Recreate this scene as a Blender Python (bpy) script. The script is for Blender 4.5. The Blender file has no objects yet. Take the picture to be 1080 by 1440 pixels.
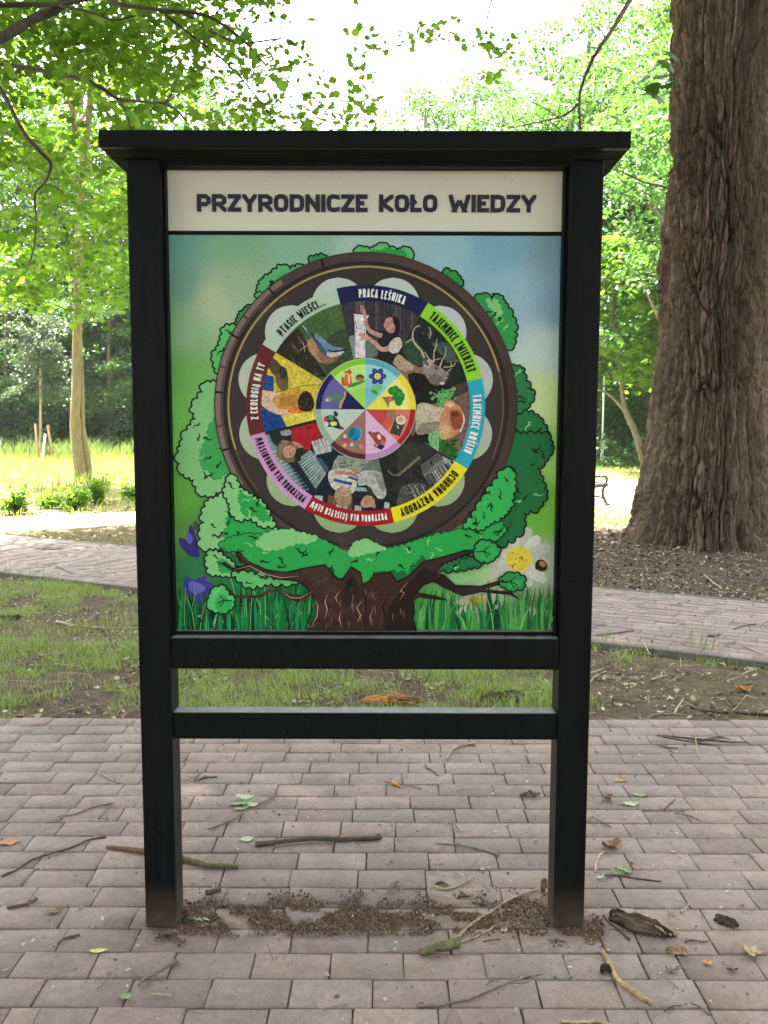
import bpy, bmesh, math, random
import numpy as np
from mathutils import Vector, Matrix
from mathutils.geometry import tessellate_polygon

random.seed(7)
rng = np.random.default_rng(11)
SC = bpy.context.scene
COL = SC.collection
R = math.radians

# ------------------------------------------------------------------ camera
PW, PH, F = 1080.0, 1440.0, 1210.0
CAM_H = 1.5
PITCH = math.atan(120.0 / F)
ROLL = R(0.15)
cp, sp = math.cos(PITCH), math.sin(PITCH)
FWD = Vector((0, cp, -sp))
X0, U0 = Vector((1, 0, 0)), Vector((0, sp, cp))
RIGHT = X0 * math.cos(ROLL) + U0 * math.sin(ROLL)
UP = U0 * math.cos(ROLL) - X0 * math.sin(ROLL)
CAM = Vector((0, 0, CAM_H))
cd = bpy.data.cameras.new('camera')
cd.sensor_fit = 'VERTICAL'
cd.sensor_height = 24.0
cd.sensor_width = 18.0
cd.lens = F / PH * 24.0
cd.clip_start = 0.05
cd.clip_end = 600
cam = bpy.data.objects.new('camera', cd)
COL.objects.link(cam)
m = Matrix((RIGHT, UP, -FWD)).transposed().to_4x4()
m.translation = CAM
cam.matrix_world = m
SC.camera = cam

# ------------------------------------------------------------------ sky, sun, exposure
SUN_DIR = Vector((-0.30, 0.30, 0.88)).normalized()
w = bpy.data.worlds.new('World')
SC.world = w
w.use_nodes = True
nt = w.node_tree
sky = nt.nodes.new('ShaderNodeTexSky')
sky.sky_type = 'NISHITA'
sky.sun_disc = False
sky.sun_elevation = math.asin(SUN_DIR.z)
sky.sun_rotation = math.atan2(SUN_DIR.x, SUN_DIR.y) % (2 * math.pi)
sky.air_density = 1.0
sky.dust_density = 2.5
sky.ozone_density = 1.0
bg = nt.nodes['Background']
bg.inputs['Strength'].default_value = 0.12
hs = nt.nodes.new('ShaderNodeHueSaturation')       # thin bright cloud: a whitish sky
hs.inputs['Saturation'].default_value = 0.35
nt.links.new(sky.outputs[0], hs.inputs['Color'])
tint = nt.nodes.new('ShaderNodeMix')
tint.data_type = 'RGBA'
tint.blend_type = 'MULTIPLY'
tint.inputs[0].default_value = 1.0
tint.inputs[7].default_value = (1.0, 0.975, 0.925, 1)
nt.links.new(hs.outputs[0], tint.inputs[6])
nt.links.new(tint.outputs[2], bg.inputs[0])
sd = bpy.data.lights.new('sun', 'SUN')
sd.energy = 5.0
sd.angle = R(0.53)
sd.color = (1.0, 0.95, 0.86)
so = bpy.data.objects.new('sun', sd)
so.rotation_euler = SUN_DIR.to_track_quat('Z', 'Y').to_euler()
so.location = (-10, 10, 40)
COL.objects.link(so)
vs = SC.view_settings
SC.display_settings.display_device = 'sRGB'
vs.view_transform = 'Standard'
vs.look = 'None'
vs.gamma = 1.0
vs.use_curve_mapping = False
vs.exposure = 3.8
HAZE_DENSITY = 0.00025
SC.render.engine = 'CYCLES'
cy = SC.cycles
cy.use_denoising = True
try:
    cy.denoiser = 'OPENIMAGEDENOISE'
except Exception:
    pass
cy.max_bounces = 8
cy.diffuse_bounces = 4
cy.glossy_bounces = 2
cy.transmission_bounces = 6
cy.sample_clamp_indirect = 4.0
cy.caustics_reflective = False
cy.caustics_refractive = False

# ------------------------------------------------------------------ pixel rays (for measuring places in the world)
def ray(x, y):
    return (RIGHT * ((x - 540.0) / F) + UP * (-(y - 720.0) / F) + FWD)

def gp(x, y, z=0.0):            # point where the line of sight meets height z
    d = ray(x, y)
    t = (z - CAM_H) / d.z
    return CAM + d * t

def dp(x, y, Y):                # point where it meets the vertical plane at distance Y
    d = ray(x, y)
    return CAM + d * (Y / d.y)

def proj(p):
    v = Vector(p) - CAM
    dz = v.dot(FWD)
    if dz < 0.05:
        return None
    return (540 + F * v.dot(RIGHT) / dz, 720 - F * v.dot(UP) / dz, dz)

def depth(p):
    return (Vector(p) - CAM).dot(FWD)

# ------------------------------------------------------------------ object helpers
def link(name, me, parent=None, mat=None):
    o = bpy.data.objects.new(name, me)
    COL.objects.link(o)
    if parent is not None:
        o.parent = parent
    if mat is not None and me is not None:
        me.materials.clear()
        me.materials.append(mat)
    return o

def tag(o, label=None, cat=None, group=None, kind=None):
    if label: o['label'] = label
    if cat: o['category'] = cat
    if group: o['group'] = group
    if kind: o['kind'] = kind
    return o

def thing(name, label, cat, loc=(0, 0, 0), group=None):
    o = bpy.data.objects.new(name, None)
    o.empty_display_size = 0.1
    COL.objects.link(o)
    o.location = loc
    return tag(o, label, cat, group)

def np_mesh(name, verts, faces, smooth=False):
    """verts (n,3); faces: (m,k) int array or list of such arrays"""
    if isinstance(faces, np.ndarray):
        faces = [faces]
    faces = [f for f in faces if len(f)]
    me = bpy.data.meshes.new(name)
    verts = np.asarray(verts, dtype=np.float32)
    me.vertices.add(len(verts))
    me.vertices.foreach_set('co', verts.ravel())
    li = np.concatenate([f.ravel() for f in faces]).astype(np.int32)
    tot = np.concatenate([np.full(len(f), f.shape[1]) for f in faces])
    st = np.concatenate([[0], np.cumsum(tot)[:-1]]).astype(np.int32)
    me.loops.add(len(li))
    me.loops.foreach_set('vertex_index', li)
    me.polygons.add(len(tot))
    me.polygons.foreach_set('loop_start', st)
    if smooth:
        me.polygons.foreach_set('use_smooth', np.ones(len(tot), dtype=bool))
    me.update(calc_edges=True)
    return me

def set_col(me, face_cols):
    """per-face colours -> corner attribute 'col' (all faces must be given in order)"""
    a = me.color_attributes.new('col', 'FLOAT_COLOR', 'CORNER')
    tot = np.zeros(len(me.polygons), dtype=np.int32)
    me.polygons.foreach_get('loop_total', tot)
    c = np.repeat(np.asarray(face_cols, dtype=np.float32), tot, axis=0)
    if c.shape[1] == 3:
        c = np.hstack([c, np.ones((len(c), 1), dtype=np.float32)])
    a.data.foreach_set('color', c.ravel())

def box_bm(bm, x0, x1, y0, y1, z0, z1, bev=0.0):
    vs_ = [bm.verts.new((x, y, z)) for z in (z0, z1) for y in (y0, y1) for x in (x0, x1)]
    fs = [(0, 2, 3, 1), (4, 5, 7, 6), (0, 1, 5, 4), (2, 6, 7, 3), (0, 4, 6, 2), (1, 3, 7, 5)]
    fl = [bm.faces.new([vs_[i] for i in f]) for f in fs]
    if bev > 0:
        es = set(e for f in fl for e in f.edges)
        bmesh.ops.bevel(bm, geom=list(es), offset=bev, segments=2, affect='EDGES', profile=0.6)

def box(name, x0, x1, y0, y1, z0, z1, mat, parent=None, bev=0.003):
    bm = bmesh.new()
    box_bm(bm, x0, x1, y0, y1, z0, z1, bev)
    me = bpy.data.meshes.new(name)
    bm.to_mesh(me)
    bm.free()
    return link(name, me, parent, mat)

def tube_arrays(pts, rad, n=6, wob=0.0, seed=0, cap=True):
    """numpy tube along pts; returns verts, [quads, tris]"""
    r_ = np.random.default_rng(seed)
    pts = np.asarray([tuple(p) for p in pts], dtype=float)
    rad = np.asarray(rad, dtype=float)
    if rad.ndim == 0:
        rad = np.full(len(pts), float(rad))
    m_ = len(pts)
    tan = np.gradient(pts, axis=0)
    tan /= (np.linalg.norm(tan, axis=1, keepdims=True) + 1e-9)
    ref = np.array([0.0, 0.0, 1.0]) if abs(tan[0][2]) < 0.8 else np.array([1.0, 0.0, 0.0])
    a = np.cross(tan, ref)
    a /= (np.linalg.norm(a, axis=1, keepdims=True) + 1e-9)
    b = np.cross(tan, a)
    th = np.linspace(0, 2 * np.pi, n, endpoint=False)
    rr = rad[:, None] * (1 + wob * r_.normal(size=(m_, n)))
    v = pts[:, None, :] + rr[..., None] * (np.cos(th)[None, :, None] * a[:, None, :] + np.sin(th)[None, :, None] * b[:, None, :])
    v = v.reshape(-1, 3)
    i = np.arange(m_ - 1)[:, None] * n
    j = np.arange(n)[None, :]
    q = np.stack([i + j, i + (j + 1) % n, i + n + (j + 1) % n, i + n + j], axis=-1).reshape(-1, 4)
    t = np.zeros((0, 3), dtype=int)
    if cap:
        v = np.vstack([v, pts[0], pts[-1]])
        c0, c1 = len(v) - 2, len(v) - 1
        jj = np.arange(n)
        t = np.vstack([np.stack([np.full(n, c0), (jj + 1) % n, jj], -1),
                       np.stack([np.full(n, c1), (m_ - 1) * n + jj, (m_ - 1) * n + (jj + 1) % n], -1)])
    return v, q, t

class Acc:
    """collects tubes / leaves into one mesh"""
    def __init__(s):
        s.v, s.q, s.t, s.n = [], [], [], 0
    def add(s, v, q=None, t=None):
        s.v.append(v)
        if q is not None and len(q): s.q.append(q + s.n)
        if t is not None and len(t): s.t.append(t + s.n)
        s.n += len(v)
    def tube(s, pts, rad, n=6, wob=0.0, seed=0):
        s.add(*tube_arrays(pts, rad, n, wob, seed))
    def mesh(s, name, smooth=False):
        f = []
        if s.q: f.append(np.concatenate(s.q))
        if s.t: f.append(np.concatenate(s.t))
        return np_mesh(name, np.concatenate(s.v), f, smooth)

def smooth_path(pts, k=4):
    """Catmull-Rom through pts"""
    p = [Vector(q) for q in pts]
    if len(p) < 3:
        return [p[0].lerp(p[1], i / k) for i in range(k + 1)]
    out = []
    for i in range(len(p) - 1):
        p0 = p[i - 1] if i else p[0] * 2 - p[1]
        p3 = p[i + 2] if i + 2 < len(p) else p[-1] * 2 - p[-2]
        p1, p2 = p[i], p[i + 1]
        for j in range(k):
            t = j / k
            out.append(0.5 * ((2 * p1) + (p2 - p0) * t + (2 * p0 - 5 * p1 + 4 * p2 - p3) * t * t + (3 * p1 - p0 - 3 * p2 + p3) * t ** 3))
    out.append(p[-1])
    return out

# ------------------------------------------------------------------ numpy noise
def _h(ix, iy, iz, s):
    n = (ix.astype(np.int64) * 374761393 + iy.astype(np.int64) * 668265263 + iz.astype(np.int64) * 2147483647 + s * 1274126177) & 0xffffffff
    n = ((n ^ (n >> 13)) * 1274126177) & 0xffffffff
    n = (n ^ (n >> 16)) & 0xffffffff
    return n / 4294967295.0

def vnoise(x, y, z=None, s=0):
    x, y = np.asarray(x, float), np.asarray(y, float)
    z = np.zeros_like(x) if z is None else np.asarray(z, float)
    fx, fy, fz = np.floor(x), np.floor(y), np.floor(z)
    u, v, w_ = x - fx, y - fy, z - fz
    u, v, w_ = u * u * (3 - 2 * u), v * v * (3 - 2 * v), w_ * w_ * (3 - 2 * w_)
    r_ = 0
    for dx in (0, 1):
        for dy in (0, 1):
            for dz in (0, 1):
                r_ = r_ + _h(fx + dx, fy + dy, fz + dz, s) * (u if dx else 1 - u) * (v if dy else 1 - v) * (w_ if dz else 1 - w_)
    return r_

def fbm(x, y, z=None, s=0, o=4):
    a, t, r_ = 0.5, 0.0, 0.0
    z = np.zeros_like(np.asarray(x, float)) if z is None else z
    f = 1.0
    for i in range(o):
        r_ = r_ + a * vnoise(x * f, y * f, z * f, s + i * 17)
        t += a
        a *= 0.5
        f *= 2.03
    return r_ / t

# ------------------------------------------------------------------ materials
def new_mat(name):
    mt = bpy.data.materials.new(name)
    mt.use_nodes = True
    nt_ = mt.node_tree
    return mt, nt_, nt_.nodes['Principled BSDF']

def nd(nt_, t, **kw):
    n = nt_.nodes.new(t)
    for k, v in kw.items():
        setattr(n, k, v)
    return n

def ramp(nt_, stops):
    n = nt_.nodes.new('ShaderNodeValToRGB')
    e = n.color_ramp.elements
    while len(e) < len(stops):
        e.new(0.5)
    for i, (p, c) in enumerate(stops):
        e[i].position = p
        e[i].color = (c[0], c[1], c[2], 1)
    return n

def noise(nt_, scale, detail=4, rough=0.55, coord='Object', vec=None, stretch=None, dist=0.0):
    n = nt_.nodes.new('ShaderNodeTexNoise')
    n.inputs['Scale'].default_value = scale
    n.inputs['Detail'].default_value = detail
    n.inputs['Roughness'].default_value = rough
    n.inputs['Distortion'].default_value = dist
    if coord == 'World':
        g = nt_.nodes.new('ShaderNodeNewGeometry')
        src = g.outputs['Position']
    else:
        tc = nt_.nodes.new('ShaderNodeTexCoord')
        src = tc.outputs[coord]
    if stretch:
        mp = nt_.nodes.new('ShaderNodeMapping')
        mp.inputs['Scale'].default_value = stretch
        nt_.links.new(src, mp.inputs[0])
        src = mp.outputs[0]
    nt_.links.new(src, n.inputs['Vector'])
    return n

def mixc(nt_, fac, a, b, mode='MIX'):
    n = nt_.nodes.new('ShaderNodeMix')
    n.data_type = 'RGBA'
    n.blend_type = mode
    for sock, v in ((n.inputs[0], fac), (n.inputs[6], a), (n.inputs[7], b)):
        if hasattr(v, 'links'):
            nt_.links.new(v, sock)
        elif isinstance(v, (int, float)):
            sock.default_value = v
        else:
            sock.default_value = (v[0], v[1], v[2], 1)
    return n.outputs[2]

def bump(nt_, bsdf, height, strength=0.3, dist=0.01):
    b = nt_.nodes.new('ShaderNodeBump')
    b.inputs['Strength'].default_value = strength
    b.inputs['Distance'].default_value = dist
    nt_.links.new(height, b.inputs['Height'])
    nt_.links.new(b.outputs[0], bsdf.inputs['Normal'])

def noise_mat(name, c0, c1, scale=8, rough=0.8, bstr=0.3, bdist=0.005, fine=60, coord='Object', stretch=None, c2=None, spec=0.3, fv=(0.72, 1.2)):
    mt, t, b = new_mat(name)
    n1 = noise(t, scale, 5, 0.6, coord, stretch=stretch)
    st = [(0.3, c0), (0.7, c1)] if c2 is None else [(0.28, c0), (0.5, c1), (0.72, c2)]
    rp = ramp(t, st)
    t.links.new(n1.outputs[0], rp.inputs[0])
    n2 = noise(t, fine, 3, 0.6, coord, stretch=stretch)
    rv = ramp(t, [(0.3, (fv[0],) * 3), (0.7, (fv[1],) * 3)])
    t.links.new(n2.outputs[0], rv.inputs[0])
    c = mixc(t, 1.0, rp.outputs[0], rv.outputs[0], 'MULTIPLY')
    t.links.new(c, b.inputs['Base Color'])
    b.inputs['Roughness'].default_value = rough
    b.inputs['Specular IOR Level'].default_value = spec
    if bstr:
        bump(t, b, n2.outputs[0], bstr, bdist)
    return mt

def leaf_mat(name, cols, trans, mixf=0.45, rough=0.45):
    mt, t, b = new_mat(name)
    g = nd(t, 'ShaderNodeNewGeometry')
    k = len(cols)
    rp = ramp(t, [(i / max(1, k - 1), c) for i, c in enumerate(cols)])
    t.links.new(g.outputs['Random Per Island'], rp.inputs[0])
    t.links.new(rp.outputs[0], b.inputs['Base Color'])
    b.inputs['Roughness'].default_value = rough
    b.inputs['Specular IOR Level'].default_value = 0.35
    tr = nd(t, 'ShaderNodeBsdfTranslucent')
    tc = mixc(t, 1.0, rp.outputs[0], trans, 'MULTIPLY')
    t.links.new(tc, tr.inputs[0])
    mx = nd(t, 'ShaderNodeMixShader')
    mx.inputs[0].default_value = mixf
    t.links.new(b.outputs[0], mx.inputs[1])
    t.links.new(tr.outputs[0], mx.inputs[2])
    t.links.new(mx.outputs[0], t.nodes['Material Output'].inputs[0])
    return mt

def lin(v):
    v = v / 255.0
    return v / 12.92 if v <= 0.04045 else ((v + 0.055) / 1.055) ** 2.4

PRINT_GAIN = 1.42
def S(r, g, b):
    """colour of a print: as seen in the shade of the photograph, brought to its own albedo"""
    return tuple(min(0.82, lin(c) * PRINT_GAIN) for c in (r, g, b))
# ================================================================== GROUND AND PAVING
A_PN, B_PN = gp(0, 805), gp(1080, 932)          # near edge of the back path
A_PF, B_PF = gp(0, 755), gp(1080, 841)          # far edge
PDIR = Vector((B_PN.x - A_PN.x, B_PN.y - A_PN.y)).normalized()
PNOR = Vector((-PDIR.y, PDIR.x))                 # towards the far side
P0 = Vector((A_PN.x, A_PN.y))
PWID = ((Vector((A_PF.x, A_PF.y)) - P0).dot(PNOR) + (Vector((B_PF.x, B_PF.y)) - P0).dot(PNOR)) / 2
FY1 = 4.262                                      # back edge of the front pavement
def path_v(x, y):
    return (x - P0.x) * PNOR.x + (y - P0.y) * PNOR.y

# sunlit gravel way: outline in world metres
WAY = [(-40, 8.5), (-16, 9.3), (-5.56, 12.37), (-3.83, 13.34), (0.5, 15.6), (4.1, 16.55), (4.6, 15.2), (4.15, 13.5), (5.5, 12.3), (12, 11.0), (40, 10.5),
       (40, 22), (14, 23.0), (9.0, 24.0), (6.4, 24.2), (2.0, 20.0), (-1.5, 17.3), (-4.41, 15.4), (-6.29, 14.05), (-16, 11.0), (-40, 10.2)]
def in_poly(x, y, poly):
    c = np.zeros(np.shape(x), dtype=bool)
    n = len(poly)
    for i in range(n):
        (x0, y0), (x1, y1) = poly[i], poly[(i + 1) % n]
        if y0 == y1: continue
        cond = ((y0 > y) != (y1 > y)) & (x < (x1 - x0) * (y - y0) / (y1 - y0) + x0)
        c ^= cond
    return c

def ground_h(x, y):
    x, y = np.asarray(x, float), np.asarray(y, float)
    h = -0.030 + 0.035 * (fbm(x * .9, y * .9, s=3) - .5) + 0.012 * (fbm(x * 6, y * 6, s=5) - .5)
    d = np.hypot((x - 4.0) / 1.0, (y - 10.7) / 1.0)
    h = h + 0.13 * np.exp(-(d / 1.9) ** 2)                       # root mound of the big tree
    v = path_v(x, y)
    onp = np.clip(np.minimum(v + .06, PWID + .1 - v) / .10, 0, 1) * 1.0
    h = h * (1 - onp) + (-0.065) * onp
    nearp = np.clip(1 - np.abs(v + .14) / .2, 0, 1)
    h = h - 0.006 * nearp                                        # soil lies lower along the kerb
    fr = np.clip((FY1 + .05 - y) / .06, 0, 1)
    h = h * (1 - fr) + (-0.060) * fr
    wy = in_poly(x, y, WAY)
    h = np.where(wy, np.minimum(h, -0.03), h)
    far = np.clip((y - 30) / 20, 0, 1)
    return h + far * 0.25 * (fbm(x * .12, y * .12, s=9) - .4)

def axis(a, b, fine0, fine1, f, c):
    out = list(np.arange(fine0, fine1, f))
    s, p = f, fine0
    while p > a:
        s = min(c, s * 1.25); p -= s; out.insert(0, max(a, p))
    s, p = f, out[-1]
    while p < b:
        s = min(c, s * 1.25); p += s; out.append(min(b, p))
    return np.array(out)
gx, gy = axis(-320, 320, -6, 7, .07, 25), axis(-120, 520, 3.9, 13.5, .07, 25)
GX, GY = np.meshgrid(gx, gy)
GZ = ground_h(GX, GY)
nxg = len(gx)
idx = (np.arange(len(gy) - 1)[:, None] * nxg + np.arange(nxg - 1)[None, :]).ravel()
quads = np.stack([idx, idx + 1, idx + nxg + 1, idx + nxg], -1)
me = np_mesh('ground', np.stack([GX.ravel(), GY.ravel(), GZ.ravel()], -1), quads, True)

def mat_ground():
    mt, t, b = new_mat('soil_and_turf')
    n1 = noise(t, 1.1, 6, 0.62, 'World')
    n2 = noise(t, 14, 5, 0.65, 'World')
    n3 = noise(t, 90, 3, 0.6, 'World')
    soil = ramp(t, [(0.3, (0.060, 0.041, 0.030)), (0.55, (0.115, 0.082, 0.060)), (0.75, (0.20, 0.15, 0.11))])
    t.links.new(n2.outputs[0], soil.inputs[0])
    turf = ramp(t, [(0.3, (0.08, 0.085, 0.032)), (0.55, (0.14, 0.135, 0.05)), (0.75, (0.22, 0.185, 0.09))])
    t.links.new(n2.outputs[0], turf.inputs[0])
    mk = ramp(t, [(0.46, (0, 0, 0)), (0.66, (0.6,) * 3)])
    t.links.new(n1.outputs[0], mk.inputs[0])
    c1 = mixc(t, mk.outputs[0], soil.outputs[0], turf.outputs[0])
    # beyond the gravel way the ground is meadow
    g = nd(t, 'ShaderNodeNewGeometry'); sx = nd(t, 'ShaderNodeSeparateXYZ')
    t.links.new(g.outputs['Position'], sx.inputs[0])
    mr = nd(t, 'ShaderNodeMapRange'); mr.inputs['From Min'].default_value = 13.5; mr.inputs['From Max'].default_value = 17
    t.links.new(sx.outputs[1], mr.inputs['Value'])
    mead = ramp(t, [(0.3, (0.12, 0.14, 0.04)), (0.7, (0.24, 0.23, 0.09))])
    t.links.new(n2.outputs[0], mead.inputs[0])
    c2 = mixc(t, mr.outputs[0], c1, mead.outputs[0])
    # trodden bare earth round the foot of the old tree
    vd = nd(t, 'ShaderNodeVectorMath'); vd.operation = 'DISTANCE'; vd.inputs[1].default_value = (4.1, 10.3, 0); t.links.new(g.outputs['Position'], vd.inputs[0])
    md = nd(t, 'ShaderNodeMapRange'); md.inputs['From Min'].default_value = 3.6; md.inputs['From Max'].default_value = 2.2; t.links.new(vd.outputs['Value'], md.inputs['Value'])
    earth = ramp(t, [(0.3, (0.045, 0.031, 0.023)), (0.7, (0.115, 0.082, 0.06))]); t.links.new(n2.outputs[0], earth.inputs[0])
    c2 = mixc(t, md.outputs[0], c2, earth.outputs[0])
    rv = ramp(t, [(0.3, (0.7,) * 3), (0.7, (1.25,) * 3)])
    t.links.new(n3.outputs[0], rv.inputs[0])
    c = mixc(t, 1.0, c2, rv.outputs[0], 'MULTIPLY')
    t.links.new(c, b.inputs['Base Color'])
    b.inputs['Roughness'].default_value = 0.95
    b.inputs['Specular IOR Level'].default_value = 0.15
    bump(t, b, n3.outputs[0], 1.0, 0.02)
    return mt
link('ground', me, None, mat_ground())['kind'] = 'structure'

# the pale gravel way
xs, ys = np.arange(-40, 40.01, .8), np.arange(8, 25, .2)
bmw = bmesh.new()
vsw = [bmw.verts.new((x, y, -0.024)) for x, y in WAY]
fw = bmw.faces.new(vsw)
bmesh.ops.triangulate(bmw, faces=[fw])
me = bpy.data.meshes.new('gravel_way'); bmw.to_mesh(me); bmw.free()
link('gravel_way', me, None, noise_mat('pale_gravel', (0.34, 0.31, 0.27), (0.46, 0.43, 0.38), 2.5, 0.95, 0.5, 0.01, 70, 'World'))['kind'] = 'structure'

# ------------------------------------------------------------------ pavers
def mat_paver(name, src):
    mt, t, b = new_mat(name)
    if src == 'object':
        o = nd(t, 'ShaderNodeObjectInfo'); rnd = o.outputs['Random']
    else:
        o = nd(t, 'ShaderNodeNewGeometry'); rnd = o.outputs['Random Per Island']
    rp = ramp(t, [(0.0, (0.186, 0.135, 0.123)), (0.25, (0.240, 0.178, 0.161)), (0.5, (0.208, 0.163, 0.152)), (0.75, (0.264, 0.198, 0.178)), (1.0, (0.225, 0.164, 0.147))])
    t.links.new(rnd, rp.inputs[0])
    n1 = noise(t, 2.2, 5, 0.6, 'World')
    r1 = ramp(t, [(0.3, (0.78, 0.79, 0.80)), (0.7, (1.14, 1.12, 1.10))])
    t.links.new(n1.outputs[0], r1.inputs[0])
    c = mixc(t, 1.0, rp.outputs[0], r1.outputs[0], 'MULTIPLY')
    n2 = noise(t, 230, 4, 0.75, 'World')
    r2 = ramp(t, [(0.25, (0.60,) * 3), (0.5, (1,) * 3), (0.75, (1.35,) * 3)])
    t.links.new(n2.outputs[0], r2.inputs[0])
    c = mixc(t, 1.0, c, r2.outputs[0], 'MULTIPLY')
    n5 = noise(t, 34, 5, 0.7, 'World', dist=.6)
    r5 = ramp(t, [(0.3, (0.80, 0.79, 0.78)), (0.55, (1,) * 3), (0.75, (1.16, 1.15, 1.13))])
    t.links.new(n5.outputs[0], r5.inputs[0])
    c = mixc(t, 1.0, c, r5.outputs[0], 'MULTIPLY')
    # small dark soil specks and larger trodden-in stains
    vo = nd(t, 'ShaderNodeTexVoronoi'); vo.inputs['Scale'].default_value = 60; vo.feature = 'F1'
    g_ = nd(t, 'ShaderNodeNewGeometry'); t.links.new(g_.outputs['Position'], vo.inputs['Vector'])
    r6 = ramp(t, [(0.08, (0.75,) * 3), (0.17, (0, 0, 0))])
    t.links.new(vo.outputs['Distance'], r6.inputs[0])
    n6 = noise(t, 9, 3, .6, 'World'); r7 = ramp(t, [(0.5, (0, 0, 0)), (0.62, (1,) * 3)]); t.links.new(n6.outputs[0], r7.inputs[0])
    sp_ = mixc(t, 1.0, r6.outputs[0], r7.outputs[0], 'MULTIPLY')
    c = mixc(t, sp_, c, (0.075, 0.055, 0.042))
    n3 = noise(t, 7, 6, 0.72, 'World', dist=.5)
    r3 = ramp(t, [(0.47, (0, 0, 0)), (0.70, (0.75,) * 3)])
    t.links.new(n3.outputs[0], r3.inputs[0])
    c = mixc(t, r3.outputs[0], c, (0.140, 0.110, 0.092))
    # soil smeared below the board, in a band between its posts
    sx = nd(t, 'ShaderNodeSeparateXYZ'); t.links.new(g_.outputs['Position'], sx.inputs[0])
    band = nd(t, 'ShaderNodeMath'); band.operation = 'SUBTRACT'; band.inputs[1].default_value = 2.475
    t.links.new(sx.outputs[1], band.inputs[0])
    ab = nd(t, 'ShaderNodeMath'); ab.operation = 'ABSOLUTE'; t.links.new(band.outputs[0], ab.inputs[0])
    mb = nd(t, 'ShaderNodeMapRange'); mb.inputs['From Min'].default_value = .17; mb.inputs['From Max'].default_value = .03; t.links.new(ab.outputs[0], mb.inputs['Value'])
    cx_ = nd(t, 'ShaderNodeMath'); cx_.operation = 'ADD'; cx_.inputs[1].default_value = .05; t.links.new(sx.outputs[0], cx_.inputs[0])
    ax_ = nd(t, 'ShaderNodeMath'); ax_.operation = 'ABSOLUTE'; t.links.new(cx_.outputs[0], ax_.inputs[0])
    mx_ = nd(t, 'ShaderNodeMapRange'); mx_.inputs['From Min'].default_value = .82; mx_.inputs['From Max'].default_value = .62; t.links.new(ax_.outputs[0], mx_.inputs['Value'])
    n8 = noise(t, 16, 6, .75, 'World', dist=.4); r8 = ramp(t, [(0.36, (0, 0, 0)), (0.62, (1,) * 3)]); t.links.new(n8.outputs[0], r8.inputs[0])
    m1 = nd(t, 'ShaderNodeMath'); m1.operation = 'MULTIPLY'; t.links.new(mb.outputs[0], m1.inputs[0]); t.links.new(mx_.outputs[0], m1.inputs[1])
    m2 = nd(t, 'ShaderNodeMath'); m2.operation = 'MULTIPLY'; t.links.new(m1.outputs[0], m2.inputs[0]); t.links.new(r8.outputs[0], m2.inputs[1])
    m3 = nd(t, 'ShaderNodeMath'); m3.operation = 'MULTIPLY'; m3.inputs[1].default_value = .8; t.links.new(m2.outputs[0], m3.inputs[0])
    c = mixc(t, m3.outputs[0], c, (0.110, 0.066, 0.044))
    t.links.new(c, b.inputs['Base Color'])
    n4 = noise(t, 6, 4, 0.6, 'World')
    rr_ = ramp(t, [(0.3, (0.62,) * 3), (0.7, (0.9,) * 3)])
    t.links.new(n4.outputs[0], rr_.inputs[0])
    t.links.new(rr_.outputs[0], b.inputs['Roughness'])
    b.inputs['Specular IOR Level'].default_value = 0.3
    bump(t, b, n2.outputs[0], 0.30, 0.0018)
    return mt
M_PAV, M_PAVF = mat_paver('paver_face', 'object'), mat_paver('paver_field', 'island')

def paver_verts(L, W, Hh, r_, bev=0.004):
    """one worn paver about its own centre, top at 0: 12 vertices, 9 faces"""
    hx, hy = L / 2, W / 2
    j = lambda a: a + r_.uniform(-.0022, .0022)
    top = [(-hx + bev, -hy + bev), (hx - bev, -hy + bev), (hx - bev, hy - bev), (-hx + bev, hy - bev)]
    rim = [(-hx, -hy), (hx, -hy), (hx, hy), (-hx, hy)]
    tz = [r_.uniform(-.0016, .0016) for _ in range(4)]
    v = [(j(x), j(y), z) for (x, y), z in zip(top, tz)]
    v += [(j(x), j(y), z - bev * .8) for (x, y), z in zip(rim, tz)]
    v += [(x, y, -Hh) for x, y in rim]
    f = [(0, 1, 2, 3)]
    for i in range(4):
        k = (i + 1) % 4
        f.append((4 + i, 4 + k, k, i)); f.append((8 + i, 8 + k, 4 + k, 4 + i))
    return np.array(v), np.array(f)

def lay_paving(root, spots, M_obj, M_field, prefix='paver', limit=300):
    """spots: (x, y, rot, L, W); the largest in view become parts, the rest one joined field"""
    r_ = random.Random(5)
    vis = []
    for i, (x, y, a, L, W) in enumerate(spots):
        q = proj((x, y, 0))
        if q and -30 < q[0] < 1110 and -20 < q[1] < 1475:
            q2 = proj((x, y + W, 0))
            vis.append((L * F / q[2] * abs(q2[1] - q[1] if q2 else 1), i))
    vis.sort(reverse=True)
    own = set(i for _, i in vis[:limit])
    protos = {}
    acc = Acc()
    for i, (x, y, a, L, W) in enumerate(spots):
        dz = r_.gauss(0, .0016)
        tx, ty = r_.gauss(0, .007), r_.gauss(0, .005)
        if i in own:
            key = (round(L, 3), round(W, 3), r_.randrange(8))
            if key not in protos:
                v, f = paver_verts(L, W, .05, r_)
                me_ = np_mesh(prefix, v, f)
                me_.materials.append(M_obj)
                protos[key] = me_
            o = bpy.data.objects.new(prefix, protos[key])
            COL.objects.link(o)
            o.parent = root
            o.location = (x, y, dz)
            o.rotation_euler = (tx, ty, a + r_.gauss(0, .005))
        else:
            v, f = paver_verts(L, W, .05, r_)
            M3 = np.array((Matrix.Rotation(a, 3, 'Z') @ Matrix.Rotation(tx, 3, 'X')))
            acc.add(v @ M3.T + np.array([x, y, dz]), f)
    if acc.v:
        o = link(prefix + '_field', acc.mesh(prefix + '_field'), root, M_field)
        o['kind'] = 'stuff'

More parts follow.
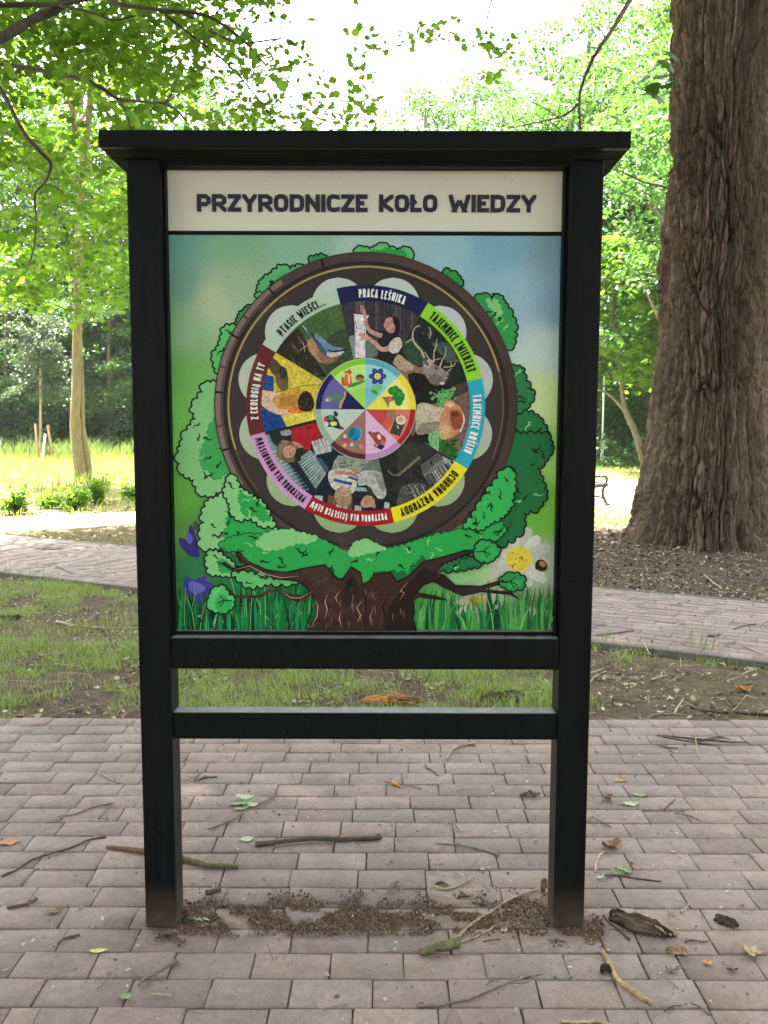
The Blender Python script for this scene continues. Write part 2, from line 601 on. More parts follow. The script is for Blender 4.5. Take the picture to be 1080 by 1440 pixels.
GAP = 0.0033
front = bpy.data.objects.new('front_pavement', None); COL.objects.link(front); front['kind'] = 'structure'
spots = []
ROW, LEN = 0.1168, 0.2165
Y0 = 2.3285                                        # a joint line measured in the photograph
r_ = random.Random(17)
k0 = int((FY1 - Y0) / ROW + .5)
for k in range(-19, k0):
    y = Y0 + (k + .5) * ROW
    x = -4.6 + ((k % 2) * .5) * LEN + r_.uniform(-.05, .05)
    while x < 4.6:
        L = LEN * r_.choice([.95, 1, 1, 1, 1.05, 1.1])
        u = r_.random()
        if u < .05: L = LEN * .5
        elif u < .08: L = LEN * .75
        L = round(L, 4)
        spots.append((x + L / 2, y, 0, L - GAP, ROW - GAP))
        x += L
lay_paving(front, spots, M_PAV, M_PAVF)
link('joint_bed', np_mesh('joint_bed', [(-4.7, Y0 - 19 * ROW, -.0085), (4.7, Y0 - 19 * ROW, -.0085), (4.7, FY1, -.0085), (-4.7, FY1, -.0085)], np.array([[0, 1, 2, 3]])), front,
     noise_mat('joint_soil', (0.045, 0.036, 0.028), (0.10, 0.08, 0.06), 12, 0.95, 0.4, 0.004, 90, 'World'))

back = bpy.data.objects.new('back_path', None); COL.objects.link(back); back['kind'] = 'structure'
ang = math.atan2(PDIR.y, PDIR.x)
spots = []
KW = 0.055                                         # kerb width
nrow = int((PWID - 2 * KW) / ROW)
rw = (PWID - 2 * KW) / nrow
for k in range(nrow):
    v = KW + (k + .5) * rw
    u = -7.5 + ((k % 2) * .5) * LEN + r_.uniform(-.03, .03)
    while u < 9.5:
        L = round(LEN * (.5 if r_.random() < .05 else 1), 4)
        p = P0 + PDIR * (u + L / 2) + PNOR * v
        spots.append((p.x, p.y, ang, L - GAP, rw - GAP))
        u += L
lay_paving(back, spots, M_PAV, M_PAVF)
def pquad(u0, u1, v0, v1, z):
    return [tuple(P0 + PDIR * u + PNOR * v) + (z,) for u, v in ((u0, v0), (u1, v0), (u1, v1), (u0, v1))]
link('joint_bed', np_mesh('joint_bed', pquad(-7.5, 9.5, KW * .5, PWID - KW * .5, -.0085), np.array([[0, 1, 2, 3]])), back, bpy.data.materials['joint_soil'])
M_KERB = noise_mat('kerb_concrete', (0.085, 0.078, 0.066), (0.15, 0.135, 0.115), 5, 0.9, 0.4, 0.004, 80, 'World')
for v0, v1 in ((0, KW - .004), (PWID - KW + .004, PWID)):
    u = -7.5
    while u < 9.4:
        bm = bmesh.new()
        box_bm(bm, -0.498, 0.498, 0, v1 - v0, -.12, .004 + r_.uniform(-.003, .003), .005)
        me = bpy.data.meshes.new('kerb_stone'); bm.to_mesh(me); bm.free()
        o = link('kerb_stone', me, back, M_KERB)
        p = P0 + PDIR * (u + .5) + PNOR * v0
        o.location = (p.x, p.y, 0)
        o.rotation_euler = (0, 0, ang + r_.gauss(0, .003))
        u += 1.0
# ================================================================== INFORMATION BOARD
YF = 2.448                      # front of the posts
YP = YF + 0.050                 # face of the printed panels
LAY = 0.000015

def mat_print():
    mt, t, b = new_mat('printed_sheet')
    a = nd(t, 'ShaderNodeVertexColor'); a.layer_name = 'col'
    n = noise(t, 160, 3, 0.6, 'World')
    rv = ramp(t, [(0.3, (0.90,) * 3), (0.7, (1.05,) * 3)])
    t.links.new(n.outputs[0], rv.inputs[0])
    c = mixc(t, 1.0, a.outputs[0], rv.outputs[0], 'MULTIPLY')
    n2 = noise(t, 5, 5, 0.7, 'World')
    r2 = ramp(t, [(0.55, (0, 0, 0)), (0.8, (0.22,) * 3)])
    t.links.new(n2.outputs[0], r2.inputs[0])
    c = mixc(t, r2.outputs[0], c, (0.22, 0.20, 0.15))
    t.links.new(c, b.inputs['Base Color'])
    b.inputs['Roughness'].default_value = 0.45
    b.inputs['Specular IOR Level'].default_value = 0.14
    return mt
M_PRINT = mat_print()
def mat_photo():
    mt = M_PRINT.copy(); mt.name = 'printed_photograph'
    t = mt.node_tree
    b = t.nodes['Principled BSDF']
    src = b.inputs['Base Color'].links[0].from_socket
    n = noise(t, 95, 6, .72, 'World', dist=.8); rv = ramp(t, [(.3, (.45,) * 3), (.5, (.98,) * 3), (.72, (1.6,) * 3)]); t.links.new(n.outputs[0], rv.inputs[0])
    t.links.new(mixc(t, 1.0, src, rv.outputs[0], 'MULTIPLY'), b.inputs['Base Color'])
    return mt
M_PHOTO = mat_photo()

def mat_black_wood():
    mt, t, b = new_mat('black_stained_wood')
    n1 = noise(t, 3.0, 5, 0.65, 'World', stretch=(22, 22, 1.2))
    rp = ramp(t, [(0.3, (0.0022, 0.0028, 0.0034)), (0.7, (0.0052, 0.0060, 0.0070))])
    t.links.new(n1.outputs[0], rp.inputs[0])
    n2 = noise(t, 45, 4, 0.7, 'World')
    r2 = ramp(t, [(0.63, (0, 0, 0)), (0.78, (0.5,) * 3)])
    t.links.new(n2.outputs[0], r2.inputs[0])
    c = mixc(t, r2.outputs[0], rp.outputs[0], (0.06, 0.055, 0.05))
    # splashed soil on the foot of the posts
    g = nd(t, 'ShaderNodeNewGeometry')
    sx = nd(t, 'ShaderNodeSeparateXYZ')
    t.links.new(g.outputs['Position'], sx.inputs[0])
    mr = nd(t, 'ShaderNodeMapRange')
    mr.inputs['From Min'].default_value = 0.14
    mr.inputs['From Max'].default_value = 0.0
    t.links.new(sx.outputs[2], mr.inputs['Value'])
    n3 = noise(t, 30, 5, 0.7, 'World')
    mu = nd(t, 'ShaderNodeMath'); mu.operation = 'MULTIPLY'
    t.links.new(mr.outputs[0], mu.inputs[0])
    t.links.new(n3.outputs[0], mu.inputs[1])
    c = mixc(t, mu.outputs[0], c, (0.11, 0.08, 0.055))
    # grey on the upward faces: background sheen put into the colour, with some dust
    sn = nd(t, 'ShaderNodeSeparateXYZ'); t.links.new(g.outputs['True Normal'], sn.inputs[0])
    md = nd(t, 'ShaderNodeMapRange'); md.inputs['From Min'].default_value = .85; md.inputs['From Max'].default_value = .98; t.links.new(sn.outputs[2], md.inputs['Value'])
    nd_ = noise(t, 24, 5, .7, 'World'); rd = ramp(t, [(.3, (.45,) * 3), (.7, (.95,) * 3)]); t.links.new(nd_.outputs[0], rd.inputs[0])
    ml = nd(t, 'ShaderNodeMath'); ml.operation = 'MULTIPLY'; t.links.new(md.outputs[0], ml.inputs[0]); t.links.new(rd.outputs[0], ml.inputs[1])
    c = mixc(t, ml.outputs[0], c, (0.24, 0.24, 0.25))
    t.links.new(c, b.inputs['Base Color'])
    b.inputs['Roughness'].default_value = 0.42
    b.inputs['Specular IOR Level'].default_value = 0.11
    n4 = noise(t, 4.0, 5, 0.7, 'World', stretch=(40, 40, 2))
    bump(t, b, n4.outputs[0], 0.35, 0.003)
    return mt
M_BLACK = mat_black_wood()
M_UNDER = noise_mat('weathered_board', (0.005, 0.0048, 0.0048), (0.012, 0.011, 0.0108), 4, 0.85, 0.3, 0.002, 40, stretch=(2, 18, 18), spec=0.12)
M_RAILTOP = M_BLACK

board = thing('information_board', 'tall black wooden information board with a printed nature knowledge wheel, on two posts', 'information board', (-0.0545, YF + 0.048, 0))
BO = Vector(board.location)
def bpart(o, parent=board):
    o.parent = parent
    if parent is board:
        o.matrix_parent_inverse = Matrix.Translation(-BO)
    return o
def bbox(name, x0, x1, y0, y1, z0, z1, mat=M_BLACK, bev=0.004, parent=board):
    return bpart(box(name, x0, x1, y0, y1, z0, z1, mat, None, bev), parent)

PLX0, PLX1, PRX0, PRX1 = -0.7125, -0.6195, 0.5105, 0.6035
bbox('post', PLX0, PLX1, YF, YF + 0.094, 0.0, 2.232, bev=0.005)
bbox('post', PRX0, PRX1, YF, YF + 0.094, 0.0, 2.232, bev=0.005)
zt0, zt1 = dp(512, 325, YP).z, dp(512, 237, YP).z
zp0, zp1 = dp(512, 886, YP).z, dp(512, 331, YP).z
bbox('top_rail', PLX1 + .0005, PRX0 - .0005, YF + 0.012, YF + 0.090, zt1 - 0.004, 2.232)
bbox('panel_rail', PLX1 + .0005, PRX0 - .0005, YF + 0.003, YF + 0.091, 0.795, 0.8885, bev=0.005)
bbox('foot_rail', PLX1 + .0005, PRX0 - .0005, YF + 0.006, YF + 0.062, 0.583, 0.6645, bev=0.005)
# narrow trim inside the opening
XL, XR = dp(241.5, 560, YP).x, dp(784.5, 560, YP).x
bbox('trim', PLX1 + .0006, XL, YF + 0.030, YP + 0.012, 0.8895, zt1 - 0.005, bev=0.003)
bbox('trim', XR, PRX0 - .0006, YF + 0.030, YP + 0.012, 0.8895, zt1 - 0.005, bev=0.003)
bbox('trim', XL + .0006, XR - .0006, YF + 0.036, YP + 0.012, 0.8895, zp0 - 0.0004, bev=0.002)
bbox('backboard', PLX1 + .001, PRX0 - .001, YP + 0.013, YP + 0.030, 0.8897, zt1 - 0.006, bev=0.002)

# roof: sloping cap of three planks behind a fascia
YR = YF - 0.062
rz1, rz0 = dp(512, 183, YR).z, dp(512, 207.5, YR).z
rx0, rx1 = dp(138, 195, YR).x, dp(888, 195, YR).x
roof = thing('roof', None, None)
roof.name = 'roof'
bpart(roof)
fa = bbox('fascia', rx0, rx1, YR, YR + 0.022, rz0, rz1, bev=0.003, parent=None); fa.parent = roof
yy = YR + 0.0225
for k, wdt in enumerate((0.075, 0.11, 0.11)):
    o = box('roof_plank', rx0 + 0.001, rx1 - 0.001, yy, yy + wdt, rz0 + 0.0005, rz1 - 0.006 - 0.002 * k, M_UNDER, None, 0.003)
    o.parent = roof
    yy += wdt + 0.0015

# ------------------------------------------------------------------ flat print
class Art:
    def __init__(s):
        s.v, s.f, s.c, s.lay = [], [], [], 0
    def P(s, p):           # photo pixel on the panel plane
        q = dp(p[0], p[1], YP)
        return (q.x, q.z)
    def raw(s, pts, col, tris=None):
        y = YP - LAY * s.lay
        b0 = len(s.v)
        s.v += [(p[0], y, p[1]) for p in pts]
        if tris is None:
            tris = tessellate_polygon([[Vector((p[0], p[1], 0)) for p in pts]])
        for t in tris:
            a, b, c = (pts[i] for i in t)
            ar = (b[0] - a[0]) * (c[1] - a[1]) - (b[1] - a[1]) * (c[0] - a[0])
            if abs(ar) < 1e-12:
                continue
            t = t if ar > 0 else (t[0], t[2], t[1])
            s.f.append([b0 + i for i in t]); s.c.append(col)
    def poly(s, px, col, step=True, world=False):
        if step: s.lay += 1
        s.raw([p if world else s.P(p) for p in px], col)
    def stroke(s, px, wdt, col, closed=False, world=False, step=True, taper=False):
        """wdt in photo pixels (or metres when world)"""
        if step: s.lay += 1
        pts = [p if world else s.P(p) for p in px]
        if not world: wdt = wdt / PXM
        strip(s, pts, wdt * 0.5, col, closed, taper)
    def mesh(s, name, parent):
        me = np_mesh(name, np.array(s.v), np.array(s.f, dtype=int))
        set_col(me, s.c)
        o = link(name, me, None, M_PRINT)
        o.parent = parent
        return o

PXM = 540 / (dp(784, 560, YP).x - dp(244, 560, YP).x)      # photo pixels per metre on the panel
CW = Vector((dp(514.3, 572.5, YP).x, dp(514.3, 572.5, YP).z))

def strip(s, pts, h, col, closed=False, taper=False):
    n = len(pts)
    L, Rr = [], []
    for i in range(n):
        p = Vector(pts[i])
        a = Vector(pts[i - 1]) if (i or closed) else None
        b = Vector(pts[(i + 1) % n]) if (i < n - 1 or closed) else None
        d0 = (p - a).normalized() if a is not None and (p - a).length > 1e-9 else None
        d1 = (b - p).normalized() if b is not None and (b - p).length > 1e-9 else None
        d0 = d0 or d1; d1 = d1 or d0
        if d0 is None: continue
        n0, n1 = Vector((-d0.y, d0.x)), Vector((-d1.y, d1.x))
        mm = n0 + n1
        if mm.length < 1e-6: mm = n0.copy()
        mm.normalize()
        k = h / max(0.5, mm.dot(n0))
        if taper: k *= max(0.12, 1 - abs(2 * i / (n - 1) - 1) ** 2)
        L.append(tuple(p + mm * k)); Rr.append(tuple(p - mm * k))
    m_ = len(L)
    tris = []
    for i in range(m_ if closed else m_ - 1):
        j = (i + 1) % m_
        tris += [(i, m_ + i, m_ + j), (i, m_ + j, j)]
    s.raw(L + Rr, col, tris)

def scallop(px, size=9.0, depth=0.42, seed=0, k=4):
    """a cloud-like outline: outward arcs along a closed polygon given in photo pixels"""
    r_ = random.Random(seed)
    n = len(px)
    area = sum(px[i][0] * px[(i + 1) % n][1] - px[(i + 1) % n][0] * px[i][1] for i in range(n))
    sg = 1 if area > 0 else -1
    out = []
    for i in range(n):
        a, b = Vector(px[i]), Vector(px[(i + 1) % n])
        L = (b - a).length
        if L < 1e-6: continue
        d = (b - a) / L
        nn = Vector((d.y, -d.x)) * sg
        m_ = max(1, round(L / size / r_.uniform(0.75, 1.3)))
        ts = [0.0] + sorted((q + 1 + r_.uniform(-.2, .2)) / m_ for q in range(m_ - 1)) + [1.0]
        for q in range(m_):
            t0, t1 = ts[q], ts[q + 1]
            dd = depth * L * (t1 - t0) * r_.uniform(0.6, 1.1)
            for e in range(k):
                u = e / k
                p = a + d * L * (t0 + (t1 - t0) * u) + nn * dd * math.sin(math.pi * u) ** 0.8
                out.append((p.x, p.y))
    return out

def disc(s, col, r0, r1, a0=0, a1=360, step=True, n=None, c=None):
    """ring sector about the wheel centre; radii in photo pixels, angles clockwise from the top"""
    if step: s.lay += 1
    c = c or CW
    n = n or max(2, int(abs(a1 - a0) / 3))
    A, B = [], []
    for i in range(n + 1):
        t = R(a0 + (a1 - a0) * i / n)
        dx, dz = math.sin(t), math.cos(t)
        A.append((c[0] + dx * r1 / PXM, c[1] + dz * r1 / PXM))
        B.append((c[0] + dx * r0 / PXM, c[1] + dz * r0 / PXM))
    tris = []
    for i in range(n):
        tris += [(i, i + 1, n + 1 + i + 1), (i, n + 1 + i + 1, n + 1 + i)]
    s.raw(A + B, col, tris)

def ell(cx, cy, rx, ry=None, rot=0, n=20):
    ry = ry or rx
    ca, sa = math.cos(R(rot)), math.sin(R(rot))
    return [(cx + rx * math.cos(t) * ca - ry * math.sin(t) * sa, cy + rx * math.cos(t) * sa + ry * math.sin(t) * ca)
            for t in (2 * math.pi * i / n for i in range(n))]

def sm(px, k=4, closed=True):
    """smooth a pixel outline"""
    p = [Vector(q) for q in px]
    n = len(p)
    out = []
    for i in range(n if closed else n - 1):
        p0 = p[(i - 1) % n] if closed or i else p[0]
        p1, p2 = p[i], p[(i + 1) % n]
        p3 = p[(i + 2) % n] if closed or i + 2 < n else p[-1]
        for j in range(k):
            t = j / k
            q = 0.5 * ((2 * p1) + (p2 - p0) * t + (2 * p0 - 5 * p1 + 4 * p2 - p3) * t * t + (3 * p1 - p0 - 3 * p2 + p3) * t ** 3)
            out.append((q.x, q.y))
    if not closed: out.append(tuple(p[-1]))
    return out

def zq(ox, oy, k):
    return lambda pts: [(ox + x / k, oy + y / k) for x, y in pts]
q1, q2, q3, q4 = zq(240, 330, 3.857), zq(510, 330, 3.857), zq(240, 610, 3.857), zq(510, 610, 3.857)

# ------------------------------------------------------------------ stroke lettering
_O = [(.34, 0), (.66, 0), (.9, .08), (1, .27), (1, .73), (.9, .92), (.66, 1), (.34, 1), (.1, .92), (0, .73), (0, .27), (.1, .08)]
GL = {
 'A': (1, [([(0, 0), (.5, 1.0), (1, 0)], 0), ([(.22, .28), (.78, .28)], 0)]),
 'C': (.9, [([(1, .96), (.7, 1), (.36, 1), (.1, .92), (0, .73), (0, .27), (.1, .08), (.36, 0), (.7, 0), (1, .04)], 0)]),
 'D': (1, [([(0, 0), (.62, 0), (.9, .09), (1, .3), (1, .7), (.9, .91), (.62, 1), (0, 1)], 1)]),
 'E': (.82, [([(1, 1), (0, 1), (0, 0), (1, 0)], 0), ([(0, .5), (.85, .5)], 0)]),
 'G': (1, [([(1, .76), (1, .82), (.74, 1), (.28, 1), (0, .8), (0, .2), (.28, 0), (.74, 0), (1, .18), (1, .48), (.6, .48)], 0)]),
 'H': (1, [([(0, 0), (0, 1)], 0), ([(1, 0), (1, 1)], 0), ([(0, .5), (1, .5)], 0)]),
 'I': (0, [([(0, 0), (0, 1)], 0)]),
 'J': (.8, [([(1, 1), (1, .2), (.72, 0), (.28, 0), (0, .2)], 0)]),
 'K': (1, [([(0, 0), (0, 1)], 0), ([(1, 1), (.15, .48), (1, 0)], 0)]),
 'L': (.8, [([(0, 1), (0, 0), (1, 0)], 0)]),
 'M': (1.3, [([(0, 0), (.05, 1), (.5, .35), (.95, 1), (1, 0)], 0)]),
 'N': (1, [([(0, 0), (0, 1), (1, 0), (1, 1)], 0)]),
 'O': (1, [(_O, 1)]),
 'P': (.95, [([(0, 0), (0, 1), (.7, 1), (1, .82), (1, .56), (.7, .40), (.05, .40)], 0)]),
 'R': (1, [([(0, 0), (0, 1), (.7, 1), (1, .82), (1, .58), (.7, .42), (.05, .42)], 0), ([(.45, .42), (1, 0)], 0)]),
 'S': (.9, [([(1, .80), (.74, 1), (.28, 1), (0, .84), (0, .66), (.26, .52), (.74, .48), (1, .34), (1, .16), (.74, 0), (.28, 0), (0, .18)], 0)]),
 'T': (.95, [([(0, 1), (1, 1)], 0), ([(.5, 1), (.5, 0)], 0)]),
 'U': (1, [([(0, 1), (0, .2), (.28, 0), (.72, 0), (1, .2), (1, 1)], 0)]),
 'W': (1.45, [([(0, 1), (.22, 0), (.5, .72), (.78, 0), (1, 1)], 0)]),
 'Y': (1, [([(0, 1), (.5, .46), (1, 1)], 0), ([(.5, .46), (.5, 0)], 0)]),
 'Z': (.92, [([(0, 1), (1, 1), (0, 0), (1, 0)], 0)]),
 '.': (0, [([(0, 0), (0, .1)], 0)]),
}
def glyph(ch):
    acc = []
    base = {'Ą': 'A', 'Ł': 'L', 'Ś': 'S', 'Ó': 'O'}.get(ch, ch)
    wd, st = GL[base]
    st = list(st)
    if ch == 'Ą': st.append(([(.92, -.05), (.80, -.2), (1.02, -.26)], 0))
    if ch == 'Ł': st.append(([(-.30, .36), (.55, .68)], 0))
    if ch in 'ŚÓ': st.append(([(.42, 1.2), (.68, 1.36)], 0))
    return wd, st

def clip_box(poly, x0, x1, y0, y1):
    for ax, lim, sg in ((0, x0, 1), (0, x1, -1), (1, y0, 1), (1, y1, -1)):
        res = []
        n = len(poly)
        for i in range(n):
            a, b = poly[i], poly[(i + 1) % n]
            da, db = (a[ax] - lim) * sg, (b[ax] - lim) * sg
            if da >= 0: res.append(a)
            if (da >= 0) != (db >= 0):
                t = da / (da - db)
                res.append((a[0] + (b[0] - a[0]) * t, a[1] + (b[1] - a[1]) * t))
        poly = res
        if len(poly) < 3: return []
    return poly

def glyph_polys(ch, w0, h, t):
    """filled convex pieces of one letter, in letter space (0..W, 0..h); also its width"""
    wd, st = glyph(ch)
    W_ = max(t, w0 * wd)
    out = []
    for pts, cl in st:
        q = [Vector((t / 2 + px_ * (W_ - t), t / 2 + py * (h - t))) for px_, py in pts]
        free = any(p[1] > 1.05 or p[1] < -.02 or p[0] < -.02 for p in pts)
        n = len(q)
        piece = []
        if cl:
            runs = [q + [q[0]]]
        else:                                   # break at sharp corners
            runs, cur = [], [q[0]]
            for i in range(1, n):
                cur.append(q[i])
                if i < n - 1:
                    a, b = (q[i] - q[i - 1]).normalized(), (q[i + 1] - q[i]).normalized()
                    if a.dot(b) < .35:
                        runs.append(cur); cur = [q[i]]
            runs.append(cur)
        for r_ in runs:
            r_ = [p.copy() for p in r_]
            if not cl and not free:
                for e, k in ((0, 1), (-1, -2)):
                    d = (r_[e] - r_[k]).normalized()
                    p = r_[e]
                    ty = p.y <= t * .51 or p.y >= h - t * .51
                    tx = p.x <= t * .51 or p.x >= W_ - t * .51
                    if (ty and abs(d.y) > .5) or (tx and abs(d.x) > .7) or (ty and tx): r_[e] = p + d * t * 1.2
            m_ = len(r_)
            L, Rr = [], []
            for i in range(m_):
                a = r_[i - 1] if i else (r_[-2] if cl else None)
                b = r_[i + 1] if i < m_ - 1 else (r_[1] if cl else None)
                d0 = (r_[i] - a).normalized() if a is not None else (b - r_[i]).normalized()
                d1 = (b - r_[i]).normalized() if b is not None else d0
                n0 = Vector((-d0.y, d0.x)); mm = n0 + Vector((-d1.y, d1.x)); mm.normalize()
                k = t / 2 / max(.6, mm.dot(n0))
                L.append(r_[i] + mm * k); Rr.append(r_[i] - mm * k)
            for i in range(m_ - 1):
                quad = [tuple(L[i]), tuple(Rr[i]), tuple(Rr[i + 1]), tuple(L[i + 1])]
                if not free: quad = clip_box(quad, 0, W_, 0, h)
                if len(quad) > 2: piece.append(quad)
            out.append(piece); piece = []
    return out, W_

def put_text(art, text, h, w0, t, gap, space, col, mapper, measure=False, jit=None):
    """h letter height, w0 nominal width, t stroke; mapper(x, y) -> panel point"""
    x = 0.0
    base = art.lay
    for ch in text:
        if ch == ' ':
            x += space; continue
        pieces, W_ = glyph_polys(ch, w0, h, t)
        if not measure:
            dy = jit.uniform(-.03, .03) * h if jit else 0
            for k, pc in enumerate(pieces):
                art.lay = base + 1 + k
                for poly in pc:
                    q = [mapper(x + a, b + dy) for a, b in poly]
                    art.raw(q, col, [(0, i, i + 1) for i in range(1, len(q) - 1)])
        x += W_ + gap
    art.lay = base + 8
    return x - gap

# title panel
def panel(name, px0, px1, z0, z1, cols, parent):
    """flat board face as a gridded sheet with its printed ground colours"""
    me = None
title = bbox('title_panel', XL + .0004, XR - .0004, YP + 0.0006, YP + 0.0125, zt0, zt1 - 0.0052, bev=0.001)
title.data.materials.clear()
title.data.materials.append(noise_mat('cream_panel', (0.69, 0.69, 0.60), (0.71, 0.71, 0.62), 2, 0.45, 0.0, 0.001, 300, spec=0.25, fv=(0.97, 1.02)))
poster = bbox('poster', XL + .0004, XR - .0004, YP + 0.0006, YP + 0.0125, zp0, zp1, bev=0.001)
poster.data.materials.clear()
poster.data.materials.append(noise_mat('poster_board', (0.5, 0.5, 0.45), (0.55, 0.55, 0.5), 3, 0.5, 0.0))
bbox('divider_strip', XL + .0004, XR - .0004, YP + 0.001, YP + 0.0125, zp1 + 0.0004, zt0 - 0.0004, bev=0.001)

INK = S(43, 45, 55)
for word, xa, xb in (('PRZYRODNICZE', 277, 517), ('KOŁO', 533, 615), ('WIEDZY', 631, 754)):
    A = Art()
    zb, zt_ = dp(512, 298.5, YP).z, dp(512, 273.5, YP).z
    h = zt_ - zb
    t = h * 0.255
    x0_, x1_ = dp(xa, 286, YP).x, dp(xb, 286, YP).x
    w0 = h * 0.80
    for _ in range(12):
        wd = put_text(A, word, h, w0, t, h * 0.07, 0, INK, None, measure=True)
        w0 *= 1 + 0.6 * ((x1_ - x0_) / wd - 1)
    put_text(A, word, h, w0, t, h * 0.07, 0, INK, lambda x, y: (x0_ + x, zb + y))
    A.mesh('lettering', title)
# specks of dirt on the title panel
A = Art()
rr = random.Random(3)
for _ in range(46):
    x, y = rr.uniform(244, 785), 238 + abs(rr.gauss(0, 14))
    if y > 322: continue
    A.poly(ell(x, y, rr.uniform(.3, .9), rr.uniform(.25, .6), rr.uniform(0, 180), 6), S(95, 95, 80), step=False)
A.mesh('dirt_specks', title)['kind'] = 'stuff'

# ------------------------------------------------------------------ poster ground
BGS = [(250, 345, 95, 145, 140), (330, 345, 112, 152, 125), (420, 340, 120, 160, 140), (520, 345, 150, 172, 172), (620, 345, 130, 165, 180), (700, 345, 108, 150, 172), (785, 345, 108, 140, 158),
       (255, 400, 100, 140, 130), (300, 420, 150, 165, 135), (330, 400, 130, 155, 130), (255, 470, 120, 155, 120), (255, 520, 98, 152, 80), (255, 600, 100, 168, 72), (252, 700, 88, 150, 60), (262, 745, 80, 135, 62),
       (275, 800, 40, 105, 60), (300, 860, 18, 85, 48), (400, 860, 16, 95, 50), (350, 800, 30, 110, 60),
       (785, 430, 110, 140, 160), (720, 420, 130, 160, 178), (770, 490, 165, 182, 182), (770, 560, 172, 190, 132), (775, 640, 130, 182, 90), (750, 720, 92, 152, 52), (780, 720, 100, 160, 55),
       (650, 810, 120, 165, 110), (700, 820, 150, 170, 135), (600, 850, 70, 140, 60), (640, 870, 60, 135, 60), (720, 870, 70, 120, 60), (770, 870, 60, 95, 50), (770, 800, 150, 160, 140)]
bx, by, bc = np.array([b[0] for b in BGS], float), np.array([b[1] for b in BGS], float), np.array([[lin(c) for c in b[2:]] for b in BGS])
def bgcol(x, y):
    d = ((x - bx) ** 2 + (y - by) ** 2 + 200.0)
    w_ = d ** -2.0
    return tuple(np.minimum(0.8, (w_[:, None] * bc).sum(0) / w_.sum() * PRINT_GAIN))
A = Art(); A.lay = 1
NX, NY = 60, 60
zz = [zp0 + 0.0006 + (zp1 - zp0 - 0.0012) * j / NY for j in range(NY + 1)]
xx = [XL + 0.001 + (XR - XL - 0.002) * i / NX for i in range(NX + 1)]
gv = [(x, z) for z in zz for x in xx]
me_cols, tr = [], []
for j in range(NY):
    for i in range(NX):
        a = j * (NX + 1) + i
        tr.append((a, a + 1, a + NX + 2)); tr.append((a, a + NX + 2, a + NX + 1))
A.raw(gv, (0.5, 0.5, 0.5), tr)
o = None
me = np_mesh('printed_ground', np.array(A.v), np.array(A.f, dtype=int))
pc = []
for v in A.v:
    q = proj((v[0], YP, v[2]))
    pc.append(bgcol(q[0], q[1]))
pc = np.array(pc)
at = me.color_attributes.new('col', 'FLOAT_COLOR', 'CORNER')
li = np.zeros(len(me.loops), dtype=np.int32); me.loops.foreach_get('vertex_index', li)
at.data.foreach_set('color', np.hstack([pc[li], np.ones((len(li), 1))]).astype(np.float32).ravel())
link('printed_ground', me, poster, M_PRINT)

# ------------------------------------------------------------------ printed grass and flowers
rg = random.Random(21)
A = Art(); A.lay = 2
YB = 885.6
for _ in range(420):
    left = rg.random() < 0.62
    x = rg.uniform(246, 448) if left else rg.uniform(578, 779)
    h = rg.uniform(18, 78) * (1.0 if left else 0.85)
    if left and x < 300: h *= 0.8
    lean = rg.gauss(0, 9)
    wd = rg.uniform(1.6, 5.5)
    if left:
        c = rg.choice([(8, 70, 38), (14, 95, 50), (22, 115, 62), (10, 55, 34), (30, 130, 70), (8, 45, 28), (16, 100, 48)])
    else:
        c = rg.choice([(20, 85, 42), (35, 110, 52), (70, 140, 70), (16, 60, 34), (90, 150, 85), (48, 125, 60)])
    m1 = x + lean * 0.35
    x1 = min(778, max(246.5, x + lean))
    A.lay += 1 if rg.random() < 0.1 else 0
    A.poly([(x - wd / 2, YB), (x + wd / 2, YB), (min(778, m1 + wd * .42), YB - h * .55), (x1, YB - h), (max(246.5, m1 - wd * .42), YB - h * .55)], S(*c), step=False)
    if rg.random() < 0.22:
        A.lay += 1
        A.stroke([(x, YB), (m1, YB - h * .55), (x1, YB - h * .96)], 0.7, S(120, 180, 120) if rg.random() < .6 else S(10, 35, 24), step=False)
A.mesh('printed_grass', poster)['kind'] = 'stuff'

A = Art(); A.lay = 30
def daisy(cx, cy, rx, ry, n, L, w_, colp, colc, a0=0, skew=(0, 0)):
    for i in range(n):
        a = 2 * math.pi * i / n + a0 + rg.uniform(-.08, .08)
        l2 = L * rg.uniform(.86, 1.08)
        ex, ey = cx + math.cos(a) * l2 + skew[0] * l2 * .2, cy + math.sin(a) * l2
        px_, py_ = -math.sin(a) * w_, math.cos(a) * w_
        mx_, my_ = cx + math.cos(a) * l2 * .62, cy + math.sin(a) * l2 * .62
        pts = sm([(cx, cy), (mx_ + px_, my_ + py_), (ex + px_ * .55, ey + py_ * .55), (ex + math.cos(a) * 1.5, ey + math.sin(a) * 1.5), (ex - px_ * .55, ey - py_ * .55), (mx_ - px_, my_ - py_)], 3)
        pts = [(min(778.5, p[0]), min(YB, p[1])) for p in pts]
        k = rg.uniform(.9, 1.04)
        A.poly(pts, S(*[c * k for c in colp]), step=(i % 2 == 0))
        A.stroke([(cx + math.cos(a) * rx, cy + math.sin(a) * ry), (min(778, mx_), min(YB, my_))], 0.6, S(*[c * .8 for c in colp]))
    A.poly(ell(cx, cy, rx, ry, 0, 28), S(*colc))
    for _ in range(40):
        a, q = rg.uniform(0, 6.28), math.sqrt(rg.random()) * .9
        A.poly(ell(cx + math.cos(a) * rx * q, cy + math.sin(a) * ry * q, 1.0, .8, 0, 6), S(*(colc if rg.random() < .4 else (colc[0] * .85, colc[1] * .8, colc[2]))), step=False)
daisy(670.5, 846, 12, 9.5, 11, 30, 4.6, (150, 158, 140), (172, 150, 48), .3)
daisy(753, 882, 16, 9, 9, 26, 5, (150, 152, 135), (150, 135, 42), .3)
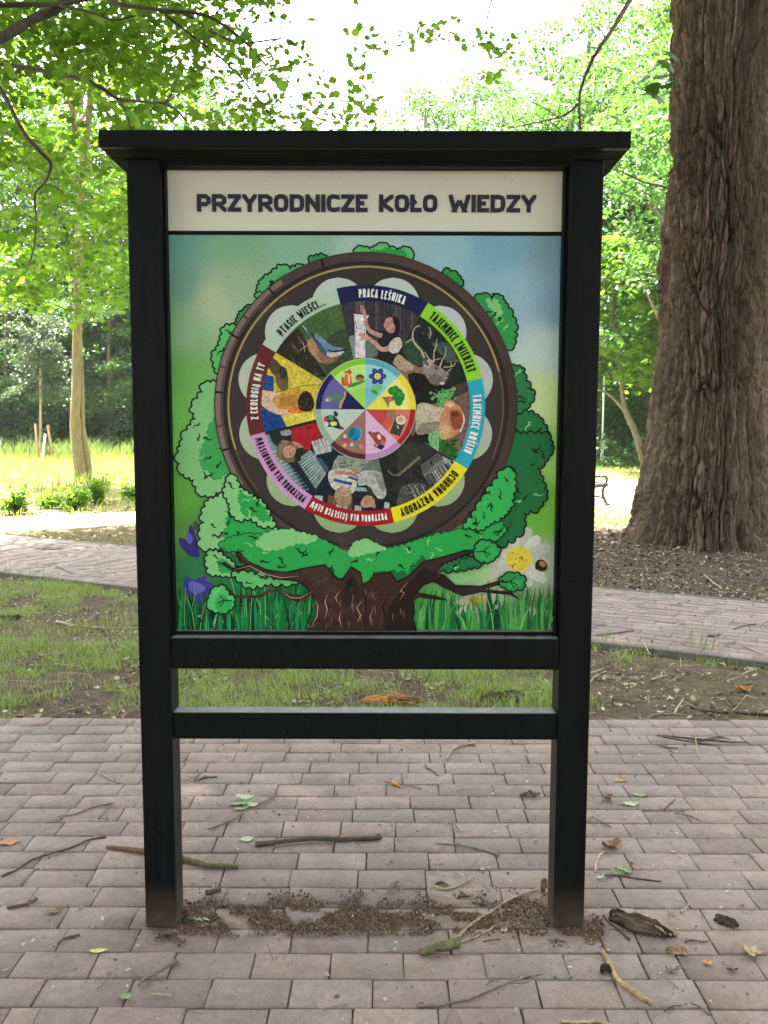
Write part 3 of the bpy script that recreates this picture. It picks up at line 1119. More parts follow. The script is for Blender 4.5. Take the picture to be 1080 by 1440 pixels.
daisy(729.5, 785.5, 19, 17.5, 13, 44, 8.5, (176, 178, 168), (192, 172, 60), .15)
for g in range(3):
    pass
A.poly(ell(761, 795, 9, 8, 40), S(42, 20, 15))
A.poly(ell(763, 793, 5, 4, 40), S(140, 105, 55))
A.poly(ell(755.5, 798, 3.2, 3.2, 0, 10), S(20, 14, 12))
A.stroke([(761, 788), (759, 783)], .6, S(25, 15, 12)); A.stroke([(767, 799), (770, 803)], .6, S(25, 15, 12))
for x, h, ln, wd in ((690, 72, -4, 9), (705, 50, 6, 6), (728, 40, 2, 7), (742, 46, -3, 8), (755, 75, 6, 1.2), (766, 80, 8, 1.2), (715, 58, 0, 1.2), (735, 78, 1, 1.2), (620, 62, 3, 8), (637, 48, -2, 7), (655, 32, -4, 6), (604, 55, 2, 5), (682, 30, -4, 9), (697, 34, 5, 10), (752, 28, 3, 10), (770, 20, -3, 9), (645, 60, 0, 1.3), (611, 66, -3, 1.3), (660, 40, 6, 1.3)):
    A.poly([(x - wd / 2, YB), (min(778, x + wd / 2), YB), (min(778, x + ln * .4 + wd * .4), YB - h * .55), (x + ln, YB - h), (x + ln * .4 - wd * .4, YB - h * .55)], S(*rg.choice([(14, 62, 34), (22, 85, 42), (12, 48, 28), (30, 100, 50)])))
A.mesh('printed_daisies', poster)
# bellflowers
BELLS = (((q3([(100, 505), (112, 498), (128, 520), (148, 600), (156, 668), (105, 662), (70, 630), (48, 600), (48, 565), (75, 570), (92, 572)]), (44, 42, 110)),
          (q3([(90, 530), (120, 560), (110, 600), (85, 578)]), (84, 84, 150)),
          (q3([(122, 480), (138, 472), (152, 500), (146, 530), (128, 515)]), (62, 78, 62))),
         ((q3([(78, 772), (120, 790), (165, 778), (200, 770), (190, 795), (232, 815), (205, 850), (175, 900), (135, 920), (128, 880), (78, 862)]), (52, 50, 122)),
          (q3([(105, 800), (160, 812), (190, 840), (140, 870), (100, 845)]), (88, 86, 155))))
for bell in BELLS:
    A = Art(); A.lay = 50
    for pts, c in bell: A.poly(sm(pts, 3), S(*c))
    A.mesh('printed_bellflower', poster)
A = Art(); A.lay = 50
# small credit line, bottom left
A.poly([(273.5, 864.8), (277, 864.8), (277, 868), (273.5, 868)], S(110, 50, 35))
for i, (xa, xb) in enumerate(((278.3, 280.6), (281.1, 282.8), (283.3, 285.4), (285.9, 287.6), (288.2, 290), (290.6, 292.4), (292.9, 294.8))):
    A.poly([(xa, 865.2), (xb, 865.2), (xb, 867.7), (xa, 867.7)], S(140, 158, 145), step=False)
A.mesh('credit_line', poster)

# ------------------------------------------------------------------ printed tree
LG, MG, DG, VD = (112, 168, 108), (34, 134, 62), (26, 92, 52), (20, 70, 42)
OUT = S(14, 28, 20)
A = Art(); A.lay = 60
def clump(pts, col, seed, size=8, depth=.42, outline=2.3, patch=None, arcs=3, arccol=OUT):
    sc = scallop(pts, size, depth, seed)
    A.poly(sc, S(*col))
    r_ = random.Random(seed * 7 + 1)
    n = len(pts)
    cx, cy = sum(p[0] for p in pts) / n, sum(p[1] for p in pts) / n
    if patch:
        col2, dx, dy, sc2 = patch
        in_ = [(cx + (p[0] - cx) * sc2 + dx, cy + (p[1] - cy) * sc2 + dy) for p in pts]
        in_ = [p if inside(p, pts) else (cx + (p[0] - cx) * .55, cy + (p[1] - cy) * .55) for p in in_]
        A.poly(scallop(in_, size * .7, .4, seed + 5), S(*col2))
    if outline:
        A.stroke(sc, outline, OUT, closed=True)
    for _ in range(int(arcs * 1.8)):
        for _t in range(12):
            p = (r_.uniform(min(q[0] for q in pts), max(q[0] for q in pts)), r_.uniform(min(q[1] for q in pts), max(q[1] for q in pts)))
            if inside(p, pts) and inside((p[0] + 7, p[1] + 5), pts) and inside((p[0] - 6, p[1] + 6), pts): break
        else: continue
        a = r_.uniform(0, 6.28); rr_ = r_.uniform(4, 8)
        arc = [(p[0] + rr_ * math.cos(a + t), p[1] + rr_ * math.sin(a + t)) for t in (0, .5, 1, 1.5, 2)]
        arc += [(arc[-1][0] + rr_ * .5 * math.cos(a + 1.2 + t), arc[-1][1] + rr_ * .5 * math.sin(a + 1.2 + t)) for t in (.5, 1.1, 1.7)]
        A.stroke(arc, 2.3 if r_.random() < .7 else 1.8, arccol if r_.random() < .72 else S(*LG), taper=True)
def inside(p, poly):
    c = False
    n = len(poly)
    for i in range(n):
        a, b = poly[i], poly[(i + 1) % n]
        if (a[1] > p[1]) != (b[1] > p[1]) and p[0] < (b[0] - a[0]) * (p[1] - a[1]) / (b[1] - a[1]) + a[0]:
            c = not c
    return c

# clumps behind the wheel, left
clump(q1([(465, 345), (470, 290), (490, 245), (545, 205), (600, 165), (650, 185), (700, 160), (725, 185), (700, 230), (620, 290), (520, 350)]), (78, 150, 98), 1, patch=(MG, 6, 4, .6), arcs=2)
clump(q1([(750, 150), (780, 115), (830, 110), (850, 130), (800, 165)]), (48, 125, 72), 2, 7, arcs=0)
clump(q1([(350, 490), (370, 430), (425, 380), (450, 400), (400, 480)]), (48, 125, 72), 3, 7, arcs=0)
clump(q1([(245, 752), (225, 660), (260, 600), (290, 500), (345, 485), (360, 590), (330, 680), (290, 725)]), (80, 160, 90), 4, patch=(MG, 5, 3, .6), arcs=3)
clump([(497, 355), (500, 349), (512, 347.5), (520, 350), (529, 345), (538, 341), (548, 347), (558, 351), (571, 347), (580, 352), (581, 364), (540, 366)], (78, 160, 100), 5, 8, .25, patch=(MG, 6, 3, .6), arcs=1)
clump(q2([(432, 200), (480, 198), (520, 222), (545, 262), (535, 280), (490, 255)]), (40, 125, 66), 6, 8, arcs=1)
clump(q2([(605, 345), (640, 322), (700, 342), (750, 330), (790, 395), (830, 480), (822, 600), (790, 628), (740, 560), (690, 480), (640, 400)]), (44, 130, 70), 7, 10, patch=((110, 170, 110), -4, -14, .35), arcs=4)
clump(q2([(800, 710), (860, 718), (885, 790), (930, 880), (890, 945), (830, 990)]), (36, 105, 62), 8, 10, arcs=3)
clump(q2([(830, 985), (900, 960), (960, 990), (1000, 1060), (1000, 1110), (840, 1120)]), (32, 98, 56), 9, 10, arcs=2)
clump([(304, 537), (288, 538), (284, 551), (270, 571), (274, 589), (263, 604), (256, 618), (251, 635), (252, 664), (272, 675), (279, 695), (296, 698), (316, 686), (340, 690), (330, 640), (316, 600), (310, 570)], LG, 10, 10, patch=((52, 140, 72), 14, 10, .55), arcs=7)
# dark side, right
clump(q4([(770, 0), (1010, 0), (1030, 90), (990, 150), (950, 190), (975, 260), (998, 330), (960, 400), (875, 430), (875, 510), (830, 560), (740, 610), (640, 650), (520, 640), (560, 500), (650, 300), (720, 150)]), DG, 11, 11, arcs=11)
clump(q3([(190, 690), (208, 630), (260, 640), (330, 690), (370, 745), (300, 772), (212, 762)]), LG, 14, 9, patch=((40, 140, 70), 8, 4, .5), arcs=1)
clump(q3([(330, 755), (420, 752), (560, 790), (700, 790), (660, 815), (545, 812), (430, 832), (385, 805)]), (86, 160, 96), 15, 10, arcs=2)
A.mesh('printed_crown', poster)

# ------------------------------------------------------------------ the wheel
wheel = None
A = Art(); A.lay = 300
BASE = YP - LAY * 300
# wooden rim, dark inner field, gold line
disc(A, S(34, 29, 28), 0, 213, n=120)
for i in range(16):
    a0, a1 = i * 22.5 + 6, (i + 1) * 22.5 + 5.4
    am = (a0 + a1) / 2
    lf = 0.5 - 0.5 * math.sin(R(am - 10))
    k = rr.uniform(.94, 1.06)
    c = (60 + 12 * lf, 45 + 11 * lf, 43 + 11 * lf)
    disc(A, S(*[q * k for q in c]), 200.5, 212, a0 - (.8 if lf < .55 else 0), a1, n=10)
# pale face of the outer ring on its left side (a bevel printed in lighter brown)
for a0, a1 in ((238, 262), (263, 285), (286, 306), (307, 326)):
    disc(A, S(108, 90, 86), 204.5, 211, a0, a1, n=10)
for i in range(16):
    if not 205 < (i * 22.5 + 5.6) < 350: continue
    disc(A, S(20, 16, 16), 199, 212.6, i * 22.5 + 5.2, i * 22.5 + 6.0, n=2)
disc(A, S(48, 42, 40), 166, 196, n=120)
disc(A, S(146, 124, 84), 191.6, 194.2, -52, 75, n=60)
disc(A, S(146, 124, 84), 191.6, 194.2, 252, 308, n=30)
disc(A, S(92, 78, 58), 192.2, 193.8, 75, 112, n=20)
disc(A, S(80, 68, 52), 192.2, 193.8, 232, 252, n=20)
wheel = A.mesh('wheel', None)
bpart(wheel)
# the twelve pale lobes
A = Art(); A.lay = 345
for i in range(12):
    a = 15 + 30 * i
    cx, cz = CW[0] + math.sin(R(a)) * 146 / PXM, CW[1] + math.cos(R(a)) * 146 / PXM
    A.lay += 1
    up = math.cos(R(a)); sd_ = math.sin(R(a))
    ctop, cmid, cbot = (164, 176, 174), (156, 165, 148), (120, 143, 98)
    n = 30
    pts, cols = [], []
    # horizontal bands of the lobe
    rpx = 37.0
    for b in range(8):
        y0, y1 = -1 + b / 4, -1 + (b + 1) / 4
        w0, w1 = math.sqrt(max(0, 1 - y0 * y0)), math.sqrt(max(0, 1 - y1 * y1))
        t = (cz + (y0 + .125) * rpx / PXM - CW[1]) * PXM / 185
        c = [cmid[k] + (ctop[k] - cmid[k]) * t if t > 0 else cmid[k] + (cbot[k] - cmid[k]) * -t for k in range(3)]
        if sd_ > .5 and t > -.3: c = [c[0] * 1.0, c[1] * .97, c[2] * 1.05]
        q = []
        for e in range(5):
            yv = y0 + (y1 - y0) * e / 4
            q.append((math.sqrt(max(0, 1 - yv * yv)), yv))
        poly = [(cx - x_ * rpx / PXM, cz + y_ * rpx / PXM) for x_, y_ in q] + [(cx + x_ * rpx / PXM, cz + y_ * rpx / PXM) for x_, y_ in reversed(q)]
        if b in (0,): poly = poly[1:]
        if b == 7:
            poly = poly[:4] + poly[5:]
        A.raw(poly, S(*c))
A.mesh('lobe_ring', wheel)

LABELS = [(-14, 'PRACA LEŚNIKA', (25, 25, 66), (205, 208, 205), 11.5, (-9, 23)[0], 6.2),
          (31, 'TAJEMNICE ZWIERZĄT', (126, 182, 48), (22, 26, 20), 12.5, 0, 5.9),
          (76, 'TAJEMNICE ROŚLIN', (36, 142, 164), (196, 214, 212), 12, 0, 5.4),
          (121, 'OCHRONA PRZYRODY', (202, 190, 34), (24, 24, 18), 12, 0, 6.2),
          (166, 'PRZYRODA DLA ŚCISŁYCH GŁÓW', (138, 24, 30), (205, 200, 195), 9.5, 0, 4.6),
          (211, 'PRZYRODA DLA HUMANISTÓW', (178, 130, 176), (26, 20, 30), 10, 0, 5.0),
          (256, 'Z EKOLOGIĄ NA TY', (84, 32, 34), (210, 202, 196), 10.5, 0, 5.8),
          (301, 'PTASIE WIEŚCI...', (154, 174, 160), (22, 26, 24), 11.5, 0, 5.8)]
SPAN = {'PRACA LEŚNIKA': (-3.5, 20.5), 'TAJEMNICE ZWIERZĄT': (35.5, 71.5), 'TAJEMNICE ROŚLIN': (83.5, 114), 'OCHRONA PRZYRODY': (125.5, 161.5),
        'PRZYRODA DLA ŚCISŁYCH GŁÓW': (169, 209.5), 'PRZYRODA DLA HUMANISTÓW': (213.5, 254), 'Z EKOLOGIĄ NA TY': (263.5, 292.5), 'PTASIE WIEŚCI...': (310, 338.5)}
for a0, txt, bgc, fgc, hh, _, wn in LABELS:
    A = Art(); A.lay = 370
    disc(A, S(*bgc), 146, 168, a0, a0 + 45, n=24)
    band_o = A.mesh('label_band', wheel)
    A = Art(); A.lay = 374
    s0, s1 = SPAN[txt]
    rb = 157 - hh / 2 - .2
    rmid = 157.0
    arc = R(s1 - s0) * rmid
    t_ = hh * 0.175
    w0 = wn
    for _ in range(14):
        wd = put_text(A, txt, hh, w0, t_, 1.5, w0 * .75, None, None, measure=True)
        w0 *= 1 + .6 * (arc / wd - 1)
    def mp(x, y, s0=s0, rb=rb):
        th = R(s0) + x / rmid
        r_ = (rb + y) / PXM
        return (CW[0] + math.sin(th) * r_, CW[1] + math.cos(th) * r_)
    put_text(A, txt, hh, w0, t_, 1.5, w0 * .75, S(*fgc), mp, jit=random.Random(len(txt)))
    A.mesh('lettering', band_o)

# ------------------------------------------------------------------ the eight printed photographs
def sector_clip(pts, a0, a1, r0=70.0, r1=146.4):
    """clip a pixel polygon to a ring sector (polar, done on the panel)"""
    out = []
    A_ = Art()
    for p in pts:
        q = A_.P(p)
        out.append(q)
    # clip by the two radial half-planes
    for ang, sg in ((a0, 1), (a1, -1)):
        nx, nz = math.cos(R(ang)) * sg, -math.sin(R(ang)) * sg
        res = []
        n = len(out)
        for i in range(n):
            a, b = out[i], out[(i + 1) % n]
            da = (a[0] - CW[0]) * nx + (a[1] - CW[1]) * nz
            db = (b[0] - CW[0]) * nx + (b[1] - CW[1]) * nz
            if da >= 0: res.append(a)
            if (da >= 0) != (db >= 0):
                t = da / (da - db)
                res.append((a[0] + (b[0] - a[0]) * t, a[1] + (b[1] - a[1]) * t))
        out = res
        if len(out) < 3: return []
    # clip to the outer circle with tangent planes
    am = (a0 + a1) / 2
    for k in range(11):
        ang = a0 + (a1 - a0) * k / 10
        nx, nz = math.sin(R(ang)), math.cos(R(ang))
        lim = r1 / PXM
        res = []
        n = len(out)
        for i in range(n):
            a, b = out[i], out[(i + 1) % n]
            da = lim - ((a[0] - CW[0]) * nx + (a[1] - CW[1]) * nz)
            db = lim - ((b[0] - CW[0]) * nx + (b[1] - CW[1]) * nz)
            if da >= 0: res.append(a)
            if (da >= 0) != (db >= 0):
                t = da / (da - db)
                res.append((a[0] + (b[0] - a[0]) * t, a[1] + (b[1] - a[1]) * t))
        out = res
        if len(out) < 3: return []
    return out

class Photo:
    def __init__(s, a0, bgc):
        s.a0, s.a1 = a0, a0 + 45
        s.A = Art(); s.A.lay = 370
        disc(s.A, S(*bgc), 66, 146.6, a0, a0 + 45, n=20)
    def p(s, pts, col, sm_=0, step=True):
        if sm_: pts = sm(pts, sm_)
        q = sector_clip(pts, s.a0, s.a1)
        if len(q) > 2:
            s.A.lay += 1 if step else 0
            s.A.raw(q, S(*col))
    def l(s, pts, wd, col):
        pts = sm(pts, 3, False) if len(pts) > 2 else pts
        L, Rt = [], []
        n = len(pts)
        for i in range(n):
            a, b = Vector(pts[max(0, i - 1)]), Vector(pts[min(n - 1, i + 1)])
            d = (b - a); d = d.normalized() if d.length > 1e-6 else Vector((1, 0))
            w_ = wd if not isinstance(wd, tuple) else wd[0] + (wd[1] - wd[0]) * i / (n - 1)
            nn = Vector((-d.y, d.x)) * w_ * .5
            L.append(tuple(Vector(pts[i]) + nn)); Rt.append(tuple(Vector(pts[i]) - nn))
        s.p(L + Rt[::-1], col)
    def speck(s, n, box_, cols, r=(.6, 1.6), seed=1, el=1.0, rot=None):
        r_ = random.Random(seed)
        s.A.lay += 1
        for i in range(n):
            if i % 12 == 0: s.A.lay += 1
            x, y = r_.uniform(box_[0], box_[2]), r_.uniform(box_[1], box_[3])
            a = r_.uniform(*r)
            s.p(ell(x, y, a * el, a, rot if rot is not None else r_.uniform(0, 180), 7), r_.choice(cols), step=False)
    def done(s):
        o = s.A.mesh('printed_photo', wheel); o.data.materials[0] = M_PHOTO; return o

b1, b2, b3, b4, b5 = zq(370, 410, 7.714), zq(480, 410, 6.0), zq(560, 540, 8.308), zq(430, 620, 6.353), zq(340, 560, 7.714)
# bird on a trunk
p = Photo(301, (52, 76, 42))
p.p(b1([(330, 330), (1000, 100), (940, 500), (700, 560), (500, 400)]), (58, 84, 46), 3)
p.p(b1([(650, 550), (960, 400), (960, 700), (700, 900)]), (44, 62, 44), 3)
p.p(b1([(700, 120), (900, 120), (900, 320), (760, 360)]), (64, 90, 50), 3)
p.p(b1([(100, 640), (240, 520), (380, 400), (440, 480), (520, 640), (600, 780), (700, 926), (100, 926)]), (38, 34, 28))
rb_ = random.Random(5)
for i in range(60):
    x, y = rb_.uniform(160, 620), rb_.uniform(430, 900)
    l_ = rb_.uniform(30, 90)
    p.l(b1([(x, y), (x + l_ * .35, y + l_ * .6), (x + l_ * .6, y + l_ * 1.1)]) if inside((x, y), [(150, 620), (380, 410), (520, 660), (640, 926), (300, 926)]) else b1([(300, 800), (330, 850)]), rb_.uniform(.5, 1.5), rb_.choice([(78, 70, 58), (24, 21, 19), (96, 84, 66), (58, 50, 40), (20, 18, 16)]))
p.p(b1([(430, 372), (470, 395), (520, 450), (570, 540), (600, 610), (560, 620), (520, 540), (490, 480), (460, 420)]), (70, 86, 100))
p.p(b1([(485, 560), (520, 510), (570, 560), (620, 660), (700, 700), (780, 720), (800, 745), (720, 785), (620, 770), (560, 720), (500, 640)]), (150, 112, 84), 2)
p.p(b1([(580, 640), (700, 690), (860, 660), (820, 720), (740, 780), (640, 770)]), (120, 86, 64), 2)
p.p(b1([(560, 450), (640, 500), (720, 570), (790, 600), (860, 615), (880, 640), (800, 650), (720, 660), (690, 700), (620, 650), (580, 560)]), (92, 118, 140), 2)
p.p(b1([(580, 520), (640, 590), (690, 660), (680, 700), (610, 640)]), (54, 78, 104), 2)
p.p(b1([(690, 665), (780, 660), (880, 645), (840, 690), (760, 715), (710, 705)]), (168, 160, 156), 2)
p.l(b1([(695, 630), (740, 650), (800, 650), (880, 635)]), (1.2, 2.8), (18, 20, 24))
p.l(b1([(870, 640), (935, 630)]), (1.8, .4), (24, 26, 28))
p.l(b1([(500, 420), (560, 510), (595, 560)]), 1.6, (24, 28, 38))
p.l(b1([(430, 372), (480, 430)]), 1.4, (150, 160, 165))
for l in ([(490, 580), (440, 610), (400, 645)], [(450, 605), (430, 545)], [(455, 600), (450, 660)], [(500, 570), (470, 520)]): p.l(b1(l), .8, (176, 156, 120))
p.speck(60, (395, 440, 480, 520), [(40, 66, 36), (66, 90, 50), (50, 74, 44)], (1, 3), 3) if False else None
p.done()
# forester by a birch
p = Photo(-14, (56, 52, 60))
for i in range(26):
    x = 482 + i * 4.6 + rb_.uniform(-1, 1)
    p.p([(x, 415), (x + 3.5, 415), (x + 3, 470 + rb_.uniform(0, 40)), (x - .5, 470)], rb_.choice([(48, 44, 52), (66, 60, 68), (60, 54, 60), (42, 40, 46), (74, 66, 72)]))
p.p(b2([(0, 100), (120, 110), (120, 300), (90, 400), (40, 420), (0, 260)]), (44, 44, 54), 2)
p.p(b2([(70, 380), (130, 400), (130, 560), (60, 560)]), (104, 122, 118), 2)
p.p(b2([(190, 400), (260, 430), (310, 520), (280, 560), (190, 560)]), (84, 98, 92), 2)
p.p(b2([(105, 190), (235, 205), (212, 240), (205, 360), (200, 560), (120, 560), (118, 400), (112, 260)]), (190, 184, 192))
p.p(b2([(105, 190), (235, 205), (212, 222), (120, 210)]), (206, 202, 206))
for x, y in ((122, 262), (124, 340), (196, 268), (195, 330), (128, 300)): p.p(b2(ell(x, y, 4, 16, 10, 8)), (70, 62, 70))
p.p(b2([(300, 560), (330, 470), (300, 420), (350, 370), (440, 360), (500, 390), (520, 440), (470, 560), (440, 620)]), (26, 23, 27), 2)
p.p(b2([(320, 330), (400, 340), (450, 300), (440, 360), (340, 440)]), (30, 27, 31), 2)
p.p(b2([(390, 270), (430, 215), (480, 225), (495, 300), (480, 360), (440, 390), (420, 310)]), (24, 20, 24), 2)
p.p(b2([(362, 262), (385, 225), (430, 222), (440, 270), (465, 280), (450, 320), (400, 345), (372, 315), (358, 290)]), (156, 116, 110), 2)
p.p(b2([(430, 225), (470, 215), (492, 290), (470, 350), (448, 280)]), (24, 20, 24), 2)
p.p(b2([(410, 320), (455, 300), (440, 350), (405, 350)]), (146, 106, 100), 2)
p.l(b2([(380, 262), (398, 262)]), .6, (60, 40, 42))
p.l(b2([(168, 130), (190, 160), (205, 250), (230, 320), (290, 360), (345, 375)]), (4, 6.5), (160, 122, 114))
p.l(b2([(150, 360), (210, 385), (280, 430), (340, 490), (400, 480)]), (4.5, 7), (168, 126, 116))
p.p(b2([(160, 122), (185, 120), (200, 170), (165, 180)]), (150, 108, 100), 2)
p.p(b2([(148, 352), (200, 350), (235, 385), (215, 410), (170, 400)]), (172, 130, 120), 2)
p.p(b2([(390, 470), (440, 400), (490, 390), (512, 430), (500, 500), (430, 525)]), (176, 164, 156), 2)
p.done()
# stag
p = Photo(31, (26, 34, 30))
p.p(b2([(520, 440), (640, 420), (740, 600), (700, 620), (560, 600)]), (40, 62, 48), 2)
p.p(b2([(760, 440), (900, 440), (1000, 620), (940, 660), (860, 560)]), (62, 74, 66), 2)
p.p(b2([(640, 200), (760, 260), (850, 420), (760, 420), (680, 300)]), (22, 36, 30), 2)
p.p(b2([(780, 640), (1060, 600), (1060, 800), (800, 860)]), (24, 32, 28), 2)
p.speck(50, (590, 450, 660, 540), [(50, 66, 58), (30, 44, 36), (70, 84, 74), (20, 26, 24)], (1, 3.4), 9)
p.p(b2([(430, 600), (480, 530), (560, 590), (660, 640), (740, 640), (720, 760), (640, 860), (520, 700)]), (110, 90, 74), 2)
p.p(b2([(480, 530), (560, 590), (620, 640), (540, 680), (440, 610)]), (154, 132, 112), 2)
p.p(b2([(560, 700), (700, 700), (760, 780), (900, 780), (880, 880), (640, 900)]), (22, 20, 20), 2)
p.p(b2([(690, 590), (740, 590), (790, 620), (850, 650), (900, 690), (920, 715), (880, 745), (840, 790), (760, 780), (720, 720), (690, 660)]), (120, 110, 104), 2)
p.p(b2([(740, 700), (850, 720), (840, 790), (760, 780)]), (92, 84, 80), 2)
p.p(b2([(700, 600), (730, 575), (760, 600), (740, 640), (710, 650)]), (150, 142, 138), 2)
p.p(b2([(690, 560), (700, 610), (740, 630), (720, 580)]), (84, 74, 68), 2)
p.p(b2(ell(798, 648, 12, 8)), (20, 18, 18)); p.p(b2(ell(905, 715, 16, 11)), (26, 24, 24)); p.p(b2(ell(850, 775, 22, 12)), (176, 170, 166))
for l, w_ in (([(662, 285), (620, 310), (600, 370), (620, 440), (668, 490)], (1.2, 3.4)), ([(600, 400), (540, 435)], (2.6, 1)), ([(740, 300), (755, 350), (740, 400)], (2, 1)), ([(700, 510), (740, 570), (780, 600)], (1.5, 2.6)),
              ([(805, 395), (800, 460), (780, 520), (780, 590)], (1, 2)), ([(875, 465), (880, 520), (850, 580), (830, 640)], (1, 2)), ([(780, 580), (840, 565)], (1.6, .8)), ([(860, 640), (940, 630), (960, 600)], (1.6, 1)), ([(920, 590), (930, 630)], (1, 1)), ([(880, 690), (930, 650)], (2, 1)), ([(670, 490), (700, 560)], (3, 3))):
    p.l(b2(l), w_, (158, 142, 124))
p.done()
# mushroom
p = Photo(76, (94, 76, 70))
p.p(b3([(200, 0), (660, 0), (560, 100), (420, 230), (360, 260), (210, 240)]), (20, 22, 22))
p.p(b3([(660, 0), (850, 0), (860, 60), (660, 160), (600, 200)]), (58, 46, 44), 2)
p.p(b3([(400, 110), (600, 60), (660, 60), (620, 160), (540, 220), (520, 280), (420, 260), (480, 180)]), (84, 140, 84), 2)
p.speck(40, (605, 545, 640, 572), [(50, 110, 54), (96, 156, 96), (20, 40, 24), (70, 130, 70)], (.8, 2.4), 4)
p.p(b3([(700, 560), (860, 300), (840, 620), (700, 860)]), (104, 76, 70), 2)
p.p(b3([(480, 640), (560, 680), (640, 720), (740, 860), (660, 960), (480, 860), (300, 760)]), (38, 78, 34), 2)
p.speck(70, (610, 615, 650, 655), [(30, 70, 28), (50, 100, 42), (24, 54, 26), (64, 112, 52)], (.8, 2.4), 6)
p.p(b3([(200, 560), (470, 530), (460, 640), (340, 700), (200, 700)]), (22, 24, 24), 2)
p.p(b3([(380, 545), (470, 540), (470, 760), (480, 810), (400, 760), (350, 640)]), (108, 160, 112), 2)
for l in ([(400, 560), (380, 700)], [(440, 560), (440, 780)], [(350, 620), (420, 780)], [(310, 680), (440, 790)]): p.l(b3(l), .9, (60, 110, 66))
p.p(b3([(215, 300), (250, 225), (360, 230), (440, 270), (540, 280), (500, 370), (480, 500), (380, 545), (260, 590), (200, 540)]), (164, 152, 138), 2)
p.p(b3([(260, 470), (400, 440), (490, 450), (470, 540), (260, 595), (205, 560)]), (120, 110, 100), 2)
p.p(b3([(530, 300), (540, 220), (600, 190), (690, 240), (760, 340), (765, 460), (720, 560), (640, 620), (560, 650), (490, 640), (470, 540), (490, 380)]), (166, 112, 80), 2)
p.p(b3([(600, 330), (690, 300), (750, 380), (740, 500), (660, 540), (620, 460)]), (124, 62, 42), 2)
p.p(b3([(500, 440), (560, 420), (620, 560), (560, 640), (490, 640), (475, 560)]), (176, 138, 104), 2)
p.p(b3([(545, 250), (600, 200), (660, 240), (600, 280)]), (188, 150, 118), 2)
p.p(b3([(620, 345), (700, 330), (700, 380), (640, 385)]), (92, 40, 34), 2)
p.l(b3([(755, 340), (768, 440), (720, 560)]), (1, 2.5), (206, 182, 172))
p.done()
# black and white forest
p = Photo(121, (30, 30, 31))
p.p(b3([(100, 700), (300, 700), (420, 780), (340, 860), (120, 1000), (0, 1040), (0, 780)]), (42, 42, 42), 2)
p.p(b3([(260, 950), (450, 800), (520, 850), (500, 900), (280, 1060)]), (66, 66, 66))
for i in range(6): p.l(b3([(260 + i * 6, 960 + i * 20), (480, 815 + i * 18)]), .6, (92, 92, 92))
p.p(b3([(290, 1060), (510, 870), (700, 960), (620, 1060), (480, 1180), (400, 1230)]), (104, 104, 104))
p.p(b3([(0, 1300), (60, 1180), (300, 1160), (340, 1260), (200, 1390), (0, 1440)]), (70, 70, 70), 2)
p.p(b3([(510, 840), (690, 930), (600, 980), (540, 920)]), (138, 138, 136))
rb_ = random.Random(8)
for i in range(60):
    t = rb_.random()
    x, y = 300 + 340 * t, 1080 - 200 * t
    l_ = rb_.uniform(80, 220)
    p.l(b3([(x, y), (x + l_ * .5, y + l_ * .8)]), rb_.uniform(.3, 1.4), rb_.choice([(40, 40, 40), (170, 170, 168), (58, 58, 58), (190, 190, 188), (36, 36, 36)]))
for i in range(40):
    x, y = rb_.uniform(20, 320), rb_.uniform(1170, 1300)
    p.l(b3([(x, y), (x + 60, y + 110)]), rb_.uniform(.3, 1.3), rb_.choice([(30, 30, 30), (130, 130, 130), (44, 44, 44), (150, 150, 148)]))
p.speck(60, (562, 650, 610, 700), [(52, 52, 52), (24, 24, 24), (64, 64, 62)], (.6, 2), 5)
p.l(b3([(-10, 1070), (110, 970), (250, 850)]), (3.4, 4.0), (112, 100, 80))
p.l(b3([(10, 1045), (240, 850)]), .7, (58, 52, 44))
p.l(b4([(730, 260), (780, 305), (830, 300)]), 1.2, (110, 108, 102))
p.done()
# two people over papers, upside down on the wheel
p = Photo(166, (24, 27, 40))
p.p(b4([(240, 230), (290, 130), (420, 150), (560, 170), (620, 180), (480, 280), (260, 250)]), (124, 130, 118), 2)
rb_ = random.Random(9)
for i in range(22):
    x, y = rb_.uniform(270, 560), rb_.uniform(150, 240)
    p.l(b4([(x, y), (x + rb_.uniform(20, 60), y + rb_.uniform(-6, 16))]), rb_.uniform(.6, 1.6), rb_.choice([(64, 84, 72), (84, 84, 76), (150, 154, 140), (54, 62, 60)]))
p.p(b4([(560, 190), (650, 150), (690, 300), (560, 290), (470, 290)]), (88, 98, 92), 2)
p.p(b4([(470, 290), (560, 260), (680, 290), (720, 440), (700, 510), (640, 510), (590, 440), (540, 390), (470, 400)]), (150, 152, 148), 2)
p.p(b4([(620, 300), (690, 310), (715, 440), (660, 420)]), (112, 116, 114), 2)
p.p(b4([(200, 310), (240, 250), (440, 260), (470, 330), (440, 440), (400, 470), (330, 400), (270, 440), (220, 390)]), (168, 164, 156), 2)
p.l(b4([(250, 345), (330, 365), (415, 385)]), 4.2, (30, 62, 124)); p.l(b4([(380, 320), (465, 350)]), 3.4, (34, 66, 120))
p.l(b4([(260, 280), (350, 285), (430, 300), (470, 330)]), (5, 4), (150, 112, 96)); p.l(b4([(400, 240), (440, 270), (460, 300)]), 4, (140, 104, 88))
p.p(b4([(440, 410), (550, 420), (550, 450), (440, 445)]), (130, 150, 152))
for x, y, w_, h_ in ((80, 485, 75, 70), (215, 500, 50, 70), (340, 560, 50, 70), (440, 575, 60, 70), (705, 545, 45, 60), (270, 565, 52, 60)): p.p(b4([(x, y), (x + w_, y + 6), (x + w_ - 6, y + h_), (x - 6, y + h_ - 6)]), (142, 154, 154))
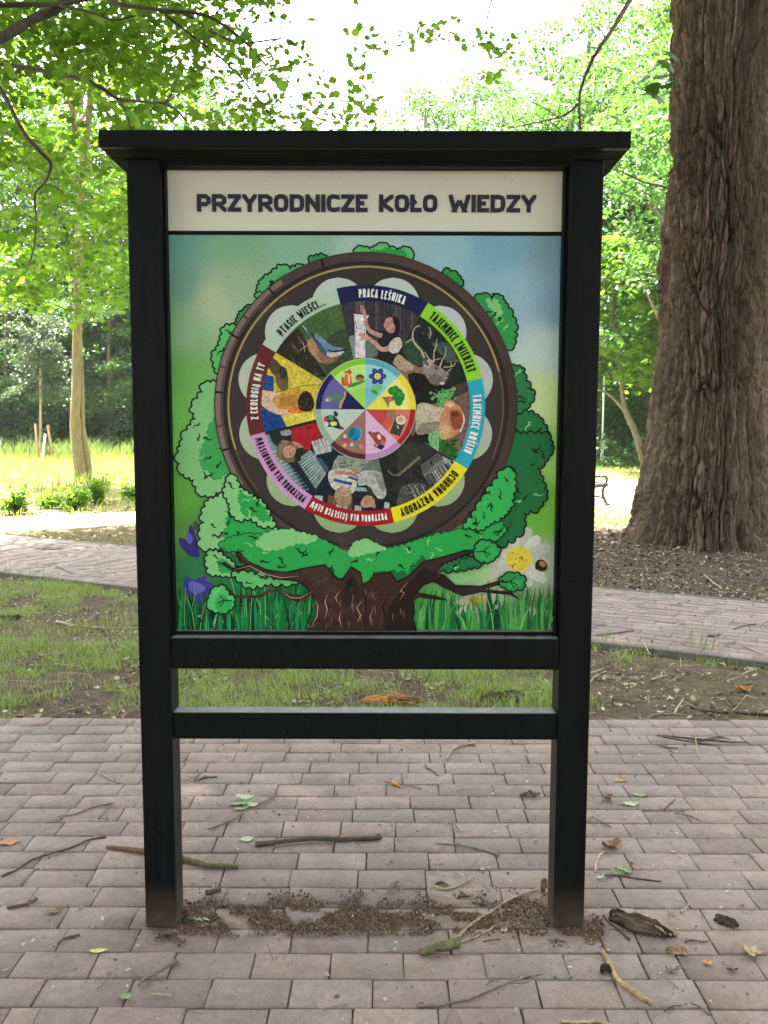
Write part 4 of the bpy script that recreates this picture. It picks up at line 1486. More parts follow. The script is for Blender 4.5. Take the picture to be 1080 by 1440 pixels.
p.p(b4([(200, 480), (270, 500), (240, 620), (190, 590)]), (92, 60, 50)); p.p(b4([(380, 500), (420, 500), (410, 640), (370, 620)]), (84, 62, 50))
p.p(b4([(255, 500), (270, 440), (320, 405), (390, 430), (410, 500), (390, 570), (330, 590), (280, 560)]), (134, 112, 88), 2)
p.p(b4([(305, 430), (350, 410), (390, 440), (385, 480), (345, 500), (310, 480)]), (168, 130, 112), 2)
p.l(b4([(325, 470), (360, 474)]), .8, (84, 54, 48))
p.p(b4([(490, 560), (520, 500), (580, 470), (620, 510), (620, 580), (590, 640), (520, 640)]), (34, 26, 24), 2)
p.p(b4([(490, 555), (520, 500), (570, 480), (610, 520), (615, 575), (560, 590), (510, 590)]), (160, 120, 96), 2)
p.l(b4([(525, 530), (545, 545)]), 1, (60, 40, 36)); p.p(b4(ell(610, 580, 14, 20)), (150, 108, 88))
p.p(b4([(540, 400), (590, 430), (600, 480), (560, 490), (545, 440)]), (46, 40, 36), 2)
p.done()
# reading among books
p = Photo(211, (22, 30, 36))
p.p(b5([(240, 400), (300, 390), (720, 1040), (700, 1080)]), (84, 118, 128))
p.p(b5([(240, 400), (270, 400), (560, 850), (720, 1050), (680, 1060), (400, 760)]), (122, 142, 144))
for i in range(40):
    t = i / 40
    x, y = 320 + 360 * t, 560 + 470 * t
    p.l(b5([(x - 20, y - 10), (x + 60, y - 40)]), .5, (58, 84, 94) if i % 3 else (160, 172, 170))
p.p(b5([(535, 330), (810, 262), (880, 420), (760, 470), (740, 560), (690, 560), (620, 490), (545, 460)]), (142, 24, 34))
p.p(b5([(680, 320), (760, 300), (740, 340)]), (112, 18, 30), 2)
p.p(b5([(300, 390), (430, 340), (480, 400), (430, 460), (380, 520)]), (28, 34, 34), 2)
p.p(b5([(420, 360), (520, 340), (540, 390), (450, 410)]), (120, 130, 128), 2)
p.p(b5([(380, 600), (400, 500), (440, 450), (540, 470), (650, 500), (680, 560), (640, 650), (580, 690), (480, 690), (410, 650)]), (96, 80, 58), 2)
p.p(b5([(400, 540), (450, 460), (520, 480), (440, 540), (420, 640)]), (126, 106, 80), 2)
p.p(b5([(450, 560), (500, 510), (570, 520), (590, 580), (540, 640), (470, 640)]), (164, 124, 108), 2)
p.p(b5([(540, 470), (600, 480), (660, 520), (640, 540), (590, 520)]), (158, 116, 100), 2)
p.l(b5([(468, 575), (480, 585)]), .9, (50, 36, 34)); p.l(b5([(515, 545), (530, 560)]), .9, (50, 36, 34)); p.l(b5([(515, 610), (540, 595)]), .9, (110, 54, 52))
p.p(b5([(590, 560), (680, 540), (640, 650), (580, 690)]), (34, 28, 24), 2)
for i in range(5):
    x = 755 + i * 36
    p.p(b5([(x, 470 - i * 12), (x + 30, 462 - i * 12), (x + 84, 600 - i * 8), (x + 50, 620 - i * 8)]), (164, 166, 166) if i % 2 == 0 else (148, 146, 150))
    p.l(b5([(x + 31, 462 - i * 12), (x + 86, 600 - i * 8)]), .8, (70, 50, 52))
p.p(b5([(615, 700), (780, 590), (930, 830), (820, 1020)]), (62, 80, 84))
for i in range(11):
    t = i / 11
    x0_, y0_ = 618 + 195 * t, 700 + 290 * t
    x1_, y1_ = 790 + 140 * t, 600 + 220 * t
    p.l(b5([(x0_, y0_), (x1_, y1_)]), 2.3, (134, 150, 148) if i % 3 else (112, 132, 134))
p.p(b5([(640, 640), (740, 560), (780, 590), (650, 670)]), (112, 128, 130))
p.p(b5([(800, 640), (860, 650), (980, 800), (940, 850)]), (54, 80, 98))
p.p(b5([(820, 1020), (940, 850), (1000, 1000), (900, 1080)]), (26, 30, 44))
p.done()
# hand and walnut on yellow and blue
p = Photo(256, (176, 158, 54))
c1q = zq(240, 330, 3.857)
p.p(c1q([(490, 750), (560, 770), (560, 850), (640, 960), (660, 1080), (440, 1080)]), (16, 56, 116))
p.p(c1q([(600, 980), (800, 960), (800, 1010), (640, 1060)]), (188, 178, 72))
p.p(c1q([(560, 660), (640, 690), (800, 780), (820, 830), (640, 830), (570, 780)]), (182, 164, 62))
p.l(c1q([(560, 860), (640, 840), (720, 820), (820, 815)]), 1.1, (104, 84, 36))
p.p(c1q([(530, 700), (560, 670), (600, 710), (630, 730), (620, 760), (580, 780), (530, 720)]), (70, 64, 40), 2)
p.p(c1q([(570, 760), (630, 740), (640, 830), (610, 850), (580, 820)]), (88, 78, 44), 2)
p.p(c1q([(590, 720), (625, 725), (635, 770), (600, 780)]), (44, 38, 32), 2)
p.p(c1q([(470, 850), (550, 850), (640, 870), (700, 860), (690, 940), (650, 970), (580, 975), (500, 930)]), (190, 156, 140), 2)
p.p(c1q([(560, 880), (700, 830), (720, 880), (700, 940), (620, 950), (570, 930)]), (172, 128, 54), 2)
p.p(c1q([(590, 890), (680, 870), (680, 920), (610, 930)]), (150, 108, 48), 2)
p.p(c1q([(640, 950), (700, 930), (720, 965), (640, 965)]), (192, 100, 44), 2)
p.p(c1q([(690, 900), (720, 850), (760, 860), (780, 920), (760, 960), (700, 950)]), (40, 32, 28), 2)
p.speck(18, (420, 552, 440, 576), [(62, 50, 42), (30, 24, 22), (84, 66, 50)], (.5, 1.6), 3)
p.done()

# FRONT FOLIAGE: printed over the lower rim of the wheel
A = Art(); A.lay = 440
clump(q3([(165, 620), (160, 520), (182, 480), (172, 430), (205, 360), (290, 325), (340, 400), (440, 460), (620, 530), (700, 640), (480, 660), (380, 640), (280, 620), (215, 620)]), LG, 12, 11, patch=((36, 140, 66), 22, 4, .72), arcs=8)
clump(q3([(290, 320), (310, 230), (350, 225), (375, 290), (500, 370), (570, 500), (490, 500), (440, 450), (370, 470), (325, 430), (320, 380)]), LG, 13, 9, patch=((36, 136, 64), 10, 4, .62), arcs=3)
# the big band under the wheel
band = q3([(260, 600), (330, 560), (420, 540), (500, 550), (640, 520), (800, 560), (960, 640), (1040, 575), (1090, 575)]) + q4([(60, 590), (130, 622), (230, 602), (300, 572), (380, 550), (540, 515), (640, 460), (740, 470), (780, 520), (700, 600), (560, 650), (420, 700), (320, 730), (240, 770), (190, 800), (150, 740), (60, 745), (20, 820)]) + q3([(1040, 800), (1000, 740), (960, 790), (900, 770), (880, 710), (800, 725), (700, 745), (560, 745), (430, 700), (330, 640)])
clump(band, (34, 138, 64), 16, 9, .3, outline=1.2, arcs=16)
clump(q3([(465, 600), (500, 550), (560, 525), (640, 520), (740, 545), (800, 560), (760, 585), (680, 590), (600, 620), (520, 630)]), LG, 17, 8, .3, outline=0, arcs=0)
clump(q3([(960, 645), (1000, 585), (1050, 575), (1085, 580), (1085, 640), (1010, 660)]) , LG, 18, 8, .3, outline=0, arcs=0)
clump(q4([(0, 570), (60, 590), (130, 622), (40, 640), (0, 640)]), LG, 19, 8, .3, outline=0, arcs=0)
clump(q4([(760, 195), (815, 200), (825, 280), (800, 400), (770, 440), (640, 520), (540, 500), (590, 450), (640, 360), (700, 280)]), (44, 148, 72), 20, 10, .4, patch=((100, 178, 112), -12, -8, .3), arcs=6)
clump(q4([(405, 722), (560, 660), (650, 690), (640, 712), (530, 737), (440, 735)]), (26, 95, 52), 21, 9, arcs=2)
clump(q4([(150, 740), (240, 770), (330, 660), (300, 740), (240, 790), (190, 800)]), (24, 88, 48), 22, 8, outline=0, arcs=0)
A.mesh('printed_crown', poster)
A = Art(); A.lay = 560
TR = q3([(745, 1062), (790, 990), (797, 920), (778, 880), (740, 830), (690, 795), (560, 782), (485, 738), (425, 722), (340, 742), (275, 700), (300, 700), (340, 728), (420, 705), (380, 690), (355, 640), (375, 640), (420, 690), (520, 735), (620, 750), (760, 720), (840, 708), (880, 770), (930, 790), (980, 720), (1030, 750)]) + \
     q4([(0, 815), (50, 790), (60, 762), (150, 750), (185, 800), (250, 770), (330, 690), (420, 670), (560, 630), (605, 632), (605, 640), (560, 652), (430, 705), (395, 750), (440, 765), (500, 820), (640, 825), (740, 798), (745, 812), (650, 840), (800, 858), (855, 900), (800, 868), (640, 852), (540, 875), (440, 830), (385, 795), (330, 815), (290, 860), (400, 880), (460, 900), (400, 892), (300, 880), (272, 900), (280, 960), (272, 1000), (290, 1062)])
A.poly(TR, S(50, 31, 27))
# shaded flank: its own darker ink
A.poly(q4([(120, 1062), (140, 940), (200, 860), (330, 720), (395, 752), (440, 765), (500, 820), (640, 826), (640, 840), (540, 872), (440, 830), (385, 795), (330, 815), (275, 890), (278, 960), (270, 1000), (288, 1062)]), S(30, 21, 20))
A.poly(q3([(930, 930), (945, 830), (980, 760), (1010, 790), (1020, 860), (990, 920), (955, 940)]), S(34, 22, 20))
A.poly(ell(*q3([(968, 812)])[0], 4.2, 6, 25), S(12, 22, 14))
A.stroke(TR, 2.2, S(16, 14, 13), closed=True)
A.stroke(q3([(790, 850), (720, 880), (640, 872), (590, 850), (540, 850), (480, 880), (350, 882)]), 4, S(52, 34, 30), taper=False)
A.stroke(q3([(790, 850), (730, 880), (690, 895), (640, 880), (600, 852)]), 8, S(50, 31, 27), taper=True)
for l in (q3([(345, 735), (430, 715), (520, 760), (600, 778), (705, 768)]), q3([(375, 645), (425, 700)]), q3([(600, 848), (650, 885), (705, 888), (775, 848)])):
    A.stroke(l, 1.6, S(150, 112, 104), taper=True)
for l in ([(785, 895), (800, 930), (795, 985), (760, 1050)], [(850, 870), (838, 910), (850, 950), (838, 1000)], [(920, 845), (895, 885), (910, 920)], [(1040, 900), (1010, 940), (1030, 980), (1015, 1020)], [(925, 960), (915, 1000), (930, 1050)], [(880, 990), (860, 1040)], [(815, 790), (800, 805)], [(835, 780), (818, 800)], [(855, 775), (840, 795)], [(770, 1045), (800, 1020)], [(870, 940), (855, 985)], [(1060, 930), (1045, 975)]):
    A.stroke(q3(l), 1.5, S(170, 128, 108), taper=True)
for l in ([(60, 840), (30, 880), (50, 860)], [(80, 850), (45, 890)], [(245, 800), (205, 850), (225, 860), (200, 900)], [(185, 985), (165, 1015)], [(60, 930), (40, 990), (50, 1040)], [(105, 960), (95, 1050)], [(20, 900), (0, 960)]):
    A.stroke(q4(l), 1.4, S(150, 110, 96), taper=True)
for l in ([(840, 880), (860, 930), (850, 1000)], [(960, 960), (940, 1010), (955, 1055)], [(1040, 860), (1060, 900), (1050, 950)]):
    A.stroke(q3(l), 2.2, S(24, 16, 15), taper=True)
for l in ([(10, 850), (20, 930), (5, 1000)], [(150, 850), (110, 930), (125, 1040)], [(70, 900), (85, 1000)]):
    A.stroke(q4(l), 2.4, S(24, 16, 15), taper=True)
rt = random.Random(12)
for _ in range(46):
    x, y = rt.uniform(452, 572), rt.uniform(822, 884)
    if not inside((x, y), TR) or not inside((x + 2, y + 9), TR): continue
    dk = rt.random() < .6
    A.stroke([(x, y), (x + rt.uniform(-3, 2), y + rt.uniform(4, 7)), (x + rt.uniform(-2, 3), min(885, y + rt.uniform(9, 16)))], rt.uniform(.7, 1.5), S(20, 14, 13) if dk else S(138, 100, 84), taper=True)
A.lay += 1
for pts, col, sd_ in ((q3([(200, 910), (230, 835), (290, 818), (322, 870), (350, 890), (340, 940), (290, 970), (230, 958)]), (70, 160, 88), 31),
                      (q4([(600, 640), (620, 592), (670, 577), (728, 602), (740, 650), (690, 692), (630, 690)]), (44, 134, 70), 32),
                      (q4([(738, 812), (760, 768), (820, 752), (880, 775), (870, 832), (800, 850)]), (36, 120, 62), 33)):
    clump(pts, col, sd_, 9, .3, outline=2.3, patch=((40, 140, 68), 3, 5, .55), arcs=1)
    n = len(pts); cx, cy = sum(p[0] for p in pts) / n, sum(p[1] for p in pts) / n
    s_ = 1 if cx < 500 else -1
    A.stroke([(cx + 15 * s_, cy + 1), (cx + 2 * s_, cy), (cx - 6 * s_, cy + 5)], 1.6, OUT)
    A.stroke([(cx + 4 * s_, cy), (cx - 4 * s_, cy - 7)], 1.4, OUT); A.stroke([(cx + 3 * s_, cy + 1), (cx - 2 * s_, cy + 9)], 1.4, OUT)
for l in ([(275, 700), (250, 690)], [(275, 700), (262, 712)], [(280, 700), (300, 690)], [(362, 640), (330, 632)], [(362, 640), (372, 622)], [(365, 640), (400, 630)]):
    A.stroke(q3(l), 1.4, OUT)
A.mesh('printed_trunk', poster)

# ------------------------------------------------------------------ turning hub disc
CH = Vector((dp(514.2, 575.8, YP).x, dp(514.2, 575.8, YP).z))
bm = bmesh.new()
hub_r = 71.0 / PXM
bmesh.ops.create_cone(bm, cap_ends=True, segments=72, radius1=hub_r, radius2=hub_r, depth=0.004)
bmesh.ops.rotate(bm, verts=bm.verts, cent=(0, 0, 0), matrix=Matrix.Rotation(R(90), 3, 'X'))
es = [e for e in bm.edges if abs(e.verts[0].co.y + .002) < 1e-5 and abs(e.verts[1].co.y + .002) < 1e-5]
bmesh.ops.bevel(bm, geom=es, offset=0.0008, segments=2, affect='EDGES')
YH = YP - LAY * 420 - 0.001
bmesh.ops.translate(bm, verts=bm.verts, vec=(CH[0], YH + 0.002, CH[1]))
me = bpy.data.meshes.new('hub_disc'); bm.to_mesh(me); bm.free()
hub = link('hub_disc', me, None, noise_mat('pale_disc_edge', (0.50, 0.53, 0.46), (0.55, 0.58, 0.5), 5, 0.4, 0.0))
bpart(hub)
YP_save = YP
HUB = [((134, 182, 186), (72, 148, 168)), ((208, 202, 120), (200, 186, 40)), ((190, 100, 86), (142, 30, 36)), ((190, 154, 188), (160, 118, 164)),
       ((134, 92, 84), (74, 34, 38)), ((160, 178, 166), (128, 152, 138)), ((86, 82, 138), (24, 24, 74)), ((162, 198, 118), (114, 172, 48))]
class HubArt(Art):
    def __init__(s, lay):
        super().__init__(); s.lay = lay
    def raw(s, pts, col, tris=None):
        n0 = len(s.v)
        super().raw(pts, col, tris)
        dy = (YH - 0.0002) - YP
        for i in range(n0, len(s.v)):
            s.v[i] = (s.v[i][0], s.v[i][1] + dy, s.v[i][2])
for i, (c, rc) in enumerate(HUB):
    A = HubArt(1)
    disc(A, S(*rc), 0, 70.0, i * 45, i * 45 + 45, n=16, c=CH)
    disc(A, S(*c), 5 if i in (0, 1, 2, 6) else 0.5, 62.5, i * 45, i * 45 + 45, n=16, c=CH) if i not in (6,) else None
    if i == 6:
        disc(A, S(*c), 36, 62.5, i * 45, i * 45 + 45, n=16, c=CH)
        disc(A, S(44, 42, 100), 30, 38, i * 45, i * 45 + 45, n=10, c=CH, step=False) if False else None
    if i in (0, 1, 2, 7):
        mid = [(c[k] * .45 + rc[k] * .55) for k in range(3)]
        mid2 = [(c[k] * .7 + rc[k] * .3) for k in range(3)]
        disc(A, S(*mid), 0, 30, i * 45, i * 45 + 45, n=8, c=CH); disc(A, S(*mid2), 30, 42, i * 45, i * 45 + 45, n=8, c=CH)
    o = A.mesh('sector', hub)
h5 = zq(430, 490, 6.353)
def icon(fn):
    A = HubArt(14)
    fn(A)
    A.mesh('icon', hub)
def fox(A):
    g = lambda p, c, k=2: A.poly(sm(h5(p), k) if k else h5(p), S(*c))
    g([(370, 345), (400, 320), (520, 285), (525, 300), (450, 335), (390, 350)], (60, 120, 50))
    g([(320, 260), (345, 265), (350, 310), (400, 320), (370, 335), (325, 330)], (176, 70, 40))
    g([(350, 240), (395, 230), (412, 290), (405, 325), (355, 325)], (186, 88, 56))
    g([(340, 195), (360, 205), (380, 195), (400, 180), (405, 205), (418, 222), (385, 238), (355, 232)], (182, 78, 50), 0)
    g([(375, 245), (395, 245), (395, 310), (380, 310)], (196, 170, 150))
    g([(362, 220), (385, 226), (380, 238), (362, 234)], (200, 176, 156), 0)
    A.poly(ell(*h5([(370, 215)])[0], .8), S(30, 20, 20)); A.poly(ell(*h5([(392, 212)])[0], .8), S(30, 20, 20))
    g([(445, 275), (455, 240), (490, 232), (520, 250), (520, 275), (480, 290)], (76, 66, 56))
    g([(450, 268), (490, 262), (515, 272), (500, 290), (460, 288)], (150, 100, 84))
icon(fox)
def flower(A):
    cx, cy = h5([(642, 250)])[0]
    for k in range(6):
        a = R(60 * k + 30)
        A.poly(ell(cx + math.sin(a) * 7.6, cy - math.cos(a) * 7.6, 3.9, 4.8, 60 * k + 30, 14), S(34, 42, 110)); A.poly(ell(cx + math.sin(a) * 8.4, cy - math.cos(a) * 8.4, 2.2, 3, 60 * k + 30, 10), S(50, 64, 140))
    A.poly(ell(cx, cy, 4.6), S(196, 186, 96))
    A.poly(ell(cx - 1.5, cy - 1, .55, .8), S(40, 36, 30)); A.poly(ell(cx + 1.5, cy - 1, .55, .8), S(40, 36, 30)); A.stroke([(cx - 2, cy + 1.2), (cx, cy + 2.4), (cx + 2, cy + 1.2)], .6, S(60, 50, 30))
    A.poly(sm(h5([(580, 380), (600, 340), (640, 320), (680, 335), (665, 370), (640, 410), (600, 405)]), 2), S(98, 166, 110))
    A.poly(sm(h5([(575, 380), (620, 375), (645, 405), (610, 405)]), 2), S(50, 130, 70))
icon(flower)
def tree_i(A):
    A.poly(h5([(680, 435), (760, 430), (790, 440), (780, 470), (750, 475), (735, 535), (720, 490)]), S(124, 92, 56))
    A.poly(h5([(735, 440), (785, 445), (775, 465), (745, 470)]), S(172, 96, 60))
    for x, y, r_ in ((770, 380, 36), (800, 360, 28), (820, 400, 46), (840, 440, 42), (830, 480, 34), (800, 440, 30), (860, 420, 24)): A.poly(ell(*h5([(x, y)])[0], r_ / 6.35), S(30, 110, 44))
    A.poly(ell(*h5([(790, 375)])[0], 3.4), S(46, 132, 58)); A.poly(ell(*h5([(840, 410)])[0], 3.6), S(46, 132, 58))
icon(tree_i)
def teacher(A):
    A.poly(h5([(790, 640), (830, 590), (905, 620), (840, 785), (750, 755)]), S(52, 56, 54))
    A.poly(sm(h5([(725, 580), (780, 575), (810, 600), (790, 640), (740, 615)]), 2), S(120, 110, 88))
    A.poly(ell(*h5([(850, 640)])[0], 7.2, 6.6), S(186, 180, 176)); A.poly(ell(*h5([(848, 636)])[0], 4.4, 4.2), S(196, 140, 116))
    A.poly(ell(*h5([(842, 630)])[0], .7), S(50, 30, 30)); A.poly(ell(*h5([(858, 632)])[0], .7), S(50, 30, 30))
    A.poly(ell(*h5([(845, 652)])[0], 3, 1.2, 10), S(160, 156, 150)); A.stroke(h5([(815, 690), (830, 715)]), 1.6, S(190, 186, 180))
icon(teacher)
def squirrel(A):
    A.poly(sm(h5([(555, 750), (585, 740), (600, 770), (640, 740), (680, 770), (715, 800), (710, 850), (660, 880), (620, 840), (595, 800)]), 2), S(124, 58, 44))
    A.poly(ell(*h5([(655, 790)])[0], 2.6, 4, -20), S(206, 178, 168)); A.poly(h5([(630, 880), (670, 855), (710, 870), (680, 905), (655, 900)]), S(26, 36, 90))
    A.poly(ell(*h5([(690, 840)])[0], 3.6), S(170, 96, 74)); A.poly(h5([(600, 860), (620, 850), (640, 885), (625, 885)]), S(150, 56, 60))
    for x in (595, 615, 640, 660): A.stroke(h5([(x, 720), (x + 14, 712)]), 1, S(150, 150, 160))
    A.poly(ell(*h5([(690, 830)])[0], .7), S(30, 20, 20)); A.poly(ell(*h5([(605, 765)])[0], 2.4, 3.4, 30), S(140, 70, 54))
icon(squirrel)
def globe(A):
    c = h5([(440, 762)])[0]
    A.poly(ell(*c, 9.8, 10.2, 0, 26), S(120, 150, 164)); A.poly(ell(c[0] - .6, c[1], 9.2, 9.8, 0, 26), S(30, 110, 168))
    A.poly(sm(h5([(385, 740), (420, 705), (440, 720), (430, 770), (400, 800), (382, 775)]), 2), S(20, 96, 110)); A.poly(sm(h5([(430, 800), (470, 790), (460, 825), (430, 828)]), 2), S(20, 104, 120))
    for x, y, cc in ((350, 785, (180, 174, 170)), (335, 815, (120, 70, 110)), (370, 830, (176, 60, 50)), (350, 865, (186, 160, 90)), (412, 858, (180, 170, 160)), (436, 880, (80, 130, 90)), (490, 870, (190, 110, 90)), (505, 885, (176, 110, 100))): A.poly(ell(*h5([(x, y)])[0], 2.5, 3, 20, 10), S(*cc))
icon(globe)
def bird_i(A):
    A.poly(sm(h5([(165, 620), (200, 600), (250, 600), (290, 640), (310, 690), (345, 715), (330, 725), (280, 715), (230, 700), (185, 700), (190, 660)]), 2), S(26, 44, 60))
    A.poly(ell(*h5([(178, 635)])[0], 3.2), S(166, 60, 56)); A.poly(sm(h5([(215, 660), (270, 655), (280, 680), (240, 695)]), 2), S(190, 190, 90)); A.poly(sm(h5([(200, 610), (240, 605), (250, 640), (215, 640)]), 2), S(60, 130, 90))
    A.poly(sm(h5([(250, 570), (265, 560), (290, 580), (280, 610), (255, 600)]), 2), S(26, 40, 70)); A.poly(sm(h5([(180, 660), (205, 665), (200, 695), (180, 690)]), 2), S(186, 180, 170))
    A.poly(h5([(158, 632), (150, 648), (168, 645)]), S(170, 150, 110)); A.poly(sm(h5([(310, 690), (345, 712), (330, 722)]), 2), S(150, 60, 50))
icon(bird_i)
def skater(A):
    A.poly(sm(h5([(300, 530), (305, 480), (335, 440), (350, 385), (362, 390), (355, 440), (330, 490), (318, 535)]), 2), S(178, 130, 66))
    A.poly(sm(h5([(225, 440), (255, 400), (310, 405), (330, 425), (300, 450), (290, 490), (265, 470), (245, 480)]), 2), S(66, 110, 96))
    A.poly(ell(*h5([(210, 455)])[0], 3.8), S(130, 120, 110)); A.poly(ell(*h5([(190, 462)])[0], 2.2), S(180, 170, 160)); A.stroke(h5([(270, 470), (265, 520)]), 2.2, S(60, 92, 130)); A.stroke(h5([(290, 440), (300, 500)]), 2, S(60, 92, 130))
    A.poly(sm(h5([(185, 430), (215, 420), (235, 440), (200, 445)]), 2), S(80, 124, 90))
icon(skater)
# ================================================================== TREES AND PLANTS
LEAF4 = (np.array([(0, 0, 0), (.30, .42, .07), (0, 1, -.10), (-.30, .42, .07)], float) - np.array([0, .5, 0]), np.array([[0, 1, 2], [0, 2, 3]]))
_mo = [(0, .04), (.20, -.06), (.30, .02), (.27, .16), (.52, .22), (.46, .36), (.56, .56), (.34, .56), (.28, .72), (.10, .74), (0, 1.04)]
_ml = _mo + [(-x, y) for x, y in reversed(_mo[1:-1])]
MAPLE = (np.array([(0, .36, .05)] + [(x, y, .05 - .26 * (x * x + (y - .36) ** 2)) for x, y in _ml], float) - np.array([0, .4, 0]),
         np.array([[0, 1 + i, 1 + (i + 1) % len(_ml)] for i in range(len(_ml))]))

def leaves(P, N, size, tmpl, r_):
    """P (n,3) places, N (n,3) leaf normals"""
    n = len(P)
    N = N / (np.linalg.norm(N, axis=1, keepdims=True) + 1e-9)
    rv = r_.normal(size=(n, 3))
    a = np.cross(N, rv); a /= (np.linalg.norm(a, axis=1, keepdims=True) + 1e-9)
    b = np.cross(N, a)
    tv, tf = tmpl
    s = np.asarray(size).reshape(-1, 1, 1) if np.ndim(size) else size
    fold = r_.uniform(.4, 1.9, size=(n, 1, 1))
    v = P[:, None, :] + s * (tv[None, :, 0:1] * a[:, None, :] + tv[None, :, 1:2] * b[:, None, :] + fold * tv[None, :, 2:3] * N[:, None, :])
    f = (tf[None] + (np.arange(n) * len(tv))[:, None, None]).reshape(-1, tf.shape[1])
    return v.reshape(-1, 3), f

def up_normals(n, r_, spread=.75):
    N = r_.normal(size=(n, 3)) * spread
    N[:, 2] = np.abs(N[:, 2]) * .6 + .7
    return N

def sprays(C, per, rad, flat, r_, droop=.25):
    """leaf places in flattened, drooping discs about the cluster centres C"""
    n = len(C) * per
    cc = np.repeat(C, per, axis=0)
    rad = np.repeat(np.broadcast_to(rad, (len(C),)), per)
    ang = r_.uniform(0, 2 * np.pi, n)
    q = np.sqrt(r_.uniform(0, 1, n)) * rad
    tilt = np.repeat(r_.normal(0, .22, size=(len(C), 2)), per, axis=0)
    dx, dy = np.cos(ang) * q, np.sin(ang) * q
    dz = tilt[:, 0] * dx + tilt[:, 1] * dy - droop * q * q / (rad + 1e-6) + r_.normal(0, flat, n) * rad
    return cc + np.stack([dx, dy, dz], -1)

def noise_keep(P, scale, thr, s):
    return fbm(P[:, 0] * scale, P[:, 1] * scale, P[:, 2] * scale, s=s, o=3) > thr

M_LEAF_WOOD = leaf_mat('leaf_wood', [(0.020, 0.052, 0.016), (0.036, 0.078, 0.018), (0.055, 0.105, 0.022), (0.030, 0.066, 0.026)], (1.5, 1.75, .6), .42)
M_LEAF_BRIGHT = leaf_mat('leaf_fresh', [(0.034, 0.085, 0.024), (0.050, 0.108, 0.028), (0.070, 0.125, 0.032), (0.040, 0.092, 0.032)], (1.45, 1.7, .8), .45)
M_LEAF_MAPLE = leaf_mat('leaf_maple', [(0.045, 0.105, 0.020), (0.065, 0.130, 0.022), (0.085, 0.150, 0.022), (0.050, 0.110, 0.03), (0.105, 0.155, 0.022)], (2.3, 2.35, .55), .62)
M_LEAF_GREY = leaf_mat('leaf_grey', [(0.05, 0.078, 0.046), (0.072, 0.10, 0.062), (0.06, 0.088, 0.045)], (1.2, 1.3, .8), .35)
M_BARK = noise_mat('tree_bark', (0.075, 0.060, 0.045), (0.19, 0.155, 0.115), 5, 0.92, 0.8, 0.02, 26, stretch=(6, 6, 1))
M_BARK_OLIVE = noise_mat('olive_bark', (0.13, 0.105, 0.055), (0.25, 0.205, 0.115), 4, 0.92, 0.6, 0.015, 30, stretch=(6, 6, 1))
M_TWIG = noise_mat('twig_bark', (0.035, 0.028, 0.022), (0.075, 0.06, 0.048), 12, 0.9, 0.3, 0.003, 60)

def trunk_path(x, y, h, lean, r_, n=9):
    pts = []
    for i in range(n):
        t = i / (n - 1)
        pts.append((lean[0] * t + .018 * h * math.sin(3 * t + r_.uniform(0, 6)) * t, lean[1] * t, h * t))
    return pts

def make_tree(name, label, cat, loc, h, tr, cb, crown, nclus, per, lsize, lmat, bmat, seed, group=None, lean=(0, 0), spray=.8, tmpl=LEAF4, thr=.42, nlimb=10, top=.92, flat=.13):
    """crown = (rx, ry) radii; cb = height of crown base"""
    r_ = np.random.default_rng(seed); rp_ = random.Random(seed)
    root = thing(name, label, cat, loc, group)
    tp = trunk_path(0, 0, h * top, lean, rp_)
    rad = [tr * (1.5 if i == 0 else 1) * (1 - .8 * (i / 8) ** 1.2) for i in range(9)]
    tp2 = smooth_path(tp, 3)
    rr_ = np.interp(np.linspace(0, 8, len(tp2)), range(9), rad)
    a = Acc(); a.tube(tp2, rr_, 10, .05, seed)
    link('trunk', a.mesh('trunk', True), root, bmat)
    hz = (h - cb) / 2
    c0 = np.array([lean[0] * .6, lean[1] * .6, cb + hz])
    # cluster centres
    d = r_.normal(size=(nclus * 4, 3)); d /= np.linalg.norm(d, axis=1, keepdims=True)
    q = r_.uniform(.15, 1, size=(nclus * 4, 1)) ** .5
    C = d * q * np.array([crown[0], crown[1], hz]) * (0.82 + .36 * fbm(d[:, 0] * 2 + seed, d[:, 1] * 2, d[:, 2] * 2, s=seed)[:, None])
    tz = np.clip((C[:, 2] / hz + 1) / 2, 0, 1)
    C[:, :2] *= (1.08 - .45 * tz ** 2)[:, None]
    C = (C + c0)
    k = noise_keep(C, .55, thr, seed + 3)
    C = C[k][:nclus]
    b = Acc()
    for i in range(min(nlimb, len(C))):
        e = C[i * max(1, len(C) // max(1, nlimb))]
        zs = min(h * top * .95, max(cb * .8, e[2] - np.hypot(e[0], e[1]) * .8))
        t0 = zs / (h * top)
        s_ = Vector(tp2[int(t0 * (len(tp2) - 1))])
        mid = s_.lerp(Vector(e), .5) + Vector((0, 0, -.06 * h * .2))
        pth = smooth_path([s_, mid, Vector(e)], 4)
        b.tube(pth, np.linspace(tr * .42 * (1 - .6 * t0), tr * .05, len(pth)), 6, .05, seed + i)
    if b.v: link('branches', b.mesh('branches', True), root, bmat)
    P = sprays(C, per, r_.uniform(.7, 1.25, len(C)) * spray, flat, r_)
    v, f = leaves(P, up_normals(len(P), r_), lsize * r_.uniform(.7, 1.25, len(P)), tmpl, r_)
    link('crown', np_mesh('crown', v, f), root, lmat)
    return root

def dup(root, loc, rz=0, s=1.0, label=None, mat=None):
    r2 = root.copy(); COL.objects.link(r2)
    r2.location = loc; r2.rotation_euler = (0, 0, rz); r2.scale = (s, s, s)
    if label: r2['label'] = label
    for ch in root.children:
        c = ch.copy(); COL.objects.link(c); c.parent = r2
        if mat and ch.name.startswith('crown'):
            c.data = ch.data.copy(); c.data.materials[0] = mat
    return r2

